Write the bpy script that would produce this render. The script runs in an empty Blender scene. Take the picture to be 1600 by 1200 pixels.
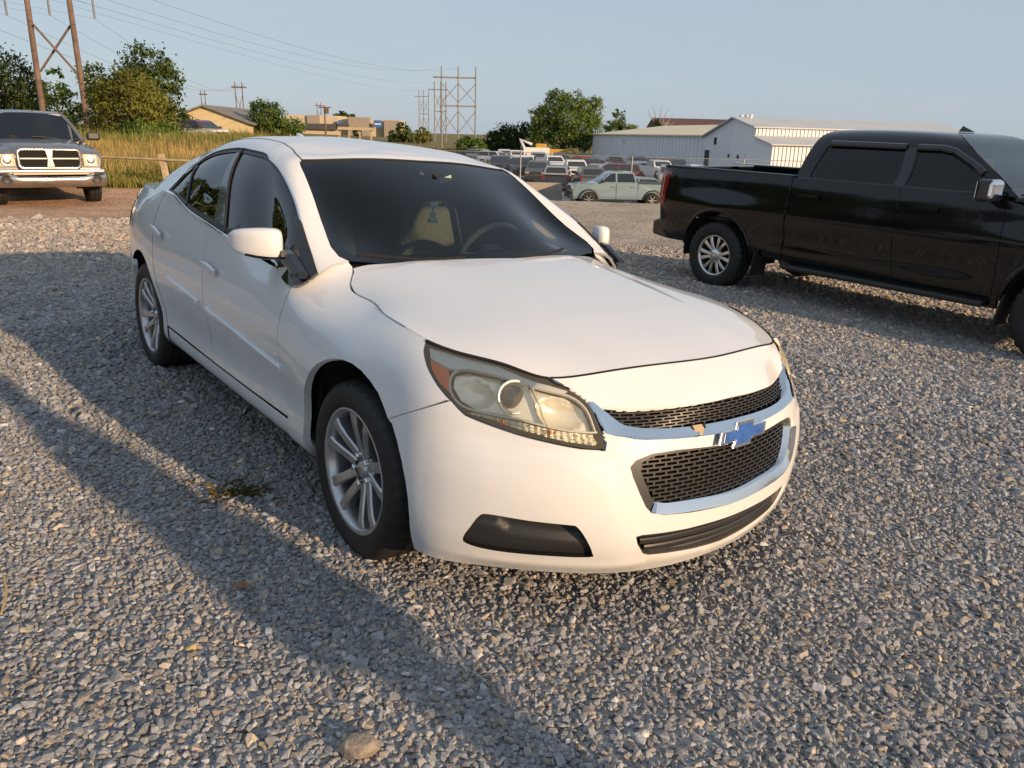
import bpy, bmesh, math, random
import numpy as np
from mathutils import Vector, Matrix, noise
from mathutils.geometry import delaunay_2d_cdt
random.seed(7); np.random.seed(7)
SC = bpy.context.scene
COL = SC.collection
R = math.radians
PI = math.pi
# ------------------------------------------------------------------ camera, world, sun, exposure
cam_d = bpy.data.cameras.new('camera'); cam = bpy.data.objects.new('camera', cam_d); COL.objects.link(cam)
PITCH, ROLL = R(17.9), R(1.45)
fwd = Vector((0, math.cos(PITCH), -math.sin(PITCH))); rgt = Vector((1, 0, 0)); upv = rgt.cross(fwd)
rr = rgt*math.cos(ROLL) + upv*math.sin(ROLL); uu = -rgt*math.sin(ROLL) + upv*math.cos(ROLL)
CAM = Vector((0, 0, 1.5))
cam.matrix_world = Matrix(((rr.x, uu.x, -fwd.x, CAM.x), (rr.y, uu.y, -fwd.y, CAM.y), (rr.z, uu.z, -fwd.z, CAM.z), (0, 0, 0, 1)))
cam_d.sensor_fit = 'HORIZONTAL'; cam_d.sensor_width = 36.0; cam_d.lens = 1205/1600*36.0
cam_d.clip_start = 0.05; cam_d.clip_end = 6000
SC.camera = cam
SUN_AZ, SUN_EL = -40.0, 14.0            # azimuth from +X, counter-clockwise
W = bpy.data.worlds.new('World'); SC.world = W; W.use_nodes = True
wn = W.node_tree.nodes; wl = W.node_tree.links
sky = wn.new('ShaderNodeTexSky'); sky.sky_type = 'NISHITA'; sky.sun_disc = False
sky.sun_elevation = R(SUN_EL); sky.sun_rotation = R(90 - SUN_AZ)
sky.air_density = 1.0; sky.dust_density = 1.2; sky.ozone_density = 1.0; sky.altitude = 300
wn['Background'].inputs['Strength'].default_value = 0.15
# summer haze: the clear sky is veiled evenly over the whole dome
hz_mix = wn.new('ShaderNodeMix'); hz_mix.data_type = 'RGBA'; hz_mix.inputs[0].default_value = .88; hz_mix.inputs[7].default_value = (1.90, 2.27, 2.74, 1)
wl.new(sky.outputs[0], hz_mix.inputs[6])
# thin high cloud wisps
w_tc = wn.new('ShaderNodeTexCoord'); w_mp = wn.new('ShaderNodeMapping'); w_mp.inputs['Scale'].default_value = (1.6, 1.6, 7.0); wl.new(w_tc.outputs['Generated'], w_mp.inputs[0])
w_ns = wn.new('ShaderNodeTexNoise'); w_ns.inputs['Scale'].default_value = 2.2; w_ns.inputs['Detail'].default_value = 7; w_ns.inputs['Roughness'].default_value = .62; wl.new(w_mp.outputs[0], w_ns.inputs['Vector'])
w_mr = wn.new('ShaderNodeMapRange'); w_mr.inputs[1].default_value = .5; w_mr.inputs[2].default_value = .78; w_mr.inputs[3].default_value = 0; w_mr.inputs[4].default_value = .22; wl.new(w_ns.outputs['Fac'], w_mr.inputs[0])
w_mx = wn.new('ShaderNodeMix'); w_mx.data_type = 'RGBA'; w_mx.inputs[7].default_value = (2.9, 2.85, 2.85, 1); wl.new(w_mr.outputs[0], w_mx.inputs[0]); wl.new(hz_mix.outputs[2], w_mx.inputs[6]); wl.new(w_mx.outputs[2], wn['Background'].inputs['Color'])
sun_d = bpy.data.lights.new('sun', 'SUN'); sun = bpy.data.objects.new('sun', sun_d); COL.objects.link(sun)
sun_d.energy = 3.9; sun_d.angle = R(0.8); sun_d.color = (1.0, 0.69, 0.41)
sv = Vector((math.cos(R(SUN_AZ))*math.cos(R(SUN_EL)), math.sin(R(SUN_AZ))*math.cos(R(SUN_EL)), math.sin(R(SUN_EL))))
sun.rotation_euler = (-sv).to_track_quat('-Z', 'Y').to_euler()
SC.view_settings.view_transform = 'Standard'; SC.view_settings.look = 'None'
SC.view_settings.gamma = 1; SC.view_settings.exposure = 0.55; SC.view_settings.use_curve_mapping = False
SC.render.engine = 'CYCLES'
SC.cycles.use_denoising = True
SC.cycles.max_bounces = 8; SC.cycles.transparent_max_bounces = 16; SC.cycles.transmission_bounces = 6
SC.cycles.glossy_bounces = 5; SC.cycles.diffuse_bounces = 3
SC.cycles.caustics_reflective = False; SC.cycles.caustics_refractive = False

# ------------------------------------------------------------------ helpers
def props(o, label=None, cat=None, group=None, kind=None):
    if label: o['label'] = label
    if cat: o['category'] = cat
    if group: o['group'] = group
    if kind: o['kind'] = kind
    return o
def thing(name, label, cat, loc=(0, 0, 0), rotz=0, group=None):
    o = bpy.data.objects.new(name, None); COL.objects.link(o); o.empty_display_size = 0.3
    o.location = loc; o.rotation_euler = (0, 0, rotz)
    return props(o, label, cat, group)
def link(name, me, m=None, parent=None):
    o = bpy.data.objects.new(name, me); COL.objects.link(o)
    if m is not None:
        for q in (m if isinstance(m, (list, tuple)) else [m]): me.materials.append(q)
    if parent is not None: o.parent = parent
    return o
def mesh(name, V, F, m=None, parent=None, smooth=False, mi=None):
    me = bpy.data.meshes.new(name); me.from_pydata([tuple(map(float, v)) for v in V], [], [tuple(map(int, f)) for f in F])
    if smooth: me.polygons.foreach_set('use_smooth', [True]*len(me.polygons))
    o = link(name, me, m, parent)
    if mi is not None: me.polygons.foreach_set('material_index', mi)
    me.update(); return o
def bmob(name, bm, m=None, parent=None, smooth=False, angle=None):
    me = bpy.data.meshes.new(name); bm.to_mesh(me); bm.free()
    if smooth:
        me.polygons.foreach_set('use_smooth', [True]*len(me.polygons))
        if angle: me.set_sharp_from_angle(angle=R(angle))
    return link(name, me, m, parent)
class MB:
    """collects simple solids into one mesh"""
    def __init__(s): s.V = []; s.F = []; s.S = []
    def add(s, V, F, smooth=False):
        k = len(s.V); s.V += [tuple(v) for v in V]; s.F += [tuple(i+k for i in f) for f in F]; s.S += [smooth]*len(F); return s
    def box(s, c, d, rz=0, M=None):
        x, y, z = d[0]/2, d[1]/2, d[2]/2
        V = [Vector((sx*x, sy*y, sz*z)) for sz in (-1, 1) for sy in (-1, 1) for sx in (-1, 1)]
        m = Matrix.Rotation(rz, 4, 'Z') if M is None else M
        V = [(m @ v) + Vector(c) for v in V]
        return s.add(V, [(0, 2, 3, 1), (4, 5, 7, 6), (0, 1, 5, 4), (2, 6, 7, 3), (0, 4, 6, 2), (1, 3, 7, 5)])
    def tube(s, pts, rad, n=8, cap=True, smooth=True):
        pts = [Vector(p) for p in pts]; V = []; F = []
        rads = rad if isinstance(rad, (list, tuple)) else [rad]*len(pts)
        prev = None
        for i, p in enumerate(pts):
            t = (pts[min(i+1, len(pts)-1)] - pts[max(i-1, 0)]).normalized()
            a = t.orthogonal().normalized() if prev is None else (prev - t*prev.dot(t)).normalized()
            prev = a; b = t.cross(a)
            for k in range(n):
                an = 2*PI*k/n; V.append(p + (a*math.cos(an) + b*math.sin(an))*rads[i])
        for i in range(len(pts)-1):
            for k in range(n):
                F.append((i*n+k, i*n+(k+1) % n, (i+1)*n+(k+1) % n, (i+1)*n+k))
        s.add(V, F, smooth)
        if cap:
            L = len(pts); s.add(V[:n], [tuple(reversed(range(n)))]); s.add(V[(L-1)*n:], [tuple(range(n))])
        return s
    def lathe(s, prof, n=32, axis='Y', c=(0, 0, 0), smooth=True, a0=0, a1=2*PI):
        """prof: list of (radius, along axis)"""
        V = []; F = []; full = abs(a1-a0-2*PI) < 1e-6; m = n if full else n+1
        for rad, h in prof:
            for k in range(m):
                a = a0 + (a1-a0)*k/n; p, q = rad*math.cos(a), rad*math.sin(a)
                v = (p, h, q) if axis == 'Y' else ((p, q, h) if axis == 'Z' else (h, p, q))
                V.append((v[0]+c[0], v[1]+c[1], v[2]+c[2]))
        for i in range(len(prof)-1):
            for k in range(n):
                F.append((i*m+k, i*m+(k+1) % m, (i+1)*m+(k+1) % m, (i+1)*m+k))
        return s.add(V, F, smooth)
    def prism(s, poly, z0, z1, f):
        """poly in 2D extruded between z0, z1; f maps (a, b, t) to 3D"""
        n = len(poly)
        V = [f(a, b, z0) for a, b in poly] + [f(a, b, z1) for a, b in poly]
        F = [(i, (i+1) % n, n+(i+1) % n, n+i) for i in range(n)] + [tuple(range(n-1, -1, -1)), tuple(range(n, 2*n))]
        return s.add(V, F)
    def build(s, name, m=None, parent=None, fix=True, bevel=0, seg=2):
        me = bpy.data.meshes.new(name); me.from_pydata([tuple(v) for v in s.V], [], s.F)
        me.polygons.foreach_set('use_smooth', s.S)
        if fix:
            bm = bmesh.new(); bm.from_mesh(me); bmesh.ops.recalc_face_normals(bm, faces=bm.faces); bm.to_mesh(me); bm.free()
        o = link(name, me, m, parent)
        if bevel:
            md = o.modifiers.new('bevel', 'BEVEL'); md.width = bevel; md.segments = seg; md.limit_method = 'ANGLE'; md.angle_limit = R(40)
            md.harden_normals = False
        return o
def copy_tree(o, parent=None):
    c = o.copy(); COL.objects.link(c)
    if parent is not None: c.parent = parent
    for ch in o.children: copy_tree(ch, c)
    return c

# ------------------------------------------------------------------ materials
MT = {}
def mat(name, col, rough=0.5, metal=0.0, coat=0.0, spec=0.5, noise_amt=0.0, nscale=8.0, bump=0.0, bscale=60.0, col2=None, coord='Object', coat_r=0.04, rvar=0.0):
    if name in MT: return MT[name]
    m = bpy.data.materials.new(name); m.use_nodes = True; MT[name] = m
    n = m.node_tree.nodes; l = m.node_tree.links; b = n['Principled BSDF']
    b.inputs['Base Color'].default_value = (*col, 1); b.inputs['Roughness'].default_value = rough
    b.inputs['Metallic'].default_value = metal; b.inputs['Coat Weight'].default_value = coat; b.inputs['Coat Roughness'].default_value = coat_r
    b.inputs['Specular IOR Level'].default_value = spec
    if noise_amt or bump or col2 or rvar:
        tc = n.new('ShaderNodeTexCoord')
    if noise_amt or col2:
        t = n.new('ShaderNodeTexNoise'); t.inputs['Scale'].default_value = nscale; t.inputs['Detail'].default_value = 6; t.inputs['Roughness'].default_value = 0.65
        l.new(tc.outputs[coord], t.inputs['Vector'])
        mx = n.new('ShaderNodeMix'); mx.data_type = 'RGBA'
        c2 = col2 if col2 else tuple(max(0, c*(1-noise_amt)) for c in col)
        c1 = col if col2 else tuple(min(1, c*(1+noise_amt)) for c in col)
        mx.inputs[6].default_value = (*c1, 1); mx.inputs[7].default_value = (*c2, 1)
        rp = n.new('ShaderNodeValToRGB'); rp.color_ramp.elements[0].position = 0.35; rp.color_ramp.elements[1].position = 0.65
        l.new(t.outputs['Fac'], rp.inputs[0]); l.new(rp.outputs[0], mx.inputs[0]); l.new(mx.outputs[2], b.inputs['Base Color'])
    if rvar:
        t3 = n.new('ShaderNodeTexNoise'); t3.inputs['Scale'].default_value = 5; t3.inputs['Detail'].default_value = 5; l.new(tc.outputs[coord], t3.inputs['Vector'])
        mr = n.new('ShaderNodeMapRange'); mr.inputs[1].default_value = 0.3; mr.inputs[2].default_value = 0.7
        mr.inputs[3].default_value = max(0, rough-rvar); mr.inputs[4].default_value = min(1, rough+rvar); l.new(t3.outputs['Fac'], mr.inputs[0]); l.new(mr.outputs[0], b.inputs['Roughness'])
    if bump:
        t2 = n.new('ShaderNodeTexNoise'); t2.inputs['Scale'].default_value = bscale; t2.inputs['Detail'].default_value = 4
        l.new(tc.outputs[coord], t2.inputs['Vector'])
        bp = n.new('ShaderNodeBump'); bp.inputs['Strength'].default_value = bump; bp.inputs['Distance'].default_value = 0.02
        l.new(t2.outputs['Fac'], bp.inputs['Height']); l.new(bp.outputs[0], b.inputs['Normal'])
    return m
def glass_mat(name, tint, rough=0.0, fres=1.45, refl=1.0, haze=0.0, hazecol=(.5, .5, .45)):
    """thin coated glass: tinted see-through plus Fresnel reflection"""
    if name in MT: return MT[name]
    m = bpy.data.materials.new(name); m.use_nodes = True; MT[name] = m
    n = m.node_tree.nodes; l = m.node_tree.links; n.remove(n['Principled BSDF'])
    t = n.new('ShaderNodeBsdfTransparent'); t.inputs[0].default_value = (*tint, 1)
    g = n.new('ShaderNodeBsdfGlossy'); g.inputs['Roughness'].default_value = rough; g.inputs[0].default_value = (refl, refl, refl, 1)
    f = n.new('ShaderNodeFresnel'); f.inputs[0].default_value = fres
    mx = n.new('ShaderNodeMixShader'); l.new(f.outputs[0], mx.inputs[0])
    if haze:
        d = n.new('ShaderNodeBsdfDiffuse'); d.inputs[0].default_value = (*hazecol, 1)
        m2 = n.new('ShaderNodeMixShader'); m2.inputs[0].default_value = haze; l.new(t.outputs[0], m2.inputs[1]); l.new(d.outputs[0], m2.inputs[2]); l.new(m2.outputs[0], mx.inputs[1])
    else: l.new(t.outputs[0], mx.inputs[1])
    l.new(g.outputs[0], mx.inputs[2]); l.new(mx.outputs[0], n['Material Output'].inputs[0])
    return m

# ------------------------------------------------------------------ spline surfaces and panels cut from them
def spline_w(t, s):
    t = np.asarray(t, float); s = np.asarray(s, float); n = len(t); h = np.diff(t)
    A = np.zeros((n, n)); Bm = np.zeros((n, n)); A[0, 0] = A[-1, -1] = 1
    for i in range(1, n-1):
        A[i, i-1] = h[i-1]; A[i, i] = 2*(h[i-1]+h[i]); A[i, i+1] = h[i]
        Bm[i, i-1] = 6/h[i-1]; Bm[i, i] = -6/h[i-1]-6/h[i]; Bm[i, i+1] = 6/h[i]
    M2 = np.linalg.solve(A, Bm)
    k = np.clip(np.searchsorted(t, s, side='right')-1, 0, n-2); hk = h[k]
    a = (t[k+1]-s)/hk; b = (s-t[k])/hk; E = np.eye(n)
    return a[:, None]*E[k] + b[:, None]*E[k+1] + (((a**3-a)*hk**2/6)[:, None]*M2[k]) + (((b**3-b)*hk**2/6)[:, None]*M2[k+1])
class Surf:
    def __init__(s, G, u, v, du=0.012, dv=0.012, flip=False):
        G = np.asarray(G, float); s.u0, s.u1, s.v0, s.v1 = u[0], u[-1], v[0], v[-1]
        s.nu = int((s.u1-s.u0)/du)+2; s.nv = int((s.v1-s.v0)/dv)+2
        s.U = np.linspace(s.u0, s.u1, s.nu); s.Vv = np.linspace(s.v0, s.v1, s.nv)
        Wu = spline_w(u, s.U); Wv = spline_w(v, s.Vv)
        s.P = np.einsum('ai,bj,ijk->abk', Wu, Wv, G); s.flip = flip; s.norm()
    def norm(s):
        a = np.gradient(s.P, axis=0); b = np.gradient(s.P, axis=1); n = np.cross(a, b)
        n /= np.linalg.norm(n, axis=2, keepdims=True)+1e-12
        s.N = -n if s.flip else n
    def ev(s, uv):
        uv = np.atleast_2d(uv); a = np.clip((uv[:, 0]-s.u0)/(s.u1-s.u0)*(s.nu-1), 0, s.nu-1.0001); b = np.clip((uv[:, 1]-s.v0)/(s.v1-s.v0)*(s.nv-1), 0, s.nv-1.0001)
        i = a.astype(int); j = b.astype(int); fa = (a-i)[:, None]; fb = (b-j)[:, None]
        def L(X): return X[i, j]*(1-fa)*(1-fb)+X[i+1, j]*fa*(1-fb)+X[i, j+1]*(1-fa)*fb+X[i+1, j+1]*fa*fb
        N = L(s.N); N /= np.linalg.norm(N, axis=1, keepdims=True)+1e-12
        return L(s.P), N
    def inv(s, x, z, half=None, ax=(0, 2)):
        """u, v of the surface point with given two coordinates, searched in a u range"""
        lo, hi = half if half else (s.u0, s.u1)
        k0 = int((lo-s.u0)/(s.u1-s.u0)*(s.nu-1)); k1 = int((hi-s.u0)/(s.u1-s.u0)*(s.nu-1))+1
        Q = s.P[k0:k1]; d = (Q[..., ax[0]]-x)**2+(Q[..., ax[1]]-z)**2
        i, j = np.unravel_index(np.argmin(d), d.shape); uv = np.array([s.U[i+k0], s.Vv[j]])
        for _ in range(6):
            p = s.ev(uv)[0][0][list(ax)]; e = 1e-3
            J = np.stack([(s.ev(uv+[e, 0])[0][0][list(ax)]-p)/e, (s.ev(uv+[0, e])[0][0][list(ax)]-p)/e], 1)
            try: st = np.linalg.solve(J, np.array([x, z])-p)
            except Exception: break
            uv = uv+np.clip(st, -.03, .03); uv = np.clip(uv, [s.u0, s.v0], [s.u1, s.v1])
        return tuple(uv)
def resample(poly, h, closed=True):
    P = [np.asarray(p, float) for p in poly]; out = []
    n = len(P)
    for i in range(n if closed else n-1):
        a, b = P[i], P[(i+1) % n]; L = np.linalg.norm(b-a); k = max(1, int(math.ceil(L/h)))
        for j in range(k): out.append(a+(b-a)*j/k)
    if not closed: out.append(P[-1])
    return np.array(out)
def smooth_poly(pts, n=6, closed=False):
    """Catmull-Rom through points"""
    P = [np.asarray(p, float) for p in pts]; out = []; m = len(P)
    for i in range(m if closed else m-1):
        p0 = P[(i-1) % m] if closed or i > 0 else 2*P[0]-P[1]
        p1 = P[i]; p2 = P[(i+1) % m]
        p3 = P[(i+2) % m] if closed or i+2 < m else 2*P[-1]-P[-2]
        for k in range(n):
            t = k/n
            out.append(0.5*((2*p1)+(-p0+p2)*t+(2*p0-5*p1+4*p2-p3)*t*t+(-p0+3*p1-3*p2+p3)*t**3))
    if not closed: out.append(P[-1])
    return np.array(out)
def area2(P):
    x, y = P[:, 0], P[:, 1]; return 0.5*np.sum(x*np.roll(y, -1)-np.roll(x, -1)*y)
def inset(P, g):
    """move a closed polygon inward by g"""
    if abs(g) < 1e-9: return P
    s = 1 if area2(P) > 0 else -1
    a = np.roll(P, 1, 0); b = np.roll(P, -1, 0)
    d1 = P-a; d2 = b-P; d1 /= np.linalg.norm(d1, axis=1, keepdims=True)+1e-12; d2 /= np.linalg.norm(d2, axis=1, keepdims=True)+1e-12
    n1 = np.stack([-d1[:, 1], d1[:, 0]], 1)*s; n2 = np.stack([-d2[:, 1], d2[:, 0]], 1)*s
    m = n1+n2; q = np.sum(m*m, 1, keepdims=True); m = m*2/np.maximum(q, 0.8)
    return P+m*g
def inside(P, Q):
    x, y = Q[:, 0], Q[:, 1]; r = np.zeros(len(Q), bool); n = len(P); j = n-1
    for i in range(n):
        xi, yi = P[i]; xj, yj = P[j]
        if yi != yj:
            c = ((yi > y) != (yj > y)) & (x < (xj-xi)*(y-yi)/(yj-yi)+xi); r ^= c
        j = i
    return r
def dist_poly(P, Q):
    d = np.full(len(Q), 1e9)
    for i in range(len(P)):
        a = P[i]; b = P[(i+1) % len(P)]; e = b-a; L = e@e+1e-18
        t = np.clip(((Q-a)@e)/L, 0, 1); d = np.minimum(d, np.hypot(*(Q-a-t[:, None]*e).T))
    return d
def panel(name, S, poly, m, parent=None, holes=(), h=0.035, gap=0.0, depth=0.015, off=0.0, hole_gap=0.0, offf=None):
    """a sheet of surface S bounded by uv polygon(s), with a return flange"""
    O = inset(resample(poly, h), gap); Hs = [inset(resample(q, h), -hole_gap) for q in holes]
    lo = O.min(0); hi = O.max(0)
    gx = np.arange(lo[0]+h*.5, hi[0], h); gy = np.arange(lo[1]+h*.5, hi[1], h*.9)
    Q = np.array([(x+(h*.5 if j % 2 else 0), y) for j, y in enumerate(gy) for x in gx]) if len(gx) and len(gy) else np.zeros((0, 2))
    if len(Q):
        k = inside(O, Q) & (dist_poly(O, Q) > h*.45)
        for q in Hs: k &= ~inside(q, Q) & (dist_poly(q, Q) > h*.45)
        Q = Q[k]
    pts = [Vector(p) for p in O]; ed = [(i, (i+1) % len(O)) for i in range(len(O))]; loops = [list(range(len(O)))]
    for q in Hs:
        k = len(pts); pts += [Vector(p) for p in q]; ed += [(k+i, k+(i+1) % len(q)) for i in range(len(q))]; loops.append(list(range(k, k+len(q))))
    pts += [Vector(p) for p in Q]
    vo, eo, fo, ov, oe, of = delaunay_2d_cdt(pts, ed, [], 0, 1e-7)
    X = np.array([(p[0], p[1]) for p in vo]); F = [f for f in fo if len(f) == 3]
    cc = np.array([X[list(f)].mean(0) for f in F]); k = inside(O, cc)
    for q in Hs: k &= ~inside(q, cc)
    F = [f for f, kk in zip(F, k) if kk]
    P, N = S.ev(X)
    if offf is None: P = P+N*off
    else:
        e = .004; o = offf(X)[:, None]; Pu, Nu = S.ev(X+[e, 0]); Pv, Nv = S.ev(X+[0, e]); P0_ = P+N*o
        du = Pu+Nu*offf(X+[e, 0])[:, None]-P0_; dv = Pv+Nv*offf(X+[0, e])[:, None]-P0_
        n2 = np.cross(du, dv); n2 /= np.linalg.norm(n2, axis=1, keepdims=True)+1e-12; n2 *= np.sign(np.sum(n2*N, 1, keepdims=True)+1e-12)
        bad = (X[:, 0] > S.u1-2*e) | (X[:, 1] > S.v1-2*e); n2[bad] = N[bad]; P = P0_; N = n2
    # orient
    if F:
        a, b, c = (P[[f[i] for f in F]] for i in range(3)); fn = np.cross(b-a, c-a); sg = np.sum(fn*N[[f[0] for f in F]], 1)
        F = [f if s > 0 else (f[0], f[2], f[1]) for f, s in zip(F, sg)]
    V = [tuple(p) for p in P]; NN = [tuple(n) for n in N]; nb = len(F)
    if depth:
        inv = {}
        for i, lst in enumerate(ov):
            for q in lst: inv.setdefault(q, i)
        for lp in loops:
            k = len(V); idx = [inv[q] for q in lp if q in inv]; n = len(idx)
            for i in idx:
                V.append(tuple(P[i])); NN.append(tuple(N[i]))
            for i in idx:
                V.append(tuple(P[i]-N[i]*depth)); NN.append(tuple(N[i]))
            for i in range(n):
                F.append((k+i, k+(i+1) % n, k+n+(i+1) % n, k+n+i))
    me = bpy.data.meshes.new(name); me.from_pydata(V, [], F)
    me.polygons.foreach_set('use_smooth', [True]*nb+[False]*(len(F)-nb))
    me.normals_split_custom_set_from_vertices(NN)
    return link(name, me, m, parent)
def ribbon(name, S, line, wd, ht, m, parent=None, off=0.0, closed=False, base=0.004, mb=None, rnd=True):
    """raised strip along a uv polyline; wd width, ht height over the surface"""
    L = resample(line, 0.02, closed); P, N = S.ev(L); n = len(P)
    T = np.roll(P, -1, 0)-np.roll(P, 1, 0)
    if not closed: T[0] = P[1]-P[0]; T[-1] = P[-1]-P[-2]
    T /= np.linalg.norm(T, axis=1, keepdims=True)+1e-12; Bn = np.cross(N, T); Bn /= np.linalg.norm(Bn, axis=1, keepdims=True)+1e-12
    prof = [(-.5, -base), (-.5, ht*.55), (-.3, ht), (.3, ht), (.5, ht*.55), (.5, -base)] if rnd else [(-.5, -base), (-.5, ht), (.5, ht), (.5, -base)]
    k = len(prof); V = []
    wa = wd if hasattr(wd, '__len__') else [wd]*n
    if hasattr(wd, '__len__'): wa = np.interp(np.linspace(0, 1, n), np.linspace(0, 1, len(wd)), wd)
    for i in range(n):
        for a, b in prof: V.append(P[i]+Bn[i]*a*wa[i]+N[i]*(b+off))
    F = []
    for i in range(n if closed else n-1):
        j = (i+1) % n
        for q in range(k-1): F.append((i*k+q, i*k+q+1, j*k+q+1, j*k+q))
    if not closed: F += [tuple(range(k)), tuple(range((n-1)*k+k-1, (n-1)*k-1, -1))]
    if mb is not None: return mb.add(V, F)
    b = MB().add(V, F); return b.build(name, m, parent)

PLN = Vector((0.044576, 0.016243, 0.998874)); P0 = Vector((0.110819, 3.085374, -0.026775))
# ------------------------------------------------------------------ ground: one sheet, colour zones by place
def sstep(a, b, x): t = np.clip((x-a)/(b-a), 0, 1); return t*t*(3-2*t)
def ground_z(x, y):
    x = np.asarray(x, float); y = np.asarray(y, float)
    xc = np.clip(x, -16, 16); yc = np.clip(y, -12, 30)
    pl = P0.z-(PLN.x*(xc-P0.x)+PLN.y*(yc-P0.y))/PLN.z
    r = x/np.maximum(y, 6)
    L = np.interp(y, [9, 13, 16, 20, 30, 45, 120, 300], [.14, .05, -.13, .0, .15, .3, .3, .3])
    Mi = np.interp(y, [9, 16, 23.5, 24.6, 27, 33, 41, 50, 110, 180, 300], [-.11, -.24, -.38, -.37, -.62, -1.1, -1.75, -2.2, -2.2, -1.6, -.4])
    Ri = np.interp(y, [9, 14, 23.2, 24.4, 26.5, 33, 41, 50, 130, 300], [-.25, -.33, -.42, -.40, -.72, -1.35, -1.88, -2.25, -2.25, -1.4])
    a = sstep(-.34, -.12, r); b = sstep(.0, .09, r)
    F = L*(1-a)+a*(Mi*(1-b)+Ri*b)
    t = sstep(8.5, 14, y)
    z = pl*(1-t)+F*t
    z += .045*np.exp(-((x-3.0)**2+(y-9.7)**2)/3.5)
    return z
def gz1(x, y): return float(ground_z(x, y))
def axis(lo, hi, fine, near):
    o = [0.]; s = fine
    while o[-1] < hi: o.append(o[-1]+s); s = fine if o[-1] < near else s*1.10
    n = [0.]; s = fine
    while n[-1] > lo: n.append(n[-1]-s); s = fine if n[-1] > -near else s*1.10
    return np.array(n[::-1][:-1]+o)
gx = axis(-2600, 2600, .3, 18); gy = axis(-300, 3000, .3, 30)
XX, YY = np.meshgrid(gx, gy, indexing='ij'); ZZ = ground_z(XX, YY)
def nz(x, y, s, o=0): return noise.noise(Vector((x*s+o, y*s-o, o)))
bump = np.zeros_like(ZZ)
for i in range(len(gx)):
    for j in range(len(gy)):
        if abs(gx[i]) < 40 and -8 < gy[j] < 60: bump[i, j] = .018*nz(gx[i], gy[j], .7)+.010*nz(gx[i], gy[j], 2.1, 3)
ZZ = ZZ+bump
gxi = gx; gyi = gy
def gsurf(x, y):
    """height of the built sheet (bilinear)"""
    x = np.asarray(x, float); y = np.asarray(y, float)
    i = np.clip(np.searchsorted(gx, x)-1, 0, len(gx)-2); j = np.clip(np.searchsorted(gy, y)-1, 0, len(gy)-2)
    fx = np.clip((x-gx[i])/(gx[i+1]-gx[i]), 0, 1); fy = np.clip((y-gy[j])/(gy[j+1]-gy[j]), 0, 1)
    return ZZ[i, j]*(1-fx)*(1-fy)+ZZ[i+1, j]*fx*(1-fy)+ZZ[i, j+1]*(1-fx)*fy+ZZ[i+1, j+1]*fx*fy
nx_, ny_ = len(gx), len(gy)
V = np.stack([XX, YY, ZZ], -1).reshape(-1, 3)
F = [(i*ny_+j, (i+1)*ny_+j, (i+1)*ny_+j+1, i*ny_+j+1) for i in range(nx_-1) for j in range(ny_-1)]
GREY = np.array([.32, .315, .315]); TANG = np.array([.36, .315, .27]); RED = np.array([.52, .325, .21]); DRY = np.array([.27, .20, .09]); GREEN = np.array([.10, .125, .04]); ASPH = np.array([.22, .22, .225]); DIRT = np.array([.42, .345, .265])
def zone(x, y):
    n = nz(x, y, .25)*.5+nz(x, y, .8, 7)*.35; r = x/max(y, 6)
    c = GREY.copy()
    t = float(sstep(7.2, 10.5, y+n*1.5)); c = c*(1-t)+TANG*t
    t = float(sstep(10.2, 12.2, y+n*1.2))*float(sstep(-.20, -.33, r+n*.05)); c = c*(1-t)+RED*t
    t = float(sstep(12, 17, y+n*2))*float(sstep(-.2, -.02, r)); c = c*(1-t)+DIRT*t
    t = float(sstep(25.2, 27, y+n))*float(sstep(-.14, -.02, r)); c = c*(1-t)+ASPH*t
    t = float(sstep(19.2, 20.2, y+n*.6))*float(sstep(-.06, -.15, r)); g = GREEN*(.5-.5*n)+DRY*(.5+.5*n); c = c*(1-t)+g*t
    t = float(sstep(110, 140, y)); g = DRY*.6+GREEN*.4; c = c*(1-t)+g*t
    if y < -14 or abs(x) > 45+max(0, y)*.6: c = DRY*.5+GREEN*.5
    return c
cols = np.array([zone(x, y) for x in gx for y in gy])
me = bpy.data.meshes.new('ground'); me.from_pydata(V.tolist(), [], F)
ca = me.color_attributes.new('zone', 'FLOAT_COLOR', 'POINT'); ca.data.foreach_set('color', np.concatenate([cols, np.ones((len(cols), 1))], 1).ravel())
me.polygons.foreach_set('use_smooth', [True]*len(me.polygons))
gm = bpy.data.materials.new('gravel_ground'); gm.use_nodes = True; n = gm.node_tree.nodes; l = gm.node_tree.links; b = n['Principled BSDF']
b.inputs['Roughness'].default_value = .92; b.inputs['Specular IOR Level'].default_value = .25
at_ = n.new('ShaderNodeAttribute'); at_.attribute_name = 'zone'; ge = n.new('ShaderNodeNewGeometry')
vo = n.new('ShaderNodeTexVoronoi'); vo.inputs['Scale'].default_value = 30; l.new(ge.outputs['Position'], vo.inputs['Vector'])
v2 = n.new('ShaderNodeTexVoronoi'); v2.inputs['Scale'].default_value = 13; l.new(ge.outputs['Position'], v2.inputs['Vector'])
no = n.new('ShaderNodeTexNoise'); no.inputs['Scale'].default_value = .9; no.inputs['Detail'].default_value = 8; l.new(ge.outputs['Position'], no.inputs['Vector'])
hs = n.new('ShaderNodeSeparateColor'); l.new(vo.outputs['Color'], hs.inputs[0])
mr = n.new('ShaderNodeMapRange'); mr.inputs[3].default_value = .55; mr.inputs[4].default_value = 1.5; l.new(hs.outputs[0], mr.inputs[0])
mr2 = n.new('ShaderNodeMapRange'); mr2.inputs[1].default_value = .3; mr2.inputs[2].default_value = .7; mr2.inputs[3].default_value = .78; mr2.inputs[4].default_value = 1.2; l.new(no.outputs['Fac'], mr2.inputs[0])
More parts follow.
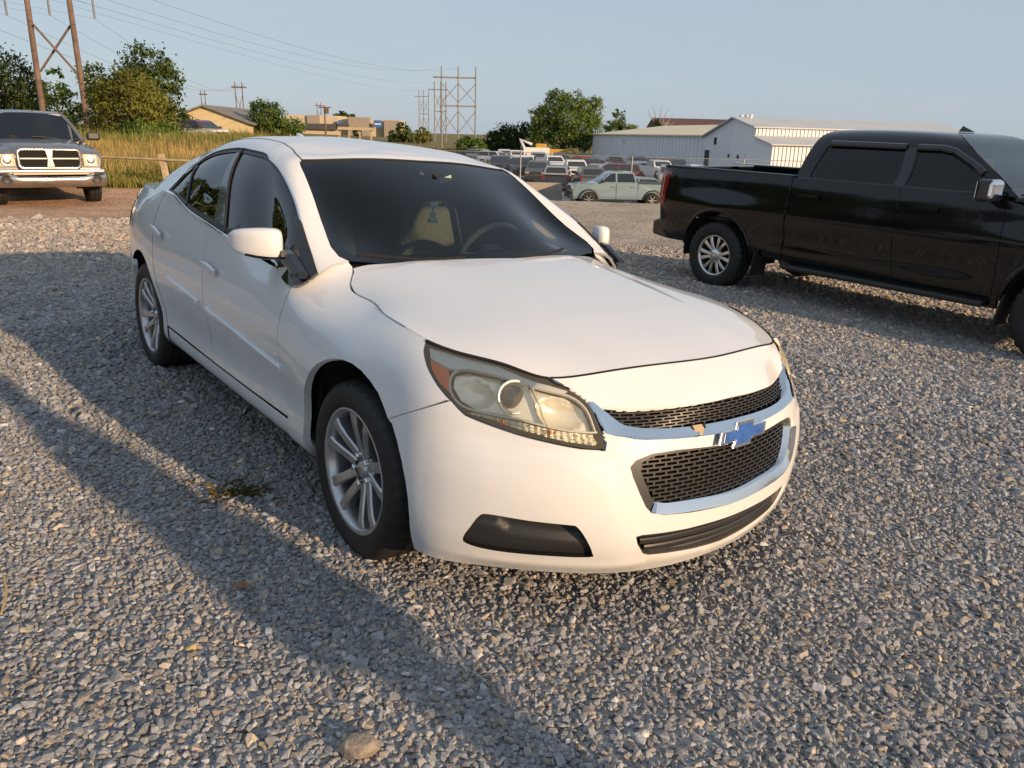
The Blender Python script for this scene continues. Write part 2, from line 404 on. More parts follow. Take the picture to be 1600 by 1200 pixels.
mu = n.new('ShaderNodeMath'); mu.operation = 'MULTIPLY'; l.new(mr.outputs[0], mu.inputs[0]); l.new(mr2.outputs[0], mu.inputs[1])
vm = n.new('ShaderNodeVectorMath'); vm.operation = 'SCALE'; l.new(at_.outputs['Color'], vm.inputs[0]); l.new(mu.outputs[0], vm.inputs['Scale']); l.new(vm.outputs[0], b.inputs['Base Color'])
ad = n.new('ShaderNodeMath'); ad.operation = 'ADD'; l.new(vo.outputs['Distance'], ad.inputs[0]); l.new(v2.outputs['Distance'], ad.inputs[1])
bp = n.new('ShaderNodeBump'); bp.invert = True; bp.inputs['Strength'].default_value = .8; bp.inputs['Distance'].default_value = .025; l.new(ad.outputs[0], bp.inputs['Height']); l.new(bp.outputs[0], b.inputs['Normal'])
g_ = link('ground', me, gm); g_['kind'] = 'structure'

# ------------------------------------------------------------------ gravel: crushed stones, instanced near the camera
def stone_mesh(i):
    rs = np.random.RandomState(40+i); bm = bmesh.new()
    ax = np.array([.50, rs.uniform(.32, .44), rs.uniform(.20, .32)])
    for k in range(15):
        p = rs.normal(size=3); p /= np.linalg.norm(p); p = np.sign(p)*np.abs(p)**.8; bm.verts.new(p*ax*rs.uniform(.85, 1.1))
    bmesh.ops.convex_hull(bm, input=bm.verts)
    for v in [v for v in bm.verts if not v.link_faces]: bm.verts.remove(v)
    bmesh.ops.bevel(bm, geom=list(bm.edges), offset=.035, segments=1, affect='EDGES', clamp_overlap=True)
    me = bpy.data.meshes.new('stone'); bm.to_mesh(me); bm.free(); return me
sm = bpy.data.materials.new('crushed_stone'); sm.use_nodes = True; n = sm.node_tree.nodes; l = sm.node_tree.links; b = n['Principled BSDF']
b.inputs['Roughness'].default_value = .78; b.inputs['Specular IOR Level'].default_value = .35
at_ = n.new('ShaderNodeAttribute'); at_.attribute_type = 'INSTANCER'; at_.attribute_name = 'tint'
tc = n.new('ShaderNodeTexCoord'); ns = n.new('ShaderNodeTexNoise'); ns.inputs['Scale'].default_value = 3.2; ns.inputs['Detail'].default_value = 8; ns.inputs['Roughness'].default_value = .7; l.new(tc.outputs['Object'], ns.inputs['Vector'])
mr = n.new('ShaderNodeMapRange'); mr.inputs[1].default_value = .3; mr.inputs[2].default_value = .7; mr.inputs[3].default_value = .62; mr.inputs[4].default_value = 1.3; l.new(ns.outputs['Fac'], mr.inputs[0])
vm = n.new('ShaderNodeVectorMath'); vm.operation = 'SCALE'; l.new(at_.outputs['Color'], vm.inputs[0]); l.new(mr.outputs[0], vm.inputs['Scale']); l.new(vm.outputs[0], b.inputs['Base Color'])
bp = n.new('ShaderNodeBump'); bp.inputs['Strength'].default_value = .35; bp.inputs['Distance'].default_value = .06; l.new(ns.outputs['Fac'], bp.inputs['Height']); l.new(bp.outputs[0], b.inputs['Normal'])
stones = []
NSH = 9
for i in range(NSH):
    o = bpy.data.objects.new('stone', stone_mesh(i)); o.data.materials.append(sm); stones.append(o)
rs = np.random.RandomState(5)
PT = []; RO = []; SCV = []; TI = []; IX = []
def band(d0, d1, cell, dz, big):
    xs = np.arange(-d1*.85-.5, d1*.85+.5, cell); ys = np.arange(.4, d1, cell*.9)
    X, Y = np.meshgrid(xs, ys); X = X+(np.arange(len(ys))[:, None] % 2)*cell*.5
    X = X+rs.uniform(-.38, .38, X.shape)*cell; Y = Y+rs.uniform(-.38, .38, X.shape)*cell
    X = X.ravel(); Y = Y.ravel(); d = np.hypot(X, Y)
    k = (d >= d0) & (d < d1) & (np.abs(X) < Y*(.95 if d1 < 7 else .8)+.9) & (Y > .5)
    X = X[k]; Y = Y[k]; m = len(X); z = gsurf(X, Y)+dz
    s = cell*big*np.exp(rs.normal(0, .28, m))
    sc = np.stack([s*rs.uniform(.9, 1.25, m), s*rs.uniform(.85, 1.15, m), s*rs.uniform(.8, 1.2, m)], 1)
    PT.append(np.stack([X, Y, z+s*.10], 1)); SCV.append(sc)
    RO.append(np.stack([rs.normal(0, .32, m), rs.normal(0, .32, m), rs.uniform(0, 2*PI, m)], 1))
    base = np.array([.280, .287, .300])*np.exp(rs.normal(0, .20, m))[:, None]*np.array([1+.14*nz(a, b, .9, 11) for a, b in zip(X, Y)])[:, None]
    w = rs.uniform(0, 1, m); base = np.where((w < .22)[:, None], base*np.array([1.20, 1.05, .88]), base); base = np.where((w > .975)[:, None], np.array([.50, .43, .33])*rs.uniform(.7, 1.2, m)[:, None], base)
    base = np.where((w > .994)[:, None], np.array([.55, .54, .52]), base)
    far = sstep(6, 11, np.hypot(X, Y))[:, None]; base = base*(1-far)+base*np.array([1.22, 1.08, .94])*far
    TI.append(np.clip(base, .02, .8)); IX.append(rs.randint(0, NSH, m))
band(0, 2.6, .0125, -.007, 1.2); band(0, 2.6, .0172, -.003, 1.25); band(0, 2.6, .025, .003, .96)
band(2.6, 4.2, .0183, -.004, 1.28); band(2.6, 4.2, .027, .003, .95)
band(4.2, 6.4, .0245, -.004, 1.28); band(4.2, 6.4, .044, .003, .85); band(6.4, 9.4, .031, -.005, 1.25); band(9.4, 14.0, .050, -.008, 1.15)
PT = np.concatenate(PT); RO = np.concatenate(RO); SCV = np.concatenate(SCV); TI = np.concatenate(TI); IX = np.concatenate(IX)
me = bpy.data.meshes.new('gravel'); me.from_pydata(PT.tolist(), [], [])
def attr(nm, tp, dat, key): a = me.attributes.new(nm, tp, 'POINT'); a.data.foreach_set(key, np.asarray(dat, dtype=np.float32 if tp != 'INT' else np.int32).ravel())
attr('rot', 'FLOAT_VECTOR', RO, 'vector'); attr('scl', 'FLOAT_VECTOR', SCV, 'vector'); attr('idx', 'INT', IX, 'value')
attr('tint', 'FLOAT_COLOR', np.concatenate([TI, np.ones((len(TI), 1))], 1), 'color')
gr = link('gravel', me, sm); gr['kind'] = 'stuff'; gr['label'] = 'grey crushed stone gravel covering the near lot'
ng = bpy.data.node_groups.new('scatter', 'GeometryNodeTree')
ng.interface.new_socket('Geometry', in_out='INPUT', socket_type='NodeSocketGeometry'); ng.interface.new_socket('Geometry', in_out='OUTPUT', socket_type='NodeSocketGeometry')
N = ng.nodes; Lk = ng.links; gi = N.new('NodeGroupInput'); go = N.new('NodeGroupOutput')
jn = N.new('GeometryNodeJoinGeometry')
for o in reversed(stones):
    oi = N.new('GeometryNodeObjectInfo'); oi.inputs['Object'].default_value = o; oi.inputs['As Instance'].default_value = True; Lk.new(oi.outputs['Geometry'], jn.inputs[0])
ip = N.new('GeometryNodeInstanceOnPoints'); ip.inputs['Pick Instance'].default_value = True
def named(nm, tp): q = N.new('GeometryNodeInputNamedAttribute'); q.data_type = tp; q.inputs['Name'].default_value = nm; return q.outputs[0]
e2r = N.new('FunctionNodeEulerToRotation'); Lk.new(named('rot', 'FLOAT_VECTOR'), e2r.inputs[0])
Lk.new(gi.outputs[0], ip.inputs['Points']); Lk.new(jn.outputs[0], ip.inputs['Instance']); Lk.new(named('idx', 'INT'), ip.inputs['Instance Index'])
Lk.new(e2r.outputs[0], ip.inputs['Rotation']); Lk.new(named('scl', 'FLOAT_VECTOR'), ip.inputs['Scale']); Lk.new(ip.outputs[0], go.inputs[0])
md = gr.modifiers.new('scatter', 'NODES'); md.node_group = ng

# ------------------------------------------------------------------ white sedan: the three skins it is cut from
# frame: front axle on the ground at the origin, x forward, y left, z up
def hood_z_grid():
    xs = np.array([-.6, -.3, 0, .25, .45, .6, .75, .95]); ws = np.array([0, .2, .4, .55, .68, .80])
    Z = np.array([[1.03, 1.028, 1.022, 1.014, 1.0, .93], [1.003, 1.0, .992, .977, .94, .865], [.975, .973, .962, .945, .92, .887],
        [.945, .944, .935, .92, .90, .874], [.918, .916, .907, .892, .868, .825], [.896, .893, .878, .855, .818, .765],
        [.868, .862, .838, .795, .74, .68], [.815, .805, .765, .70, .62, .54]])
    return xs, ws, Z
hx, hw, hz = hood_z_grid()
def hood_z(x, w):
    return float((spline_w(hx, [x]) @ hz @ spline_w(hw, [abs(w)]).T)[0, 0])
# lower skin rows, bottom to top: (x, half width, z)
def colS(*p): return p
S_TAB = [
 [(-3.80, 0, .24), (-3.86, 0, .31), (-3.89, 0, .42), (-3.905, 0, .55), (-3.90, 0, .66), (-3.885, 0, .80), (-3.87, 0, .93), (-3.85, 0, 1.06)],
 [(-3.77, .40, .24), (-3.82, .40, .31), (-3.85, .40, .42), (-3.865, .41, .55), (-3.86, .41, .66), (-3.85, .41, .80), (-3.84, .41, .93), (-3.82, .40, 1.058)],
 [(-3.66, .63, .24), (-3.70, .64, .31), (-3.73, .65, .42), (-3.745, .65, .55), (-3.745, .65, .66), (-3.74, .645, .80), (-3.73, .63, .93), (-3.72, .60, 1.045)],
 [(-3.47, .74, .23), (-3.49, .765, .30), (-3.50, .775, .42), (-3.51, .78, .55), (-3.51, .78, .66), (-3.51, .775, .80), (-3.50, .755, .92), (-3.48, .69, 1.05)],
 [(-3.18, .815, .22), (-3.18, .845, .29), (-3.18, .86, .41), (-3.18, .865, .55), (-3.18, .868, .66), (-3.18, .855, .80), (-3.18, .825, .93), (-3.18, .735, 1.068)],
 [(-2.738, .84, .22), (-2.738, .885, .28), (-2.738, .905, .40), (-2.738, .917, .54), (-2.738, .918, .66), (-2.738, .903, .81), (-2.738, .872, .95), (-2.70, .79, 1.092)],
 [(-2.25, .84, .22), (-2.25, .893, .275), (-2.25, .897, .40), (-2.25, .915, .54), (-2.25, .926, .66), (-2.25, .913, .80), (-2.26, .886, .93), (-2.30, .822, 1.104)],
 [(-1.7, .84, .22), (-1.7, .893, .275), (-1.7, .893, .40), (-1.7, .912, .54), (-1.7, .926, .655), (-1.7, .917, .785), (-1.7, .897, .89), (-1.7, .853, 1.024)],
 [(-1.1, .84, .22), (-1.1, .893, .275), (-1.1, .893, .40), (-1.1, .912, .54), (-1.1, .926, .655), (-1.1, .918, .77), (-1.1, .90, .865), (-1.1, .86, .978)],
 [(-.72, .84, .22), (-.72, .893, .275), (-.72, .893, .40), (-.72, .912, .54), (-.72, .927, .65), (-.72, .92, .76), (-.72, .90, .845), (-.74, .855, .945)],
 [(-.52, .84, .22), (-.52, .893, .275), (-.52, .895, .40), (-.52, .914, .54), (-.52, .928, .65), (-.52, .92, .755), (-.52, .892, .845), (-.52, .805, .995)],
 [(-.42, .84, .22), (-.42, .893, .275), (-.42, .898, .40), (-.42, .918, .54), (-.42, .929, .65), (-.42, .918, .75), (-.43, .880, .845), (-.455, .665, .995)],
 [(-.32, .84, .22), (-.32, .893, .275), (-.32, .901, .40), (-.32, .920, .54), (-.32, .929, .65), (-.32, .917, .745), (-.325, .876, .833), (-.355, .72, .92)],
 [(-.22, .84, .22), (-.22, .893, .28), (-.22, .905, .40), (-.22, .922, .54), (-.22, .929, .65), (-.21, .915, .74), (-.21, .872, .825), (-.20, .735, .90)],
 [(0, .84, .22), (0, .893, .28), (0, .912, .40), (0, .924, .54), (0, .927, .65), (0, .912, .735), (0, .866, .82), (0, .775, .885)],
 [(.24, .85, .205), (.245, .885, .28), (.25, .908, .40), (.25, .915, .53), (.25, .908, .64), (.25, .892, .73), (.25, .856, .812), (.25, .788, .857)],
 [(.45, .862, .20), (.465, .882, .28), (.475, .89, .40), (.48, .886, .52), (.478, .873, .625), (.465, .856, .722), (.445, .822, .797), (.415, .748, .833)],
 [(.60, .75, .20), (.635, .77, .28), (.655, .778, .40), (.66, .772, .52), (.645, .755, .62), (.628, .746, .708), (.602, .728, .776), (.555, .665, .812)],
 [(.765, .565, .20), (.80, .585, .28), (.825, .60, .40), (.825, .60, .52), (.805, .59, .62), (.778, .588, .69), (.745, .576, .759), (.672, .578, .806)],
 [(.875, .385, .20), (.915, .395, .28), (.932, .40, .40), (.925, .40, .52), (.905, .40, .62), (.875, .395, .69), (.83, .39, .747), (.745, .40, .838)],
 [(.93, .20, .20), (.962, .20, .28), (.975, .20, .40), (.972, .20, .52), (.955, .20, .62), (.935, .20, .69), (.91, .20, .755), (.79, .20, .853)],
 [(.945, 0, .20), (.977, 0, .28), (.988, 0, .40), (.988, 0, .52), (.973, 0, .62), (.955, 0, .69), (.932, 0, .757), (.81, 0, .856)],
]
S_TAB = np.array(S_TAB)
for c in range(12, 22):      # the top row lies on the hood
    S_TAB[c, 7, 2] = hood_z(S_TAB[c, 7, 0], S_TAB[c, 7, 1])
def full(T):
    Rt = T*[1, -1, 1]; Lt = (T*[1, 1, 1])[::-1][1:]
    return np.concatenate([Rt, Lt], 0)
def knots(T, row):
    d = np.linalg.norm(np.diff(T[:, row], axis=0), axis=1); k = np.concatenate([[0], np.cumsum(d)])
    return np.concatenate([k, k[-1]+np.cumsum(d[::-1])]), k[-1]
uS, SM = knots(S_TAB, 4)                 # SM: u of the car's nose
vS = np.array([0, .08, .20, .33, .44, .56, .66, .79])
SK = Surf(full(S_TAB), uS, vS, flip=False)
# greenhouse cushion, rear centre round the right side to the windscreen centre
G_TAB = [
 [(-3.42, 0, 1.095), (-3.18, 0, 1.18), (-2.95, 0, 1.262), (-2.73, 0, 1.335), (-2.58, 0, 1.382), (-2.46, 0, 1.418), (-2.38, 0, 1.438)],
 [(-3.38, .38, 1.085), (-3.15, .36, 1.165), (-2.93, .34, 1.245), (-2.72, .32, 1.318), (-2.57, .26, 1.372), (-2.44, .14, 1.414), (-2.34, 0, 1.443)],
 [(-3.20, .69, 1.06), (-3.04, .665, 1.12), (-2.87, .63, 1.193), (-2.69, .585, 1.268), (-2.51, .49, 1.347), (-2.37, .26, 1.413), (-2.28, 0, 1.449)],
 [(-2.95, .765, 1.065), (-2.84, .735, 1.125), (-2.72, .695, 1.195), (-2.58, .635, 1.27), (-2.42, .525, 1.358), (-2.30, .27, 1.422), (-2.22, 0, 1.454)],
 [(-2.62, .80, 1.08), (-2.56, .765, 1.135), (-2.48, .72, 1.20), (-2.39, .655, 1.285), (-2.30, .53, 1.378), (-2.21, .27, 1.434), (-2.15, 0, 1.458)],
 [(-2.35, .82, 1.098), (-2.32, .78, 1.16), (-2.28, .735, 1.23), (-2.22, .655, 1.318), (-2.17, .535, 1.397), (-2.11, .27, 1.443), (-2.07, 0, 1.461)],
 [(-2.0, .845, 1.052), (-2.0, .80, 1.15), (-2.0, .745, 1.255), (-2.0, .648, 1.352), (-2.0, .54, 1.414), (-1.99, .27, 1.449), (-1.99, 0, 1.463)],
 [(-1.6, .858, 1.012), (-1.64, .805, 1.135), (-1.69, .74, 1.26), (-1.75, .64, 1.372), (-1.80, .54, 1.423), (-1.86, .27, 1.452), (-1.89, 0, 1.463)],
 [(-1.15, .862, .98), (-1.25, .805, 1.115), (-1.38, .74, 1.25), (-1.52, .645, 1.37), (-1.61, .54, 1.421), (-1.72, .27, 1.448), (-1.79, 0, 1.461)],
 [(-.72, .857, .938), (-.88, .80, 1.065), (-1.08, .735, 1.215), (-1.32, .652, 1.353), (-1.45, .54, 1.411), (-1.59, .27, 1.442), (-1.69, 0, 1.457)],
 [(-.46, .84, .93), (-.66, .785, 1.09), (-.91, .718, 1.222), (-1.20, .652, 1.343), (-1.33, .54, 1.396), (-1.47, .27, 1.434), (-1.58, 0, 1.451)],
 [(-.45, .775, .98), (-.67, .735, 1.112), (-.915, .685, 1.243), (-1.155, .63, 1.353), (-1.25, .52, 1.384), (-1.37, .27, 1.424), (-1.49, 0, 1.444)],
 [(-.46, .70, 1.0), (-.69, .665, 1.104), (-.92, .625, 1.245), (-1.131, .58, 1.357), (-1.21, .48, 1.379), (-1.31, .25, 1.415), (-1.42, 0, 1.436)],
 [(-.345, .38, .975), (-.59, .345, 1.118), (-.84, .32, 1.26), (-1.085, .30, 1.378), (-1.17, .25, 1.399), (-1.25, .13, 1.415), (-1.33, 0, 1.428)],
 [(-.29, 0, .975), (-.545, 0, 1.125), (-.80, 0, 1.268), (-1.06, 0, 1.386), (-1.13, 0, 1.401), (-1.19, 0, 1.411), (-1.25, 0, 1.420)],
]
G_TAB = np.array(G_TAB)
uG, GM = knots(G_TAB, 1)
vG = np.array([0, .13, .27, .40, .52, .75, 1.02])
GF = full(G_TAB); mir = GF[::-1]*[1, -1, 1]
# (cross the spine so that the roof is smooth at the centre line)
opp = GF*[1, -1, 1]
GX = np.concatenate([GF, opp[:, 5:6], opp[:, 4:5]], 1); vGX = np.concatenate([vG, [1.29, 1.52]])
GK = Surf(GX, uG, vGX)
kr = np.hanning(31); kr /= kr.sum(); wv = np.clip((GK.Vv-.41)/.10, 0, 1)[None, :, None]     # fair the roof skin
Pp = np.pad(GK.P, ((15, 15), (0, 0), (0, 0)), mode='edge'); Ps = sum(kr[k]*Pp[k:k+GK.nu] for k in range(31)); mid_ = np.ones(GK.nu)[:, None, None]; mid_[:16] = 0; mid_[-16:] = 0
GK.P = GK.P*(1-wv*mid_)+Ps*wv*mid_; GK.norm()

# ------------------------------------------------------------------ white sedan, cut into panels
CAR_M = Matrix(((0.62222, 0.781572, 0.044576, 0.110819), (-0.782698, 0.62219, 0.016243, 3.085374), (-0.01504, -0.044996, 0.998874, -0.026775), (0, 0, 0, 1)))
white = mat('white_paint', (.70, .715, .73), rough=.42, coat=.85, coat_r=.035, spec=.30, rvar=.05)
_n = white.node_tree.nodes; _l = white.node_tree.links; _b = _n['Principled BSDF']
_tc = _n.new('ShaderNodeTexCoord'); _sx = _n.new('ShaderNodeSeparateXYZ'); _l.new(_tc.outputs['Object'], _sx.inputs[0])       # road dust low on the sills and bumper
_ns = _n.new('ShaderNodeTexNoise'); _ns.inputs['Scale'].default_value = 7; _ns.inputs['Detail'].default_value = 8; _l.new(_tc.outputs['Object'], _ns.inputs['Vector'])
_mr = _n.new('ShaderNodeMapRange'); _mr.inputs[1].default_value = .44; _mr.inputs[2].default_value = .20; _mr.inputs[3].default_value = 0; _mr.inputs[4].default_value = .55; _l.new(_sx.outputs[2], _mr.inputs[0])
_mu = _n.new('ShaderNodeMath'); _mu.operation = 'MULTIPLY'; _l.new(_mr.outputs[0], _mu.inputs[0]); _l.new(_ns.outputs['Fac'], _mu.inputs[1])
_mx = _n.new('ShaderNodeMix'); _mx.data_type = 'RGBA'; _mx.inputs[6].default_value = (.70, .715, .73, 1); _mx.inputs[7].default_value = (.42, .37, .30, 1); _l.new(_mu.outputs[0], _mx.inputs[0]); _l.new(_mx.outputs[2], _b.inputs['Base Color'])
black_pl = mat('black_plastic', (.024, .024, .025), rough=.42, bump=.05, bscale=400)
gloss_bk = mat('gloss_black', (.008, .008, .009), rough=.12, coat=.6)
rubber = mat('rubber', (.014, .014, .014), rough=.62, noise_amt=.35, nscale=14, bump=.08, bscale=90)
chrome = mat('chrome', (.82, .84, .86), rough=.08, metal=1.0)
silver_rim = mat('silver_alloy', (.50, .51, .52), rough=.3, metal=.85, noise_amt=.12, nscale=20)
dark_in = mat('dark_interior', (.020, .020, .022), rough=.8)
void = mat('dark_void', (.008, .008, .008), rough=.9)
tan_cloth = mat('tan_cloth', (.165, .145, .115), rough=.9, noise_amt=.1, nscale=30)
grey_cloth = mat('grey_cloth', (.10, .10, .10), rough=.9)
ws_glass = glass_mat('windscreen_glass', (.60, .70, .68), fres=1.42)
side_glass = glass_mat('tinted_glass', (.035, .037, .038), fres=1.62)
lens_mat = glass_mat('headlight_lens', (.92, .91, .86), rough=.06, fres=1.27, haze=.085, hazecol=(.80, .73, .56))
lens_clear = glass_mat('clear_lens', (.9, .9, .88), rough=.05, fres=1.5, haze=.04, hazecol=(.6, .58, .5))
amber = mat('amber_reflector', (.80, .12, .010), rough=.25, coat=.5)
bulb_or = mat('bulb_orange', (.75, .22, .03), rough=.3)
red_lens = mat('red_lens', (.30, .006, .008), rough=.12, coat=1)
lamp_silver = mat('lamp_silver', (.92, .89, .78), rough=.24, metal=.35, noise_amt=.05, nscale=40)
lamp_grey = mat('lamp_grey', (.66, .71, .74), rough=.35, metal=.1)
blue_badge = mat('blue_badge', (.03, .10, .34), rough=.25, coat=.4, noise_amt=.25, nscale=30)
primer = mat('tan_plastic', (.42, .33, .20), rough=.6)
headliner = mat('headliner', (.22, .21, .19), rough=.95)
underside = mat('underside', (.012, .012, .012), rough=.9)
sedan = thing('white_sedan', 'white four door sedan with a blue badge on its chrome grille bar', 'car')
sedan.matrix_world = CAR_M
def mS(p): return [(2*SM-u, v) for u, v in p]
def mG(p): return [(2*GM-u, v) for u, v in p]
def sym(half, S2):
    """closed symmetrical outline from its right half (both ends on the centre line)"""
    return list(half)+[(2*S2-u, v) for u, v in reversed(half)]
def arch_uv(cx, cz, rad, lo, hi, a0, a1, n=26):
    return [SK.inv(cx+rad*math.cos(a), cz+rad*math.sin(a), (lo, hi)) for a in np.linspace(a0, a1, n)]
farch = arch_uv(.015, .335, .402, 3.8, 4.98, R(-18), R(200))        # front end to rear end
farch = [p for p in farch]
rarch = arch_uv(-2.738, .335, .392, 1.1, 2.6, R(-18), R(200))
HL = [(4.788, 0.782), (4.909, 0.788), (5.033, 0.788), (5.140, 0.788), (5.269, 0.788), (5.378, 0.785), (5.430, 0.731), (5.464, 0.686), (5.483, 0.630), (5.494, 0.569), (5.497, 0.502), (5.490, 0.467), (5.425, 0.469), (5.330, 0.487), (5.232, 0.503), (5.133, 0.525), (5.064, 0.544), (5.017, 0.578), (4.954, 0.621), (4.883, 0.671), (4.822, 0.727)]
HLS = smooth_poly(HL, 3, True)
FRONT_END = farch[0]
# --- front bumper with nose strip, one piece across the car
iA = [i for i, p in enumerate(farch) if p[1] < .43 and p[0] > 4.6]
arch_front = [p for p in farch if p[0] > 4.74 and p[1] < .415]
bump_half = ([(4.895, .0)]+[p for p in arch_front if p[1] > .012]+[(4.757, 0.417), (4.874, 0.498), (5.014, 0.583)]
    + [(5.064, 0.540), (5.133, 0.521), (5.232, 0.499), (5.329, 0.483), (5.424, 0.465), (5.493, 0.461), (5.501, 0.502), (5.498, 0.569), (5.486, 0.630), (5.468, 0.686), (5.434, 0.734), (5.391, 0.787), (5.402, 0.789), (5.6, .789), (SM, .789)])
bump_half = bump_half[1:]
bump_outline = [(4.90, .0)]+bump_half+[(2*SM-u, v) for u, v in reversed(bump_half[:-1])]+[(2*SM-4.90, 0)]
upg_h = [(SM, .662), (5.819, .655), (5.707, .652), (5.603, .652), (5.517, 0.660), (5.478, 0.666), (5.488, 0.602), (5.505, 0.546), (5.539, 0.529), (5.628, .513), (5.742, .506), (5.9, .503), (SM, .505)]
upg = sym(upg_h[::-1], SM)[:-1] if False else upg_h+[(2*SM-u, v) for u, v in upg_h[::-1][1:-1]]
low_h = [(SM, .425), (5.895, .436), (5.737, .445), (5.644, .44), (5.588, .420), (5.568, .398), (5.576, .365), (5.597, .313), (5.621, .262), (5.647, .232), (5.697, .216), (5.818, .202), (SM, .190)]
low = low_h+[(2*SM-u, v) for u, v in low_h[::-1][1:-1]]
int_h = [(SM, .150), (5.80, .152), (5.62, .161), (5.60, .158), (5.61, .13), (5.645, .084), (5.671, .073), (5.872, .053), (SM, .044)]
intk = int_h+[(2*SM-u, v) for u, v in int_h[::-1][1:-1]]
fog = smooth_poly([(5.103, .122), (5.122, .165), (5.143, .207), (5.170, .218), (5.28, .214), (5.394, .209), (5.42, .200), (5.45, .155), (5.474, .105), (5.466, .090), (5.33, .088), (5.198, .089), (5.115, .100)], 3, True)
# cheeks stand proud of the centre of the bumper, the fog lamp pocket is dished
ck = np.array([(5.104, 0.472), (5.327, 0.438), (5.460, 0.412), (5.525, .339), (5.574, .201), (5.63, .042)])
def bump_off(X):
    u = np.where(X[:, 0] > SM, 2*SM-X[:, 0], X[:, 0]); v = X[:, 1]
    ul = np.interp(v, ck[::-1, 1], ck[::-1, 0]); d = (ul-u)
    t = 1/(1+np.exp(-d/.024)); f = np.clip((v-.0)/.06, 0, 1)*np.clip((.47-v)/.06, 0, 1)*np.clip((u-4.95)/.2, 0, 1)
    lip = np.exp(-((v-.045)/.02)**2)*.006*np.clip((u-4.95)/.3, 0, 1)
    return t*f*.008+lip
panel('front_bumper', SK, bump_outline, white, sedan, holes=[upg, low, intk, fog, mS(fog)], h=.026, gap=.002, depth=.03, offf=bump_off)
# --- black shell behind the gaps
shell = [(0.02, .02)]+[p for p in reversed(rarch) if p[1] > .03]+[(2.3, .02), (4.0, .02)]+[p for p in reversed(farch) if p[1] > .03]+[(4.93, .02)]
sh_out = shell+[(2*SM-u, v) for u, v in reversed(shell)]
sh_out = shell+[(SM, .02)]+[(2*SM-u, v) for u, v in reversed(shell)]+[(2*SM-.02, .70), (SM, .735), (.02, .70)]
panel('body_shell', SK, sh_out, void, sedan, h=.09, depth=0, off=-.075)
# --- upper grille, chrome bar, badge
def grille_mesh(name, poly, parent, du=.050, dv=.0165, o0=-.034, o1=-.020, lo=None, mtl=black_pl):
    P = np.array(resample(poly, .02)); a = P.min(0); b = P.max(0); mb = MB()
    def bx(u0, u1, v0, v1):
        q = np.array([(u0, v0), (u1, v0), (u1, v1), (u0, v1)])
        if not inside(P, q.mean(0)[None])[0]: return
        X, N = SK.ev(q); V = list(X+N*o0)+list(X+N*o1)
        mb.add(V, [(0, 1, 2, 3), (7, 6, 5, 4), (0, 4, 5, 1), (1, 5, 6, 2), (2, 6, 7, 3), (3, 7, 4, 0)])
    nr = int((b[1]-a[1])/dv)+2
    for j in range(nr):
        v = a[1]+j*dv; sh = (j % 2)*du/2
        u = SM-math.ceil((SM-a[0])/du)*du-du
        while u < b[0]+du:
            bx(u+sh+.004, u+sh+du-.004, v-.0028, v+.0028)              # bar
            bx(u+sh-.004, u+sh+.004, v-.003, v+dv*.95)                  # web between the rows
            u += du
    return mb.build(name, mtl, parent)
gb = panel('grille_backing', SK, upg, void, sedan, h=.06, depth=0, off=-.05)
bar_h = [(5.472, 0.675), (5.486, 0.675), (5.502, 0.652), (5.523, 0.629), (5.543, 0.605), (5.566, .582), (5.612, .566), (5.688, .557), (5.795, .556), (5.90, .558), (SM, .560), (SM, .508), (5.9, .506), (5.742, .509), (5.628, .516), (5.539, 0.532), (5.507, 0.548), (5.492, 0.602)]
bar = bar_h[:11]+[(2*SM-u, v) for u, v in bar_h[:10][::-1]]
bar = [(u, v) for u, v in bar]+[(2*SM-u, v) for u, v in bar_h[12:][::-1]]+bar_h[12:]
def bar_off(X):
    u = np.where(X[:, 0] > SM, 2*SM-X[:, 0], X[:, 0])
    lo = np.interp(u, [5.47, 5.488, 5.503, 5.535, 5.628, 5.742, 5.9, 6.1], [.62, .60, .546, .531, .516, .509, .506, .508])
    t = np.clip((X[:, 1]-lo)/.055, 0, 1.2); w = np.clip((u-5.52)/.07, 0, 1); return .006*(1-w)+(.016-.016*t)*w
chrome_bar = panel('chrome_grille_bar', SK, bar, chrome, sedan, h=.014, depth=.03, offf=bar_off)
ug = [(u, v+.001) for u, v in upg_h[:6]]+[(5.502, 0.652), (5.523, 0.629), (5.543, 0.603), (5.566, .580), (5.612, .563), (5.688, .553), (5.795, .552), (SM, .556)]
ugf = ug+[(2*SM-u, v) for u, v in ug[::-1][1:-1]]
grille_mesh('upper_grille', ugf, sedan, du=.046, dv=.0150)
chip = panel('broken_chrome_patch', SK, [(5.800, .560), (5.838, .562), (5.842, .535), (5.832, .522), (5.826, .505), (5.815, .506), (5.812, .525), (5.803, .535)], primer, sedan, h=.01, depth=.004, offf=lambda X: bar_off(X)+.002)
bk2 = panel('broken_chrome_hole', SK, [(5.792, .563), (5.804, .562), (5.806, .536), (5.796, .542)], void, sedan, h=.01, depth=0, offf=lambda X: bar_off(X)+.0015)
bk2 = panel('broken_chrome_hole', SK, [(5.838, .562), (5.852, .560), (5.850, .540), (5.840, .534)], void, sedan, h=.01, depth=0, offf=lambda X: bar_off(X)+.0015)
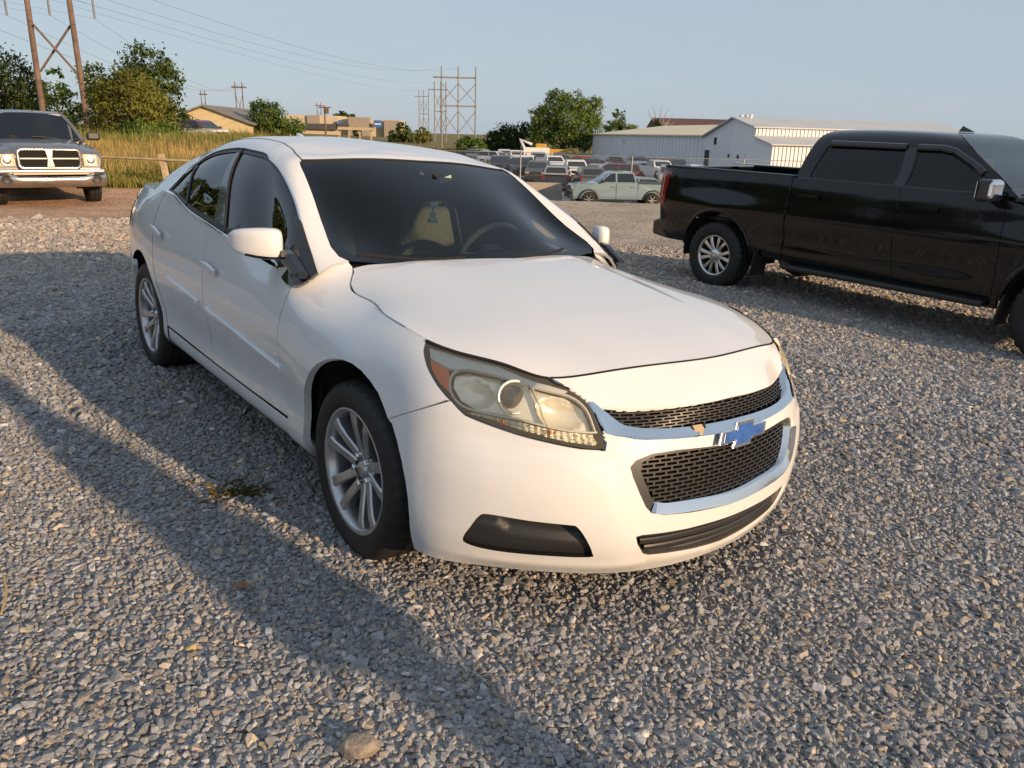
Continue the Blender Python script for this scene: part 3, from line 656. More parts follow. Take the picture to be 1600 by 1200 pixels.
# badge: slanted cross, chrome rim with blue face
def bow(sx, sz, k=.28):
    o = [(-1, -.30), (-.40, -.30), (-.40, -.62), (.40, -.62), (.40, -.30), (1, -.30), (1, .30), (.40, .30), (.40, .62), (-.40, .62), (-.40, .30), (-1, .30)]
    return [(a*sx+b*sz*k*1.4, b*sz) for a, b in o]
Pb, Nb = SK.ev([(SM, .470)]); Pb = Vector(Pb[0]); Nb = Vector(Nb[0])
ey = Vector((0, 1, 0)); ez = Nb.cross(ey).normalized()*1.0
if ez.z < 0: ez = -ez
badge = MB()
def fb(a, b, t): return Pb+ey*a+ez*b+Nb*t
badge.prism(bow(.120, .067), .008, .017, fb)
bo = badge.build('badge', chrome, sedan, bevel=.0025)
bi = MB().prism(bow(.103, .049), .016, .0195, fb).build('badge_face', blue_badge, bo, bevel=.0015)
# --- lower grille: frame, mesh, chrome strip
fr_in_h = [(SM, .418), (5.894, .427), (5.737, .434), (5.652, .428), (5.612, .408), (5.606, .385), (5.616, .355), (5.634, .31), (5.652, .270), (5.668, .252), (5.72, .240), (5.844, .228), (SM, .217)]
fr_in = fr_in_h+[(2*SM-u, v) for u, v in fr_in_h[::-1][1:-1]]
frame_dark = mat('grey_grille_plastic', (.045, .046, .048), rough=.4)
panel('lower_grille_frame', SK, low, frame_dark, sedan, holes=[fr_in], h=.025, gap=.001, depth=.035, off=-.008)
panel('lower_grille_backing', SK, low, void, sedan, h=.06, depth=0, off=-.055)
grille_mesh('lower_grille', [(u, v) for u, v in fr_in], sedan, du=.046, dv=.0150, o0=-.040, o1=-.026)
cs = [(5.655, .258), (5.70, .248), (5.844, .238), (SM, .228), (2*SM-5.844, .238), (2*SM-5.74, .246), (2*SM-5.675, .262), (2*SM-5.640, .30), (2*SM-5.62, .345), (2*SM-5.608, .392)]
csl = resample(smooth_poly(cs, 6), .012, False); tn = np.gradient(csl, axis=0); tn /= np.linalg.norm(tn, axis=1, keepdims=True); nn_ = np.stack([-tn[:, 1], tn[:, 0]], 1)
strip_p = np.concatenate([csl+nn_*.017, (csl-nn_*.017)[::-1]])
def strip_off(X):
    d = np.min(np.where(True, np.hypot(X[:, None, 0]-csl[None, :, 0], X[:, None, 1]-csl[None, :, 1]), 0), 1); k = np.argmin(np.hypot(X[:, None, 0]-csl[None, :, 0], X[:, None, 1]-csl[None, :, 1]), 1)
    return .008-.42*np.sum((X-csl[k])*nn_[k], 1)
panel('chrome_grille_strip', SK, strip_p, chrome, sedan, h=.012, depth=.03, offf=strip_off)
# --- lower intake with two slats
panel('intake_backing', SK, intk, void, sedan, h=.06, depth=0, off=-.05)
for dv in (.128, .098, .07):
    ln = [(5.63+(.128-dv)*.8, dv-.008), (5.8, dv-.012), (SM, dv-.015), (2*SM-5.8, dv-.012), (2*SM-5.63-(.128-dv)*.8, dv-.008)]
    ribbon('intake_slat', SK, smooth_poly(ln, 4), .022, .010, black_pl, sedan, off=-.026, base=.012)
panel('intake_frame', SK, intk, black_pl, sedan, holes=[[(u*.985+SM*.015, .1+(v-.1)*.84) for u, v in intk]], h=.03, depth=.03, off=-.004)
# --- fog lamp pockets
for k in (0, 1):
    T = (lambda p: p) if k == 0 else mS
    pk = np.array(T([tuple(p) for p in fog]))
    def fo(X, k=k):
        u = X[:, 0] if k == 0 else 2*SM-X[:, 0]
        ridge = np.interp(u, [5.1, 5.19, 5.23, 5.45, 5.5], [.19, .185, .158, .142, .14])
        return -.010-.022/(1+np.exp(-(X[:, 1]-ridge)/.006))
    f = panel('fog_lamp_cover', SK, pk, black_pl, sedan, h=.013, gap=-.002, depth=.0, offf=fo)
# --- headlights
def headlight(T, nm):
    hl = np.array(T([tuple(p) for p in HLS]))
    root = panel(nm, SK, hl, gloss_bk, sedan, h=.03, gap=.0015, depth=.06, off=-.078)          # housing
    lens = panel('lens', SK, hl, lens_mat, root, h=.03, gap=.006, depth=0, off=-.001)
    inn = inset(resample(hl, .03), .0075)
    rim = panel('bezel', SK, hl, gloss_bk, root, holes=[inn], h=.022, gap=.0015, depth=.03, off=-.004)
    top = T([(4.820, 0.766), (4.908, 0.780), (5.140, 0.781), (5.365, 0.753), (5.428, 0.728), (5.379, 0.714), (5.302, 0.729), (5.154, 0.740), (5.033, 0.732), (4.969, 0.708), (4.864, 0.720)])
    panel('upper_trim', SK, top, lamp_grey, root, h=.03, depth=.01, off=-.010)
    panel('side_reflector', SK, T([(4.869, 0.712), (4.965, 0.702), (4.994, 0.656), (5.009, 0.607), (4.949, 0.638), (4.898, 0.676)]), amber, root, h=.02, depth=.01, off=-.010)
    panel('reflector', SK, T([(4.999, 0.641), (4.995, 0.699), (5.033, 0.731), (5.154, 0.740), (5.306, 0.728), (5.414, 0.706), (5.459, 0.651), (5.471, 0.559), (5.395, 0.558), (5.254, 0.571), (5.090, 0.569), (5.035, 0.593)]), lamp_silver, root, h=.014, depth=.0,
          offf=lambda X: -.032-.030*np.clip(1-((np.where(X[:, 0] > SM, 2*SM-X[:, 0], X[:, 0])-5.075)/.085)**2-((X[:, 1]-.645)/.075)**2, 0, 1)-.030*np.clip(1-((np.where(X[:, 0] > SM, 2*SM-X[:, 0], X[:, 0])-5.375)/.085)**2-((X[:, 1]-.632)/.075)**2, 0, 1))
    ribbon('chrome_outline', SK, smooth_poly(T([(4.995, 0.641), (4.994, 0.698), (5.033, 0.732), (5.154, 0.741), (5.305, 0.729), (5.414, 0.706), (5.459, 0.651), (5.475, 0.563), (5.475, 0.554), (5.395, 0.556), (5.254, 0.569), (5.089, 0.567), (5.026, 0.590)]), 4, True), .006, .006, lamp_grey, root, off=-.014, closed=True)
    ribbon('divider', SK, smooth_poly(T([(5.284, 0.728), (5.300, 0.657), (5.315, 0.600), (5.330, 0.565)]), 4), .007, .012, lamp_silver, root, off=-.016)
    pc, nn = SK.ev(T([(5.227, 0.658)])); pc = Vector(pc[0]); nn = Vector(nn[0]); ax = (nn*.55+Vector((1, 0, 0))*.6).normalized()
    Q = ax.to_track_quat('Y', 'Z').to_matrix()
    mb = MB().lathe([(.030, -.06), (.050, -.035), (.053, -.016), (.047, -.014), (.042, -.03), (.030, -.032)], 28)
    mb.V = [pc+Q @ Vector(v)-nn*.004 for v in mb.V]; pr = mb.build('projector', lamp_silver, root)
    mb = MB().lathe([(.001, -.012), (.018, -.014), (.032, -.021), (.041, -.034)], 24)
    mb.V = [pc+Q @ Vector(v)-nn*.006 for v in mb.V]; mb.build('projector_lens', mat('projector_glass', (.10, .105, .12), rough=.08, coat=1), root)
    st = T([(5.066, 0.550), (5.091, 0.558), (5.253, 0.558), (5.335, 0.553), (5.471, 0.544), (5.478, 0.498), (5.474, 0.485), (5.427, 0.491), (5.332, 0.509), (5.233, 0.525), (5.132, 0.544)])
    panel('turn_lens', SK, st, lamp_silver, root, h=.008, depth=0, offf=lambda X: -.020-.005*np.sin(X[:, 0]*300)-.003*np.sin(X[:, 1]*260))
    ribbon('lamp_seal', SK, T([(4.788, 0.784), (4.909, 0.789), (5.033, 0.789), (5.139, 0.789), (5.269, 0.789), (5.374, 0.787), (5.390, 0.755), (5.430, 0.733)]), [.010, .010, .010, .008, .002], .003, void, root, off=.001)
    for bu in ((5.185, 0.547), (5.334, 0.540)):
        b0, n0 = SK.ev(T([bu])); MB().lathe([(.0005, .006), (.006, .003), (.008, -.006)], 12, c=tuple(b0[0]-n0[0]*.008)).build('turn_bulb', bulb_or, root)
    return root
headlight(lambda p: p, 'headlight'); headlight(mS, 'headlight')
# --- hood: a height field over the car, cut along the seams
hxs = np.linspace(-.62, .96, 9)
xs2 = hx; ws_full = np.concatenate([-hw[::-1][:-1], hw])
HG = np.zeros((len(hx), len(ws_full), 3))
for i, x in enumerate(hx):
    for j, w in enumerate(ws_full): HG[i, j] = (x, -w, hz[i, abs(j-(len(hw)-1))])
HS = Surf(HG, hx, ws_full, flip=True)
# soft raised shoulders that run from the cowl corners to the nose
def hood_off(X):
    w = np.abs(X[:, 1]); line = .47-.13*np.clip((X[:, 0]+.35)/1.0, 0, 1)
    return .011/(1+np.exp((w-line)/.022))*np.clip((.78-X[:, 0])/.35, 0, 1)*np.clip((X[:, 0]+.40)/.1+.5, .3, 1)
hood_R = [(float(p[0]), float(-p[1])) for p in SK.ev([(u, .79) for u in np.linspace(uS[11]+.004, SM, 64)])[0]]
hood_b = [(-.312, 0), (-.345, .25), (-.40, .48), (-.440, .60)]
half = hood_b+hood_R
hood_poly = [(x, -w) for x, w in half]+[(x, w) for x, w in half[::-1][1:-1]]
panel('hood', HS, hood_poly, white, sedan, h=.03, gap=.0042, depth=.02, offf=hood_off)
panel('engine_bay_cover', HS, [(x*.97, y*.97) for x, y in hood_poly], void, sedan, h=.1, depth=0, off=-.05)
cowl = [(-.33, 0), (-.36, .25), (-.42, .48), (-.46, .655), (-.50, .70), (-.58, .70), (-.56, .4), (-.52, 0)]
panel('cowl_panel', HS, [(x, -w) for x, w in cowl]+[(x, w) for x, w in cowl[::-1][1:-1]], black_pl, sedan, h=.04, depth=.0, off=-.018)
panel('cowl_panel', HS, [(x+.05, -w) for x, w in cowl]+[(x+.05, w) for x, w in cowl[::-1][1:-1]], void, sedan, h=.06, depth=.0, off=-.03)
ribbon('hood_seal', SK, [(u, .7895) for u in np.linspace(5.392, 2*SM-5.392, 40)], .0065, .0012, void, sedan, off=.0)
# --- sides
for k in (0, 1):
    T = (lambda p: [tuple(q) for q in p]) if k == 0 else (lambda p: mS([tuple(q) for q in p]))
    fa = [p for p in farch if (p[0] > 4.47 and p[1] > .40) or (p[0] <= 4.47 and p[1] > .145)]
    fa_low = [p for p in farch if p[0] <= 4.47 and .015 < p[1] <= .145]
    fender = fa+fa_low[:1]+[(fa[-1][0]-.005, .145) if False else (farch[-1][0], .02)] if False else None
    fb_ = [p for p in farch if p[0] <= 4.47 and p[1] > .02]
    ff = [p for p in farch if p[0] > 4.47 and p[1] > .416]
    fender = [(4.757, 0.417)]+ff[1:]+fb_+[(fb_[-1][0]-.003, .012), (3.93, .012), (3.925, .13), (3.905, .50), (3.928, .789)] + [(4.071, .789), (4.251, .789), (4.471, .789), (4.782, 0.789), (4.819, 0.729), (4.880, 0.673), (4.950, 0.623), (5.013, 0.581), (4.995, 0.578), (4.874, 0.498)]
    panel('fender', SK, T(fender), white, sedan, h=.03, gap=.0015, depth=.03)
    door = [(3.928, .785), (3.905, .50), (3.925, .16), (3.5, .155), (2.98, .155), (2.985, .36), (2.937, .65), (2.912, .785)]
    d1 = panel('front_door', SK, T(smooth_poly(door[:3], 3)[:-1].tolist()+door[2:5]+smooth_poly(door[4:], 4)[1:].tolist()), white, sedan, h=.03, gap=.003, depth=.03)
    door2 = [(2.912, .785), (2.937, .65), (2.985, .36), (2.98, .155), (2.6, .16), (2.20, .165), (2.18, .26), (2.12, .40), (2.045, .53), (2.01, .66), (2.03, .785)]
    d2 = panel('rear_door', SK, T(door2), white, sedan, h=.03, gap=.003, depth=.03)
    rocker = [(3.93, .02), (3.93, .150), (3.5, .150), (2.98, .150), (2.6, .153), (2.21, .155), (2.19, .03)]
    rocker = [(3.926, .012), (3.922, .150), (3.5, .148), (2.98, .148), (2.6, .150), (2.197, .157), (2.215, .012)]
    panel('rocker_panel', SK, T(rocker), white, sedan, h=.03, gap=.002, depth=.02, off=-.006)
    q = [(2.197, .157), (2.177, .26), (2.117, .40), (2.042, .53), (2.007, .66), (2.027, .785), (1.733, .787), (1.288, .787), (.947, .787), (.73, .787), (.73, .735), (1.13, .735), (1.15, .56), (.73, .56), (.73, .50), (1.28, .50)]
    ra = [p for p in rarch if p[0] <= 1.75 and p[1] > .012 and p[1] < .5]
    rp = [p for p in rarch if p[1] > .02]
    rfront = [p for p in rp if p[0] >= 1.733]; rback = [p for p in rp if p[0] < 1.733]
    q = q[:-1]+[(1.27, .50)]+[(rback[len(rback)//2][0], rback[len(rback)//2][1])]
    quarter = q[:-1]+[p for p in rback if p[1] > .42][::-1][0:0]+[p for p in reversed(rback) if p[1] > .40 and p[0] > 1.25]+[p for p in reversed(rfront)]+[(2.213, .02)]
    panel('quarter_panel', SK, T(quarter), white, sedan, h=.03, gap=.0015, depth=.03)
    panel('tail_light', SK, T([(.72, .565), (1.14, .565), (1.12, .73), (.72, .73)]), red_lens, sedan, h=.05, gap=.002, depth=.03, off=.004)
    # trim and handles
    ml = smooth_poly([(2.385, .449), (2.7, .432), (3.256, .395), (3.915, .349)], 5)
    a = [p for p in ml if p[0] < 2.955]; b = [p for p in ml if p[0] > 2.99]
    ribbon('side_molding', SK, T(a), .028, .012, white, d2); ribbon('side_molding', SK, T(b), .028, .012, white, d1)
    for (hu, hv, dd) in ((2.165, .622, d2), (3.095, .612, d1)):
        cup = [(hu-.07+.14*(.5+.5*math.cos(t)), hv-.003+.030*math.sin(t)) for t in np.linspace(0, 2*PI, 20, endpoint=False)]
        panel('handle_recess', SK, T(cup), white, dd, h=.012, depth=0, offf=lambda X, hu=hu, hv=hv, k=k: .0015-.0*X[:, 0])
        ribbon('door_handle', SK, T(smooth_poly([(hu-.105, hv+.012), (hu-.06, hv+.008), (hu, hv+.004), (hu+.075, hv-.002)], 4)), [.012, .026, .028, .022], .022, white, dd, off=.010, base=-.008)
    # arch lip liner
    for (cx, rad, wy) in ((.015, .415, .88), (-2.738, .405, .88)):
        s = -1 if k == 0 else 1
        mb = MB().lathe([(rad, s*.845), (rad, s*.55), (.12, s*.50)], 36, c=(cx, 0, .335), a0=R(-25), a1=R(205))
        mb.build('wheel_liner', underside, sedan, fix=False)
# --- rear: bumper, trunk lid and deck
rb = [(0.0, .50), (1.27, .50)]+[p for p in reversed(rarch) if p[0] < 1.5 and p[1] < .46 and p[1] > .02][::1]
rbk = [p for p in rarch if p[0] < 1.6 and .02 < p[1] < .42]
rbk = sorted(rbk, key=lambda p: -p[1])
for k in (0, 1):
    T = (lambda p: [tuple(q) for q in p]) if k == 0 else mS
    panel('rear_bumper', SK, T([(0.0, .0), (0.0, .497), (.72, .497), (1.268, .497)]+rbk[1:]+[(rbk[-1][0]-.01, 0)]), white, sedan, h=.05, gap=.001, depth=.03)
    panel('trunk_lid', SK, T([(0, .502), (.725, .502), (.725, .787), (0, .787)]), white, sedan, h=.05, gap=.001, depth=.02)
DX = [-2.95, -3.2, -3.45, -3.7, -3.855]; DW = [0, .40, .72]
DZ = [[1.10, 1.09, 1.06], [1.105, 1.095, 1.066], [1.10, 1.09, 1.058], [1.085, 1.075, 1.045], [1.062, 1.056, 1.02]]
DG = np.array([[(x, (w if j >= 2 else -w), DZ[i][abs(j-2)]) for j, w in enumerate([.72, .40, 0, .40, .72])] for i, x in enumerate(DX)])
DS = Surf(DG, [0, .25, .5, .75, .905], [0, .32, .72, 1.12, 1.44], flip=True)
DS.N *= np.sign(DS.N[..., 2:3])
panel('trunk_deck', DS, [(0.2, .05), (.5, .03), (.75, .12), (.88, .33), (.905, .72), (.88, 1.11), (.75, 1.32), (.5, 1.41), (.2, 1.39)], white, sedan, h=.05, depth=.02)
# --- greenhouse
win_o = [(1.352, .012), (1.352, .045), (1.368, .13), (1.415, .255), (1.50, .345), (1.62, .388), (1.773, .402), (2.13, .408), (2.6, .406), (2.93, .405), (3.05, .388), (3.092, .34), (3.098, .257), (3.100, .151), (3.112, .05), (3.116, .010), (2.872, .010), (2.402, .010), (2.132, .010), (1.761, .010)]
win_s = np.concatenate([smooth_poly(win_o[:16], 3), np.array(win_o[16:])])
WR = [(3.266, .0), (3.219, .021), (3.204, .055), (3.214, .127), (3.218, .223), (3.222, .32), (3.216, .385), (3.235, .398), (3.40, .397), (GM, .389)]
wsp = WR+[(2*GM-u, v) for u, v in reversed(WR[:-1])]
blp = [(0.0, .06), (.55, .055), (.66, .08), (.62, .22), (.585, .345), (.55, .37), (0, .385)]
side_poly_G = [(0, 0), (0, .06)]+blp[1:-1]+[(0, .385), (0, 1.02), (GM, 1.02), (GM, .389)]
for k in (0, 1):
    T = (lambda p: [tuple(q) for q in p]) if k == 0 else (lambda p: mG([tuple(q) for q in p]))
    outer = [(0, 0), (0, .06)]+blp[1:-1]+[(0, .385), (0, 1.02), (GM, 1.02), (GM, .391), (3.40, .399), (3.235, .400), (3.213, .386), (3.219, .32), (3.215, .223), (3.211, .127), (3.201, .055), (3.216, .019), (3.25, .0)]
    panel('roof', GK, T(outer), white, sedan, holes=[T(win_s)], h=.04, depth=.012)
    # seal, chrome outline, glass
    panel('window_seal', GK, T(win_s), black_pl, sedan, holes=[T(inset(resample(win_s, .03), .026))], h=.03, depth=.02, off=-.004, gap=.004)
    ribbon('window_chrome', GK, T(smooth_poly(win_o[:14], 4)), .009, .004, chrome, sedan, off=0)
    ribbon('belt_chrome', GK, T([(1.345, .006), (1.761, .004), (2.132, .004), (2.402, .004), (2.90, .004)]), .013, .007, chrome, sedan, off=.001)
    gl = inset(resample(win_s, .03), .015); bpi = np.array([(2.19, .42), (2.22, .30), (2.27, .15), (2.325, -.01)]); bpo = np.array([(2.10, .42), (2.115, .3), (2.14, .15), (2.165, -.01)])
    def cutp(lo, hi):
        """piece of the opening between two slanted lines u(v)"""
        o = []
        for v in np.linspace(.022, .40, 16):
            o.append(v)
        ul = lambda v: np.interp(v, lo[::-1, 1], lo[::-1, 0]); uh = lambda v: np.interp(v, hi[::-1, 1], hi[::-1, 0])
        G = resample(gl, .015); m = [p for p in G if ul(p[1]) < p[0] < uh(p[1])]
        # walk: keep the order of the outline, bridge the cuts with straight slants
        return m
    def region(lo, hi):
        G = resample(gl, .012); keep = (G[:, 0] > np.interp(G[:, 1], lo[::-1, 1], lo[::-1, 0])) & (G[:, 0] < np.interp(G[:, 1], hi[::-1, 1], hi[::-1, 0]))
        n = len(G); st = next((i for i in range(n) if keep[i] and not keep[i-1]), 0)
        return np.array([G[(st+i) % n] for i in range(n) if keep[(st+i) % n]])
    qd = np.array([(1.47, .42), (1.53, .30), (1.62, .16), (1.72, .02), (1.74, -.01)])
    far_l = np.array([(0, .5), (0, -.1)]); far_r = np.array([(9, .5), (9, -.1)])
    panel('rear_quarter_window', GK, T(region(far_l, qd)), side_glass, sedan, h=.04, depth=0, off=-.008, gap=.0)
    panel('rear_door_window', GK, T(region(qd+[.03, 0], bpo)), side_glass, sedan, h=.04, depth=0, off=-.008, gap=.002)
    panel('front_door_window', GK, T(region(bpi, far_r)), side_glass, sedan, h=.04, depth=0, off=-.008)
    bpp = np.concatenate([bpo[::-1]+[-.004, 0], bpi+[.004, 0]]); bpp[:, 1] = np.clip(bpp[:, 1], .012, .404)
    panel('door_pillar', GK, T(bpp), gloss_bk, sedan, h=.03, depth=.01, off=-.005)
    ribbon('pillar_seal', GK, T([(2.19, .40), (2.22, .30), (2.27, .15), (2.32, .012)]), .014, .004, black_pl, sedan, off=-.002)
    ribbon('quarter_seal', GK, T([tuple(p) for p in qd[1:4]+[.015, 0]]+[]), .022, .004, black_pl, sedan, off=-.004)
    ribbon('roof_seam', GK, T(smooth_poly([(3.225, .404), (3.16, .47), (3.054, .530), (2.8, .545), (2.421, .545), (1.75, .53), (1.0, .50)], 4)), .007, .0012, frame_dark if False else black_pl, sedan)
ribbon('header_seal', GK, [(3.222, .397), (3.40, .398), (GM, .390), (2*GM-3.40, .398), (2*GM-3.222, .397)], .010, .001, black_pl, sedan)
panel('windshield', GK, wsp, ws_glass, sedan, h=.04, depth=0, off=-.003, gap=.002)
fi = [(3.29, .035), (3.272, .06), (3.268, .15), (3.272, .25), (3.275, .33), (3.30, .348), (3.45, .347), (GM, .338)]
fin = fi+[(2*GM-u, v) for u, v in reversed(fi[:-1])]
panel('windshield_border', GK, wsp, gloss_bk, sedan, holes=[fin], h=.03, depth=0, off=-.006, gap=.001)
for k in (0, 1):
    T = (lambda p: p) if k == 0 else mG
    panel('rear_window', GK, T(blp), side_glass, sedan, h=.05, depth=0, off=-.003)
# antenna fin
fin_b = MB(); Pf = np.array([-2.45, 0, 1.415])
sec = []
for x, w, h_ in ((.10, .004, .0), (.05, .016, .022), (0, .020, .040), (-.04, .018, .050), (-.062, .010, .046), (-.066, .004, .0)):
    sec.append([(Pf[0]+x, -w, 1.415), (Pf[0]+x, -w*.5, 1.42+h_), (Pf[0]+x, w*.5, 1.42+h_), (Pf[0]+x, w, 1.415)])
V = [p for s in sec for p in s]; F = [(i*4+q, i*4+q+1, i*4+q+5, i*4+q+4) for i in range(5) for q in range(3)]
fin_b.add(V, F, True).build('roof_antenna', white, sedan)
# --- mirrors
def mirror(s):
    """s = -1 right, +1 left"""
    st = [(-.875, -.622, 1.045, .058, .055), (-.895, -.612, 1.046, .060, .058), (-.93, -.625, 1.046, .060, .058), (-.965, -.648, 1.046, .057, .055), (-1.0, -.682, 1.046, .050, .047), (-1.02, -.712, 1.046, .040, .036), (-1.032, -.738, 1.046, .022, .02)]
    V = []; F = []; n = 20
    for (y, x, z, hz_, dx) in st:
        for q in range(n):
            a = 2*PI*q/n; ca, sa = math.cos(a), math.sin(a); e = .62
            px = math.copysign(abs(ca)**e, ca); pz = math.copysign(abs(sa)**e, sa)
            V.append((x-.045+px*(.045 if px > 0 else .030)*dx/.055, (y)*(-s), z+pz*hz_-.004*px))
    for i in range(len(st)-1):
        for q in range(n): F.append((i*n+q, i*n+(q+1) % n, (i+1)*n+(q+1) % n, (i+1)*n+q))
    F += [tuple(range(n)), tuple(range((len(st)-1)*n, len(st)*n))]
    # split colour: white cap above, black base below
    mb = MB().add(V, F, True); o = mb.build('mirror', [white, gloss_bk], sedan)
    for p in o.data.polygons:
        if p.center.z < 1.001 or abs(p.normal.x) > .9 and p.normal.x < 0: p.material_index = 1
    yy = lambda y: y*(-s)
    arm = MB().prism([(-.665, 1.0), (-.60, 1.03), (-.56, 1.02), (-.46, .965), (-.44, .94), (-.50, .945), (-.60, .975)], yy(-.842), yy(-.892), lambda a, b, t: (a, t, b))
    arm.build('mirror_arm', gloss_bk, o, bevel=.012)
    T = (lambda p: p) if s < 0 else mG
    panel('mirror_sail', GK, T([(3.122, .0), (3.119, .05), (3.108, .15), (3.085, .19), (2.89, .02), (2.87, .0)]), gloss_bk, o, h=.02, depth=.012, off=.008)
    gm = MB().box((-.715, yy(-.95), 1.046), (.004, .11, .085), rz=.35*s); gm.build('mirror_glass', chrome, o)
mirror(-1); mirror(1)
# --- wipers
for L in ([(3.29, .004), (3.45, .012), (3.72, .024)], [(3.86, .008), (4.05, .022), (4.30, .032)]):
    q, nn = GK.ev(resample(L, .05, False)); MB().tube([tuple(a+b*.022) for a, b in zip(q, nn)], .0065, 6).build('wiper', void, sedan)
# --- floor, interior
MB().box((-1.4, 0, .22), (2.0, 1.5, .05)).box((.30, 0, .26), (.7, 1.1, .05)).box((-3.2, 0, .3), (1.1, 1.2, .05)).box((-1.4, 0, .24), (4.4, .5, .06)).build('underbody', underside, sedan)
inn = MB().box((-1.55, 0, .30), (2.3, 1.5, .04)); inn.build('cabin_floor', dark_in, sedan)
dash = MB(); dp = [(-.50, .93), (-.62, .965), (-.80, .96), (-.92, .90), (-.90, .60), (-.5, .5)]
dash.prism(dp, -.68, .68, lambda a, b, t: (a, t, b)).build('dashboard', dark_in, sedan, bevel=.02)
def seat(y, x0, m, w=.50, hr=True):
    mb = MB(); o = MB().box((x0+.22, y, .52), (.50, w, .16)).build('seat', m, sedan, bevel=.04)
    Mx = Matrix.Rotation(R(-18), 4, 'Y')
    MB().box((x0-.10, y, .83), (.12, w*.94, .60), M=Mx).build('seat_back', m, o, bevel=.045, seg=3)
    if hr:
        MB().box((x0-.235, y, 1.205), (.09, .26, .17), M=Mx).build('headrest', m, o, bevel=.035, seg=3)
        [MB().tube([(x0-.20, y+q, 1.09), (x0-.22, y+q, 1.16)], .008, 6).build('headrest_post', chrome, o) for q in (-.06, .06)]
seat(-.37, -1.35, tan_cloth); seat(.37, -1.35, tan_cloth)
MB().box((-2.25, 0, .55), (.5, 1.3, .2)).box((-2.5, 0, .83), (.14, 1.3, .55), M=Matrix.Rotation(R(-22), 4, 'Y')).box((-2.66, -.4, 1.10), (.1, .26, .15)).box((-2.66, .4, 1.10), (.1, .26, .15)).build('rear_seat', tan_cloth, sedan, bevel=.03)
MB().box((-2.95, 0, 1.02), (.6, 1.2, .03)).build('parcel_shelf', dark_in, sedan)
panel('headliner', GK, [(.7, .42), (1.7, .46), (3.0, .46), (3.3, .46), (GM, .44), (GM, 1.02), (.7, 1.02)], headliner, sedan, h=.08, depth=0, off=-.03)
panel('headliner', GK, mG([(.7, .42), (1.7, .46), (3.0, .46), (3.3, .46), (GM, .44), (GM, 1.02), (.7, 1.02)]), headliner, sedan, h=.08, depth=0, off=-.03)
# steering wheel
sw = MB(); Qs = Matrix.Rotation(R(-62), 3, 'Y'); ring = [Vector((.185*math.cos(a), .185*math.sin(a), 0)) for a in np.linspace(0, 2*PI, 29)]
ring = [Qs @ v+Vector((-.93, .37, .93)) for v in ring]
sw.tube(ring, .016, 8, cap=False)
for a in (0, PI, PI*1.5): sw.tube([Vector((-.93, .37, .93)), Qs @ Vector((.18*math.sin(a), .18*math.cos(a), 0))+Vector((-.93, .37, .93))], .016, 6)
sw.box((-.93, .37, .93), (.1, .12, .05), M=Matrix.Rotation(R(-62), 4, 'Y')); sw.build('steering_wheel', grey_cloth, sedan)
rvm = MB().box((-.93, 0, 1.268), (.035, .23, .062)); rv = rvm.build('rear_view_mirror', dark_in, sedan, bevel=.012)
MB().tube([(-.93, 0, 1.29), (-.90, 0, 1.325)], .012, 8).build('mirror_stem', dark_in, rv)
MB().box((-.948, 0, 1.268), (.003, .21, .05)).build('mirror_face', chrome, rv)
tag_g = mat('pale_green_card', (.34, .45, .36), rough=.6)
MB().box((-.905, .06, 1.305), (.004, .07, .022), M=Matrix.Rotation(R(18), 4, 'X')).build('toll_tag', tag_g, sedan)
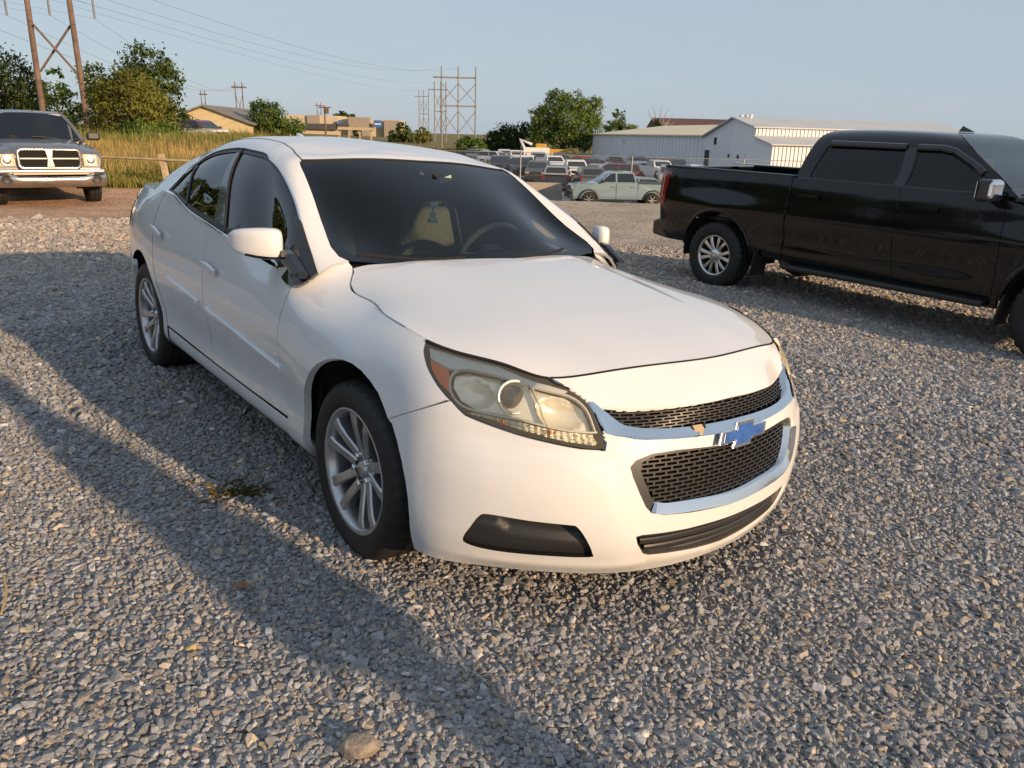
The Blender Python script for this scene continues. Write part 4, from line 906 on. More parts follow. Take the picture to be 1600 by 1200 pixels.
# --- wheels
def sedan_wheel():
    w = bpy.data.objects.new('wheel', None); COL.objects.link(w); w.parent = sedan
    t = MB(); n = 120
    prof = [(.226, -.098), (.236, -.108), (.262, -.117), (.285, -.118), (.306, -.112), (.320, -.100), (.328, -.086), (.332, -.066), (.3325, -.050), (.325, -.048), (.325, -.040), (.333, -.038), (.3335, -.012), (.326, -.010), (.326, .010), (.3335, .012), (.333, .038), (.325, .040), (.325, .048), (.3325, .05), (.332, .066), (.328, .086), (.320, .100), (.30, .112), (.262, .117), (.226, .098)]
    t.lathe(prof, n)
    for i, (r_, y_) in enumerate(prof):
        if r_ > .3195 and abs(y_) > .05:
            for k in range(n):
                if k % 3 == 0:
                    x, y, z = t.V[i*n+k]; f = (r_-.008)/r_; t.V[i*n+k] = (x*f, y, z*f)
    t.build('tyre', rubber, w)
    rim = MB().lathe([(.222, -.088), (.232, -.103), (.2345, -.107), (.232, -.109), (.222, -.105), (.214, -.096), (.210, -.06), (.205, .02), (.208, .09), (.222, .10)], 60)
    rim.lathe([(.001, -.074), (.026, -.074), (.030, -.070), (.031, -.060), (.072, -.066), (.078, -.060), (.078, -.02), (.001, -.02)], 30)
    ri = rim.build('rim', silver_rim, w)
    sp = MB()
    for k in range(5):
        for sgn in (-1, 1):
            A = 2*PI*k/5+PI/2
            rs = [.050, .085, .13, .175, .217]; cs_ = [.021, .026, .034, .044, .056]; hw_ = [.021, .019, .0185, .020, .025]; yf = [-.068, -.074, -.086, -.096, -.099]
            V = []; F = []
            for rr_, c_, h_, y_ in zip(rs, cs_, hw_, yf):
                for (da, dy) in ((-1, .045), (-1, .006), (-.72, 0), (.72, 0), (1, .006), (1, .045)):
                    tt = sgn*c_+h_*da; ang = A+tt/rr_*1.0 if False else A
                    rx, rz = math.cos(A), math.sin(A); tx, tz = -rz, rx
                    V.append((rx*rr_+tx*tt, y_+dy, rz*rr_+tz*tt))
            for i in range(4):
                for q in range(5): F.append((i*6+q, i*6+q+1, (i+1)*6+q+1, (i+1)*6+q))
            sp.add(V, F)
    sp.build('spokes', silver_rim, w)
    for k in range(5):
        a = 2*PI*(k+.5)/5+PI/2; ln_ = MB().lathe([(.001, -.081), (.008, -.081), (.010, -.078), (.010, -.055)], 6, c=(.054*math.cos(a), 0, .054*math.sin(a)), smooth=False); ln_.build('lug_nut', chrome, w)
    MB().lathe([(.001, -.01), (.14, -.01), (.145, 0), (.145, .015), (.001, .015)], 36).build('brake_disc', mat('brake_steel', (.10, .09, .085), rough=.5, metal=.7), w)
    MB().lathe([(.001, .03), (.206, .03)], 30).build('wheel_back', void, w)
    return w
w0 = sedan_wheel(); w0.location = (0, -.778, .320); w0.rotation_euler = (0, R(8), R(-1.0))
for (x, y, rz, ry) in ((-2.738, -.778, 0, 31), (0, .778, PI, 12), (-2.738, .778, PI, 40)):
    w = copy_tree(w0, sedan); w.location = (x, y, .320); w.rotation_euler = (0, R(ry), rz)
# plate of hanging fresheners under the inner mirror
fr = thing('air_freshener', 'two small pale air fresheners on a cord under the inner mirror of the white sedan', 'air freshener')
fr.matrix_world = CAR_M @ Matrix.Translation((-.91, .0, 1.17))
MB().tube([(0, 0, .09), (0, .004, .03), (0, 0, -.02)], .003, 5).build('cord', dark_in, fr)
MB().box((.0, 0, .012), (.02, .045, .022)).box((0, .0, -.035), (.012, .03, .03)).box((0, 0, -.062), (.02, .05, .02)).build('scent_block', mat('pale_card', (.7, .72, .68), rough=.7), fr, bevel=.003)

# ------------------------------------------------------------------ black crew cab pickup, right side towards the camera
# frame: rear axle on the ground at the origin, x forward, y left, z up
black_paint = mat('black_paint', (.004, .004, .005), rough=.14, coat=.55, spec=.28)
dark_glass = glass_mat('privacy_glass', (.02, .022, .024), fres=1.5)
black_rub = mat('black_rubber', (.012, .012, .012), rough=.7)
bright_alloy = mat('bright_alloy', (.72, .73, .74), rough=.2, metal=.95)
truck = thing('black_pickup', 'black crew cab pickup with chrome mirror caps parked side-on behind the white sedan', 'pickup')
truck.matrix_world = Matrix.Translation((3.214, 10.055, -.240)) @ Matrix.Rotation(-.9359, 4, 'Z') @ Matrix.Rotation(.0162, 4, 'Y')
TZ = [.46, .56, .70, .86, 1.02, 1.16, 1.28, 1.41]
tw = [.955, .985, .992, 1.012, 1.018, 1.000, .985, .955]
TX = [-1.0, -.95, -.80, -.5, 0, .45, .93, 1.6, 2.25, 2.9, 3.2, 3.6, 4.1, 4.4, 4.58]
def t_w(x, k):
    w = tw[k]
    if x < -.78: w -= .05*((-.78-x)/.22)**2
    if x > 4.0: w -= .16*((x-4.0)/.58)**2
    # concave lower band along the doors
    if .9 < x < 3.15 and k == 2: w -= .012
    fl = max(0, 1-abs(x)/.75)*.03+max(0, 1-abs(x-3.745)/.75)*.03
    if k in (2, 3, 4): w += fl
    return w
TG = np.array([[(x, -t_w(x, k), TZ[k]+(0 if k < 7 else (-.10*max(0, x-3.0)**1.2 if x > 3.0 else -.02*max(0, (.9-x)/2)))-(.0 if k < 6 else (.07*max(0, x-3.0) if k == 6 else 0))) for k in range(8)] for x in TX])
TS = Surf(TG, np.array(TX), np.array(TZ), du=.02, dv=.02)
def arch_pts(cx, cz, r, a0, a1, n=22): return [(cx+r*math.cos(a), cz+r*math.sin(a)) for a in np.linspace(a0, a1, n)]
class Flip:
    """the same skin on the other side of the vehicle"""
    def __init__(s, S): s.S = S
    def ev(s, uv):
        P, N = s.S.ev(uv); return P*[1, -1, 1], N*[1, -1, 1]
for TSi in (TS, Flip(TS)):
    ra = [p for p in arch_pts(0, .43, .505, R(8), R(172)) if p[1] > .47]
    fa = [p for p in arch_pts(3.745, .43, .505, R(8), R(172)) if p[1] > .47]
    panel('bed_side', TSi, [(.925, .47)]+[(p[0], p[1]) for p in ra]+[(-.80, .50), (-.965, .58), (-.965, 1.40), (.925, 1.40)], black_paint, truck, h=.05, gap=.004, depth=.03)
    d2 = panel('rear_door', TSi, [(.945, .47), (2.23, .47), (2.185, .8), (2.15, 1.39), (.945, 1.39)], black_paint, truck, h=.05, gap=.003, depth=.03)
    d1 = panel('front_door', TSi, [(2.23, .47), (3.165, .47), (3.165, .9), (3.12, 1.37), (2.15, 1.39), (2.185, .8)], black_paint, truck, h=.05, gap=.003, depth=.03)
    panel('fender', TSi, [(3.165, .47)]+fa[::-1]+[(4.5, .5), (4.55, 1.15), (3.9, 1.27), (3.12, 1.36), (3.165, .9)], black_paint, truck, h=.05, gap=.003, depth=.03)
    for (x0, z0, d) in ((1.07, 1.20, d2), (2.32, 1.20, d1)):
        ribbon('door_handle', TSi, [(x0, z0), (x0+.10, z0+.004), (x0+.25, z0+.006)], [.030, .040, .036], .035, gloss_bk, d, off=.010, base=-.012)
    # flares and liners
    for cx in (0, 3.745):
        ribbon('wheel_flare', TSi, [p for p in arch_pts(cx, .43, .515, R(6), R(174), 30)], .035, .012, black_paint, truck, rnd=True)
sk2 = MB()
for s in (-1, 1):
    sk2 = MB().lathe([(.50, s*.98), (.50, s*.45), (.1, s*.42)], 30, c=(0, 0, .43), a0=R(-10), a1=R(190)); sk2.build('wheel_liner', underside, truck, fix=False)
    sk2 = MB().lathe([(.50, s*.96), (.50, s*.45), (.1, s*.42)], 30, c=(3.745, 0, .43), a0=R(-10), a1=R(190)); sk2.build('wheel_liner', underside, truck, fix=False)
# cab shell: loft from belt to roof
def cab_section():
    rows = []
    #       z     half w   x rear  x front(base of screen)
    for z, w, xr, xf in ((1.38, .945, .935, 3.16), (1.50, .915, .955, 3.02), (1.64, .86, .985, 2.82), (1.76, .795, 1.015, 2.64), (1.83, .735, 1.045, 2.54), (1.875, .64, 1.09, 2.44), (1.895, .50, 1.14, 2.36), (1.905, .25, 1.18, 2.30)):
        rows.append((z, w, xr, xf))
    return rows
CR = cab_section()
CX = [0, .04, .12, .35, .58, .80, .94, 1.0]
CG = []
for t in CX:
    col = []
    for z, w, xr, xf in CR:
        x = xr+(xf-xr)*t; e = .035*(2*t-1)**6
        col.append((x, -(w-e*(1 if w > .6 else .3)), z+(.0 if z < 1.85 else .012*(1-(2*t-1)**2))))
    CG.append(col)
CS = Surf(np.array(CG), np.array(CX)*2.1, np.array([0, .125, .275, .41, .50, .60, .74, 1.0]), du=.02, dv=.02)
def cu(x, v):
    """cab u from x at height v"""
    xr = np.interp(v, CS_v, [c[2] for c in CR]); xf = np.interp(v, CS_v, [c[3] for c in CR]); return (x-xr)/(xf-xr)*2.1
CS_v = [0, .125, .275, .41, .50, .60, .74, 1.0]
wr = [(cu(1.12, .02), .02), (cu(1.12, .06), .06), (cu(1.20, .36), .36), (cu(1.235, .395), .395), (cu(2.04, .395), .395), (cu(2.04, .02), .02)]
wf = [(cu(2.17, .02), .02), (cu(2.17, .395), .395), (cu(2.40, .395), .395), (cu(2.50, .37), .37), (cu(2.66, .28), .28), (cu(2.88, .15), .15), (cu(3.02, .05), .05), (cu(3.03, .02), .02)]
for TSi in (CS, Flip(CS)):
    panel('cab', TSi, [(0, 0), (2.1, 0), (2.1, 1.0), (0, 1.0)], black_paint, truck, holes=[wr, wf], h=.05, depth=.02)
    panel('rear_door_window', TSi, wr, dark_glass, truck, h=.06, depth=0, off=-.008)
    panel('front_door_window', TSi, wf, dark_glass, truck, h=.06, depth=0, off=-.008)
    ribbon('belt_trim', TSi, [(cu(.99, .0), .004), (cu(1.6, .0), .004), (cu(2.3, 0), .004), (cu(3.08, 0), .004)], .018, .006, gloss_bk, truck)
    # window visors over the doors
    for L in ([(cu(1.23, .39), .398), (cu(1.6, .4), .40), (cu(2.05, .4), .398)], [(cu(2.16, .4), .398), (cu(2.40, .4), .40), (cu(2.52, .37), .375), (cu(2.70, .27), .275), (cu(2.84, .18), .185)]):
        ribbon('window_visor', TSi, L, .065, .022, gloss_bk, truck, off=.004, rnd=True)
    ribbon('window_divider', TSi, [(cu(2.105, .02), .01), (cu(2.105, .39), .395)], .10, .002, gloss_bk, truck)
# cab roof cap, rear wall with window, windscreen
V = []; F = []
cap = MB()
def wedge(a, b, name, m):
    n = len(a); mb = MB().add(list(a)+list(b), [(i, i+1, n+i+1, n+i) for i in range(n-1)], True); return mb.build(name, m, truck)
top = [CS.ev([(u, 1.0)])[0][0] for u in np.linspace(0, 2.1, 14)]
wedge([tuple(p) for p in top], [(p[0], -p[1], p[2]) for p in top], 'roof', black_paint)
rear = [CS.ev([(0, v)])[0][0] for v in np.linspace(0, 1.0, 14)]
wedge([tuple(p) for p in rear], [(p[0], -p[1], p[2]) for p in rear], 'cab_back', black_paint)
MB().add([(.955+(z-1.4)*.17, y, z) for y, z in ((-.66, 1.45), (.66, 1.45), (.60, 1.74), (-.60, 1.74))], [(0, 1, 2, 3)]).build('rear_window', side_glass, truck)
fr_ = [CS.ev([(2.1, v)])[0][0] for v in np.linspace(0, 1.0, 14)]
wedge([(p[0]+.0, p[1]*.97, p[2]) for p in fr_], [(p[0], -p[1]*.97, p[2]) for p in fr_], 'windshield', ws_glass)
# shark fin on the roof front
MB().add([(2.30, -.02, 1.912), (2.14, -.035, 1.915), (2.14, .035, 1.915), (2.16, 0, 1.972)], [(0, 1, 3), (0, 3, 2), (1, 2, 3), (0, 2, 1)]).build('roof_antenna', gloss_bk, truck)
# hood, front, grille (mostly beyond the frame)
hp = [(3.06, 1.37), (3.3, 1.395), (3.9, 1.36), (4.4, 1.27), (4.56, 1.15), (4.56, 1.05), (3.06, 1.05)]
MB().prism(hp, -.90, .90, lambda a, b, t: (a, t, b)).build('hood', black_paint, truck, bevel=.04, seg=3)
MB().box((4.58, 0, .90), (.10, 1.5, .44)).build('grille', gloss_bk, truck, bevel=.03)
for s in (-1, 1): MB().box((4.56, s*.82, 1.03), (.12, .28, .16)).build('headlight', lens_clear, truck, bevel=.02)
MB().box((4.66, 0, .56), (.22, 1.9, .26)).build('front_bumper', chrome, truck, bevel=.05)
# bed: floor, inner walls, rails, tailgate, tonneau, lamps, bumper
for s in (-1, 1):
    MB().box((-.02, s*.89, 1.395), (1.88, .13, .03)).build('bed_rail', black_pl, truck, bevel=.01)
    MB().box((-.02, s*.82, 1.12), (1.84, .03, .54)).build('bed_wall', black_paint, truck)
    panel('tail_light', TS if s < 0 else Flip(TS), [(-.995, .93), (-.88, .93), (-.86, 1.04), (-.835, 1.28), (-.79, 1.345), (-.995, 1.35)], red_lens, truck, h=.04, depth=.03, off=.006)
    MB().box((3.3, s*1.0, .40), (.03, .26, .36)).build('mud_flap', black_rub, truck) if False else None
MB().box((-.2, .45, 1.425), (1.6, .14, .012)).build('tonneau_edge', bright_alloy, truck)
MB().box((-.02, 0, .82), (1.86, 1.64, .04)).build('bed_floor', black_pl, truck)
MB().box((-.955, 0, 1.12), (.07, 1.74, .54)).build('tailgate', black_paint, truck, bevel=.015)
bpz = MB(); bpz.prism([(-.80, .50), (-1.06, .53), (-1.07, .70), (-.97, .74), (-.80, .74)], -.98, .98, lambda a, b, t: (a, t, b)); bpz.build('rear_bumper', gloss_bk, truck, bevel=.02)
MB().box((1.7, 0, .60), (5.6, 1.0, .22)).box((1.9, 0, .52), (3.4, 1.6, .10)).build('chassis', underside, truck)
MB().tube([(0, -.8, .42), (0, .8, .42)], .06, 8).build('rear_axle', underside, truck)
for s in (-1, 1):
    MB().box((2.05, s*.955, .425), (2.15, .15, .06)).build('running_board', black_pl, truck, bevel=.02); MB().box((2.05, s*.90, .46), (2.3, .06, .14)).build('rocker', black_paint, truck)
    for x in (.60, 3.27): MB().box((x, s*.90, .40), (.02, .27, .30), M=Matrix.Rotation(R(8), 4, 'Y')).build('mud_flap', black_rub, truck, bevel=.004)
    # mirror
    mo = MB().box((3.02, s*1.14, 1.43), (.13, .22, .19)).build('mirror', gloss_bk, truck, bevel=.03, seg=3)
    MB().box((3.052, s*1.145, 1.437), (.11, .205, .165)).build('mirror_cap', chrome, mo, bevel=.035, seg=3)
    MB().box((3.01, s*.99, 1.36), (.10, .14, .05)).build('mirror_arm', gloss_bk, mo, bevel=.01)
    MB().box((2.952, s*1.145, 1.43), (.004, .17, .14)).build('mirror_glass', chrome, mo)
# cabin
MB().box((1.9, 0, 1.0), (1.9, 1.6, .1)).build('cabin_floor', dark_in, truck)
for y in (-.42, .42):
    for x in (1.35, 2.25): MB().box((x, y, 1.35), (.16, .52, .62), M=Matrix.Rotation(R(-14), 4, 'Y')).build('seat_back', dark_in, truck, bevel=.05)
MB().box((2.95, 0, 1.30), (.5, 1.6, .2)).build('dashboard', dark_in, truck, bevel=.04)
def truck_wheel(parent, Rt=.405, wid=.27, rimr=.245, mt=bright_alloy, nsp=6):
    w = bpy.data.objects.new('wheel', None); COL.objects.link(w); w.parent = parent
    t = MB(); hw_ = wid/2; n = 96
    prof = [(rimr-.012, -hw_*.80), (rimr+.005, -hw_*.95), (rimr+.04, -hw_*1.02), (Rt-.06, -hw_*1.0), (Rt-.018, -hw_*.90), (Rt-.004, -hw_*.80), (Rt, -hw_*.60), (Rt, -hw_*.36), (Rt-.011, -hw_*.34), (Rt-.011, -hw_*.26), (Rt, -hw_*.24), (Rt, hw_*.24), (Rt-.011, hw_*.26), (Rt-.011, hw_*.34), (Rt, hw_*.36), (Rt, hw_*.6), (Rt-.018, hw_*.9), (Rt-.06, hw_), (rimr-.012, hw_*.8)]
    t.lathe(prof, n)
    for i, (r_, y_) in enumerate(prof):
        if r_ > Rt-.02 and abs(y_) > hw_*.55:
            for k in range(n):
                if k % 3 == 0: x, y, z = t.V[i*n+k]; f = (r_-.014)/r_; t.V[i*n+k] = (x*f, y, z*f)
    t.build('tyre', rubber, w)
    y0 = -hw_*.78
    MB().lathe([(rimr-.006, y0+.02), (rimr, y0-.012), (rimr-.004, y0-.016), (rimr-.02, y0-.004), (rimr-.028, y0+.05), (rimr-.03, .06), (rimr-.01, hw_*.8)], 48).build('rim', mt, w)
    sp = MB()
    for k in range(nsp):
        A = 2*PI*k/nsp+.26
        for sg in (-1, 1):
            V = []; F = []
            for rr_, c_, h_, y_ in ((.055, .018, .019, y0+.012), (.10, .021, .018, y0+.004), (.16, .036, .021, y0-.004), (rimr-.018, .056, .024, y0+.000)):
                for da, dy in ((-1, .05), (-1, .006), (-.7, 0), (.7, 0), (1, .006), (1, .05)):
                    tt = sg*c_+h_*da; V.append((math.cos(A)*rr_-math.sin(A)*tt, y_+dy, math.sin(A)*rr_+math.cos(A)*tt))
            for i in range(3):
                for q in range(5): F.append((i*6+q, i*6+q+1, (i+1)*6+q+1, (i+1)*6+q))
            sp.add(V, F)
    sp.lathe([(.001, y0-.002), (.045, y0-.002), (.055, y0+.006), (.085, y0+.014), (.09, y0+.05)], 24)
    sp.build('spokes', mt, w)
    MB().lathe([(.001, .0), (rimr-.03, .0)], 24).build('wheel_back', void, w)
    return w
tw0 = truck_wheel(truck); tw0.location = (0, -.875, .40); tw0.rotation_euler = (0, .2, 0)
for (x, y, rz) in ((3.745, -.875, 0), (0, .875, PI), (3.745, .875, PI)):
    w = copy_tree(tw0, truck); w.location = (x, y, .40); w.rotation_euler = (0, .7, rz)

# ------------------------------------------------------------------ other vehicles: one builder from side profiles
lot_glass = mat('lot_glass', (.012, .015, .018), rough=.06, spec=.6, coat=.5)
lot_lamp = mat('lot_lamp', (.55, .53, .46), rough=.2, metal=.4)
far_tyre = mat('far_tyre', (.015, .015, .015), rough=.8)
far_rim = mat('far_rim', (.35, .36, .37), rough=.35, metal=.7)
trim_bk = mat('trim_black', (.02, .02, .022), rough=.5)
def shell(prof, w_of, n=1):
    """closed side profile (x, z) swept across the width; w_of(x, z) half width; rounded edges"""
    V = []; F = []; m = len(prof); st = [-1, -.94, -.6, 0, .6, .94, 1]
    cx = sum(p[0] for p in prof)/m; cz = sum(p[1] for p in prof)/m
    for s in st:
        k = .0 if abs(s) < .95 else .04
        for x, z in prof:
            w = w_of(x, z); V.append((x+(cx-x)*k*.6, w*s, z+(cz-z)*k))
    for i in range(len(st)-1):
        for q in range(m): F.append((i*m+q, i*m+(q+1) % m, (i+1)*m+(q+1) % m, (i+1)*m+q))
    F += [tuple(range(m-1, -1, -1)), tuple(range((len(st)-1)*m, len(st)*m))]
    return MB().add(V, F, False)
def arch_cut(x0, x1, zb, axles, r, n=8):
    """bottom edge of a side profile, rear to front, with wheel arches"""
    o = [(x0, zb)]
    for a in axles:
        for t in np.linspace(PI, 0, n): o.append((a+r*math.cos(t), max(zb, .36+r*math.sin(t)-.0)))
    o.append((x1, zb)); return o
KINDS = {
 # length positions from rear axle; body top profile front to rear, cabin profile
 'pickup': dict(ax=(0, 3.5), r=.40, body=[(4.40, .55), (4.42, 1.02), (4.30, 1.16), (3.3, 1.26), (3.0, 1.30), (.85, 1.30), (.84, 1.28), (-1.05, 1.28), (-1.08, .62)], cab=[(3.05, 1.28), (2.35, 1.80), (2.1, 1.86), (1.2, 1.87), (1.05, 1.82), (.88, 1.28)], w=.97, wt=.74, lh=1.0, div=2.02, bed=True),
 'suv': dict(ax=(0, 2.85), r=.38, body=[(3.72, .50), (3.76, .92), (3.6, 1.08), (2.75, 1.16), (-.75, 1.16), (-.95, 1.0), (-.98, .55)], cab=[(2.8, 1.14), (2.05, 1.66), (1.8, 1.74), (-.45, 1.72), (-.62, 1.66), (-.90, 1.14)], w=.95, wt=.72, lh=.86, div=1.0, bed=False),
 'car': dict(ax=(0, 2.72), r=.345, body=[(3.58, .42), (3.62, .68), (3.45, .80), (2.45, .95), (-.75, 1.0), (-1.02, .96), (-1.08, .5)], cab=[(2.5, .93), (1.6, 1.36), (1.2, 1.44), (.3, 1.43), (-.05, 1.38), (-.80, .98)], w=.91, wt=.62, lh=.70, div=.92, bed=False),
}
VPROTO = {}
def vehicle(kind, paint, name, label, loc, rotz, group=None, trimm=None, rimm=None, rack=False, grille_m=None, cap=None):
    K = KINDS[kind]; root = thing(name, label, 'pickup' if kind == 'pickup' else ('SUV' if kind == 'suv' else 'car'), loc, rotz, group)
    key = (kind,)
    def part(nm, make, m, parent=root):
        kk = (kind, nm, m.name, len([c for c in root.children if c.name.split('.')[0] == nm]))
        if kk in VPROTO:
            o = bpy.data.objects.new(nm, VPROTO[kk]); COL.objects.link(o); o.parent = parent
        else:
            o = make().build(nm, None, parent, bevel=0); o.data.materials.append(m); VPROTO[kk] = o.data
        return o
    w, wt = K['w'], K['wt']; zb = .42 if kind == 'pickup' else .32
    bz = [p[1] for p in K['body']]; belt = max(bz)
    xf, xr = K['body'][0][0], K['body'][-1][0]
    prof = K['body']+arch_cut(xr, xf, zb, K['ax'], K['r']+.07)
    def wb(x, z):
        t = max(0, (x-(xf-.7))/.7); q = max(0, (xr+.35-x)/.35)
        return w*(1-.10*t*t-.05*q*q)*(.965 if z < .45 else 1)*(1-.035*max(0, (z-.75)/(belt-.75+.01))**2)
    part('body', lambda: shell(prof, wb), paint)
    zc0 = min(p[1] for p in K['cab']); zc1 = max(p[1] for p in K['cab'])
    wc = lambda x, z: w*.955+(wt-w*.955)*((z-zc0)/(zc1-zc0))**1.25
    part('cabin', lambda: shell(K['cab'], wc), cap if cap else paint)
    C0 = K['cab']
    def quad(a, b, f0, f1, t0=.1, t1=.86, off=.012):
        """glass on the sloping edge a-b of the cabin"""
        V = []
        for t in (t0, t1):
            x = a[0]+(b[0]-a[0])*t; z = a[1]+(b[1]-a[1])*t; ww = wc(x, z)
            nx, nz = (b[1]-a[1]), -(b[0]-a[0]); L = math.hypot(nx, nz); s = 1 if (nx*(1 if a[0] > 1 else -1)) > 0 else -1
            for f in (f0, f1): V.append((x+s*nx/L*off, ww*f, z+s*nz/L*off))
        return MB().add(V, [(0, 1, 3, 2)])
    part('windshield', lambda: quad(C0[0], C0[1], -.86, .86), lot_glass)
    part('rear_window', lambda: quad(C0[-1], C0[-2], -.82, .82, .2, .9), lot_glass)
    def sidew(s, x0, x1):
        z0 = zc0+.05; z1 = zc1-.10; pts = []
        def edge_x(z, front):
            e = (C0[0], C0[1]) if front else (C0[-1], C0[-2]); t = (z-e[0][1])/(e[1][1]-e[0][1]); return e[0][0]+(e[1][0]-e[0][0])*t
        for z in (z0, z1):
            a = max(x0, edge_x(z, False)+.09); b = min(x1, edge_x(z, True)-.10); pts.append((a, z)); pts.append((b, z))
        V = [(x, s*(wc(x, z)+.008), z) for x, z in pts]
        return MB().add(V, [(0, 1, 3, 2)])
    for s in (-1, 1):
        part('front_window', lambda: sidew(s, K['div']+.05, 9), lot_glass)
        part('rear_side_window', lambda: sidew(s, -9, K['div']-.05), lot_glass)
        part('headlight', lambda: MB().box((xf-.03, s*w*.70, K['lh']), (.14, .34, .13)), lot_lamp)
        part('tail_light', lambda: MB().box((xr+.05, s*w*.90, K['lh']+.08), (.12, .12, .30)), red_lens)
        part('mirror', lambda: MB().box((C0[0][0]-.28, s*(w+.10), zc0+.10), (.12, .22, .16)), trimm or trim_bk)
    part('grille', lambda: MB().box((xf+.02, 0, K['lh']-.02), (.06, w*1.0, .20)).box((xf+.02, 0, K['lh']-.30), (.06, w*1.3, .12)), grille_m or trim_bk)
    part('bumper', lambda: MB().box((xf+.06, 0, zb+.14), (.14, w*1.9, .20)), trimm or trim_bk)
    for i, (x, s) in enumerate(((K['ax'][0], -1), (K['ax'][1], -1), (K['ax'][0], 1), (K['ax'][1], 1))):
        wl = part('wheel', lambda: MB().lathe([(.2, s*(w-.03)), (K['r']-.03, s*(w-.01)), (K['r'], s*(w-.05)), (K['r'], s*(w-.23)), (.1, s*(w-.25))], 20, c=(x, 0, K['r'])), far_tyre)
        rm = part('hub', lambda: MB().lathe([(.001, s*(w-.015)), (K['r']*.62, s*(w-.012)), (K['r']*.66, s*(w-.03))], 14, c=(x, 0, K['r'])), rimm or far_rim, wl)
    if K['bed']:
        part('bed', lambda: MB().box((-.1, 0, 1.285), (1.75, w*1.72, .012)), trim_bk)
    if rack: part('rack', lambda: MB().box((.95, 0, 1.95), (.10, 1.7, .10)).box((.95, -.8, 1.6), (.08, .08, .6)).box((.95, .8, 1.6), (.08, .08, .6)).box((3.0, 0, 2.0), (.1, 1.6, .08)).box((2.0, .8, 1.98), (2.2, .06, .06)).box((2.0, -.8, 1.98), (2.2, .06, .06)), trim_bk)
    return root

# ------------------------------------------------------------------ grey pickup on the left, front towards the camera
grey_paint = mat('grey_paint', (.165, .165, .18), rough=.32, coat=.6, metal=.4)
cream = mat('cream_bumper_cover', (.50, .42, .29), rough=.45)
old_chrome = mat('worn_chrome', (.62, .60, .57), rough=.24, metal=1, noise_amt=.12, nscale=6)
lamp_warm = mat('lamp_warm', (.74, .66, .46), rough=.25, metal=.25, noise_amt=.2, nscale=14)
gp = thing('grey_pickup', 'grey older pickup with a chrome crossbar grille facing the camera before the tall grass', 'pickup')
GPX, GPY = -9.94, 16.70
GH = R(-51)
gp.location = (GPX, GPY, gz1(GPX, GPY)-.01); gp.rotation_euler = (0, 0, GH)
# frame: front axle on the ground, x forward
def loft(secs, m, name, parent, smooth=True, cap=True, bevel=0):
    n = len(secs[0]); V = [p for s in secs for p in s]; F = []
    for i in range(len(secs)-1):
        for q in range(n-1): F.append((i*n+q, i*n+q+1, (i+1)*n+q+1, (i+1)*n+q))
    mb = MB().add(V, F, smooth)
    if cap: mb.add(secs[0], [tuple(range(n))]); mb.add(secs[-1], [tuple(range(n-1, -1, -1))])
    return mb.build(name, m, parent, bevel=bevel)
# body sides and fenders
def bsec(x, w, z0, z1, zt): return [(x, -w*.96, z0), (x, -w, z0+.12), (x, -w*1.0, (z0+z1)/2), (x, -w*.985, z1-.06), (x, -w*.93, z1), (x, -w*.6, zt), (x, 0, zt+.015), (x, w*.6, zt), (x, w*.93, z1), (x, w*.985, z1-.06), (x, w, (z0+z1)/2), (x, w, z0+.12), (x, w*.96, z0)]
fend = [bsec(x, w, .74, z1, zt) for x, w, z1, zt in ((.90, .93, 1.02, 1.02), (.84, .97, 1.06, 1.07), (.5, 1.0, 1.12, 1.16), (0, 1.01, 1.17, 1.22), (-.6, 1.0, 1.22, 1.26))]
loft(fend, grey_paint, 'fender', gp)
body = [bsec(x, 1.0, .46, 1.24, 1.25) for x in (-.55, -1.2, -2.2, -2.75)]
loft(body, grey_paint, 'cab_body', gp)
bed = [bsec(x, 1.01, .50, 1.30, 1.25) for x in (-2.80, -3.6, -4.6)]
loft(bed, grey_paint, 'bed', gp)
# raised hood that narrows to the grille
hs = [[(x, -w*1.12, z-.16), (x, -w, z-.05), (x, -w*.86, z), (x, -w*.45, z+.02), (x, 0, z+.012), (x, w*.45, z+.02), (x, w*.86, z), (x, w, z-.05), (x, w*1.12, z-.16)] for x, w, z in ((.95, .555, 1.11), (.92, .57, 1.155), (.84, .585, 1.185), (.5, .64, 1.225), (0, .72, 1.26), (-.60, .80, 1.29))]
loft(hs, grey_paint, 'hood', gp)
# grille: chrome surround, cross bars, dark mesh in four openings
def rr(w, z0, z1, r, n=5):
    o = []
    for cx, cz, a0 in ((w-r, z1-r, 0), (-w+r, z1-r, 90), (-w*1.0+r, z0+r, 180), (w-r, z0+r, 270)):
        for k in range(n+1): a = R(a0+90*k/n); o.append((cx+r*math.cos(a), cz+r*math.sin(a)))
    return o
go_, gi_ = rr(.575, .735, 1.135, .10), rr(.515, .785, 1.095, .06)
V = [(.93, a, b) for a, b in go_]+[(.99, a*.985, b) for a, b in go_]+[(.985, a, b) for a, b in gi_]+[(.93, a, b) for a, b in gi_]
m_ = len(go_); F = [(k*m_+i, k*m_+(i+1) % m_, (k+1)*m_+(i+1) % m_, (k+1)*m_+i) for k in range(3) for i in range(m_)]
gf = MB().add(V, F, True).build('grille_surround', old_chrome, gp)
MB().box((.945, 0, .94), (.02, 1.05, .33)).build('grille_mesh', void, gp)
for z in np.arange(.80, 1.09, .022): pass
sl = MB()
for z in np.arange(.80, 1.09, .024): sl.box((.957, 0, z), (.012, 1.02, .006))
o_ = sl.build('grille_slats', void, gp); o_['kind'] = 'stuff'
MB().prism([(-.075, .785), (-.045, .94), (-.075, 1.10), (.075, 1.10), (.045, .94), (.075, .785)], .955, 1.0, lambda a, b, t: (t, a, b)).build('grille_crossbar', old_chrome, gp, bevel=.012)
MB().box((.975, 0, .945), (.03, 1.05, .042)).build('grille_crossbar', old_chrome, gp, bevel=.012)
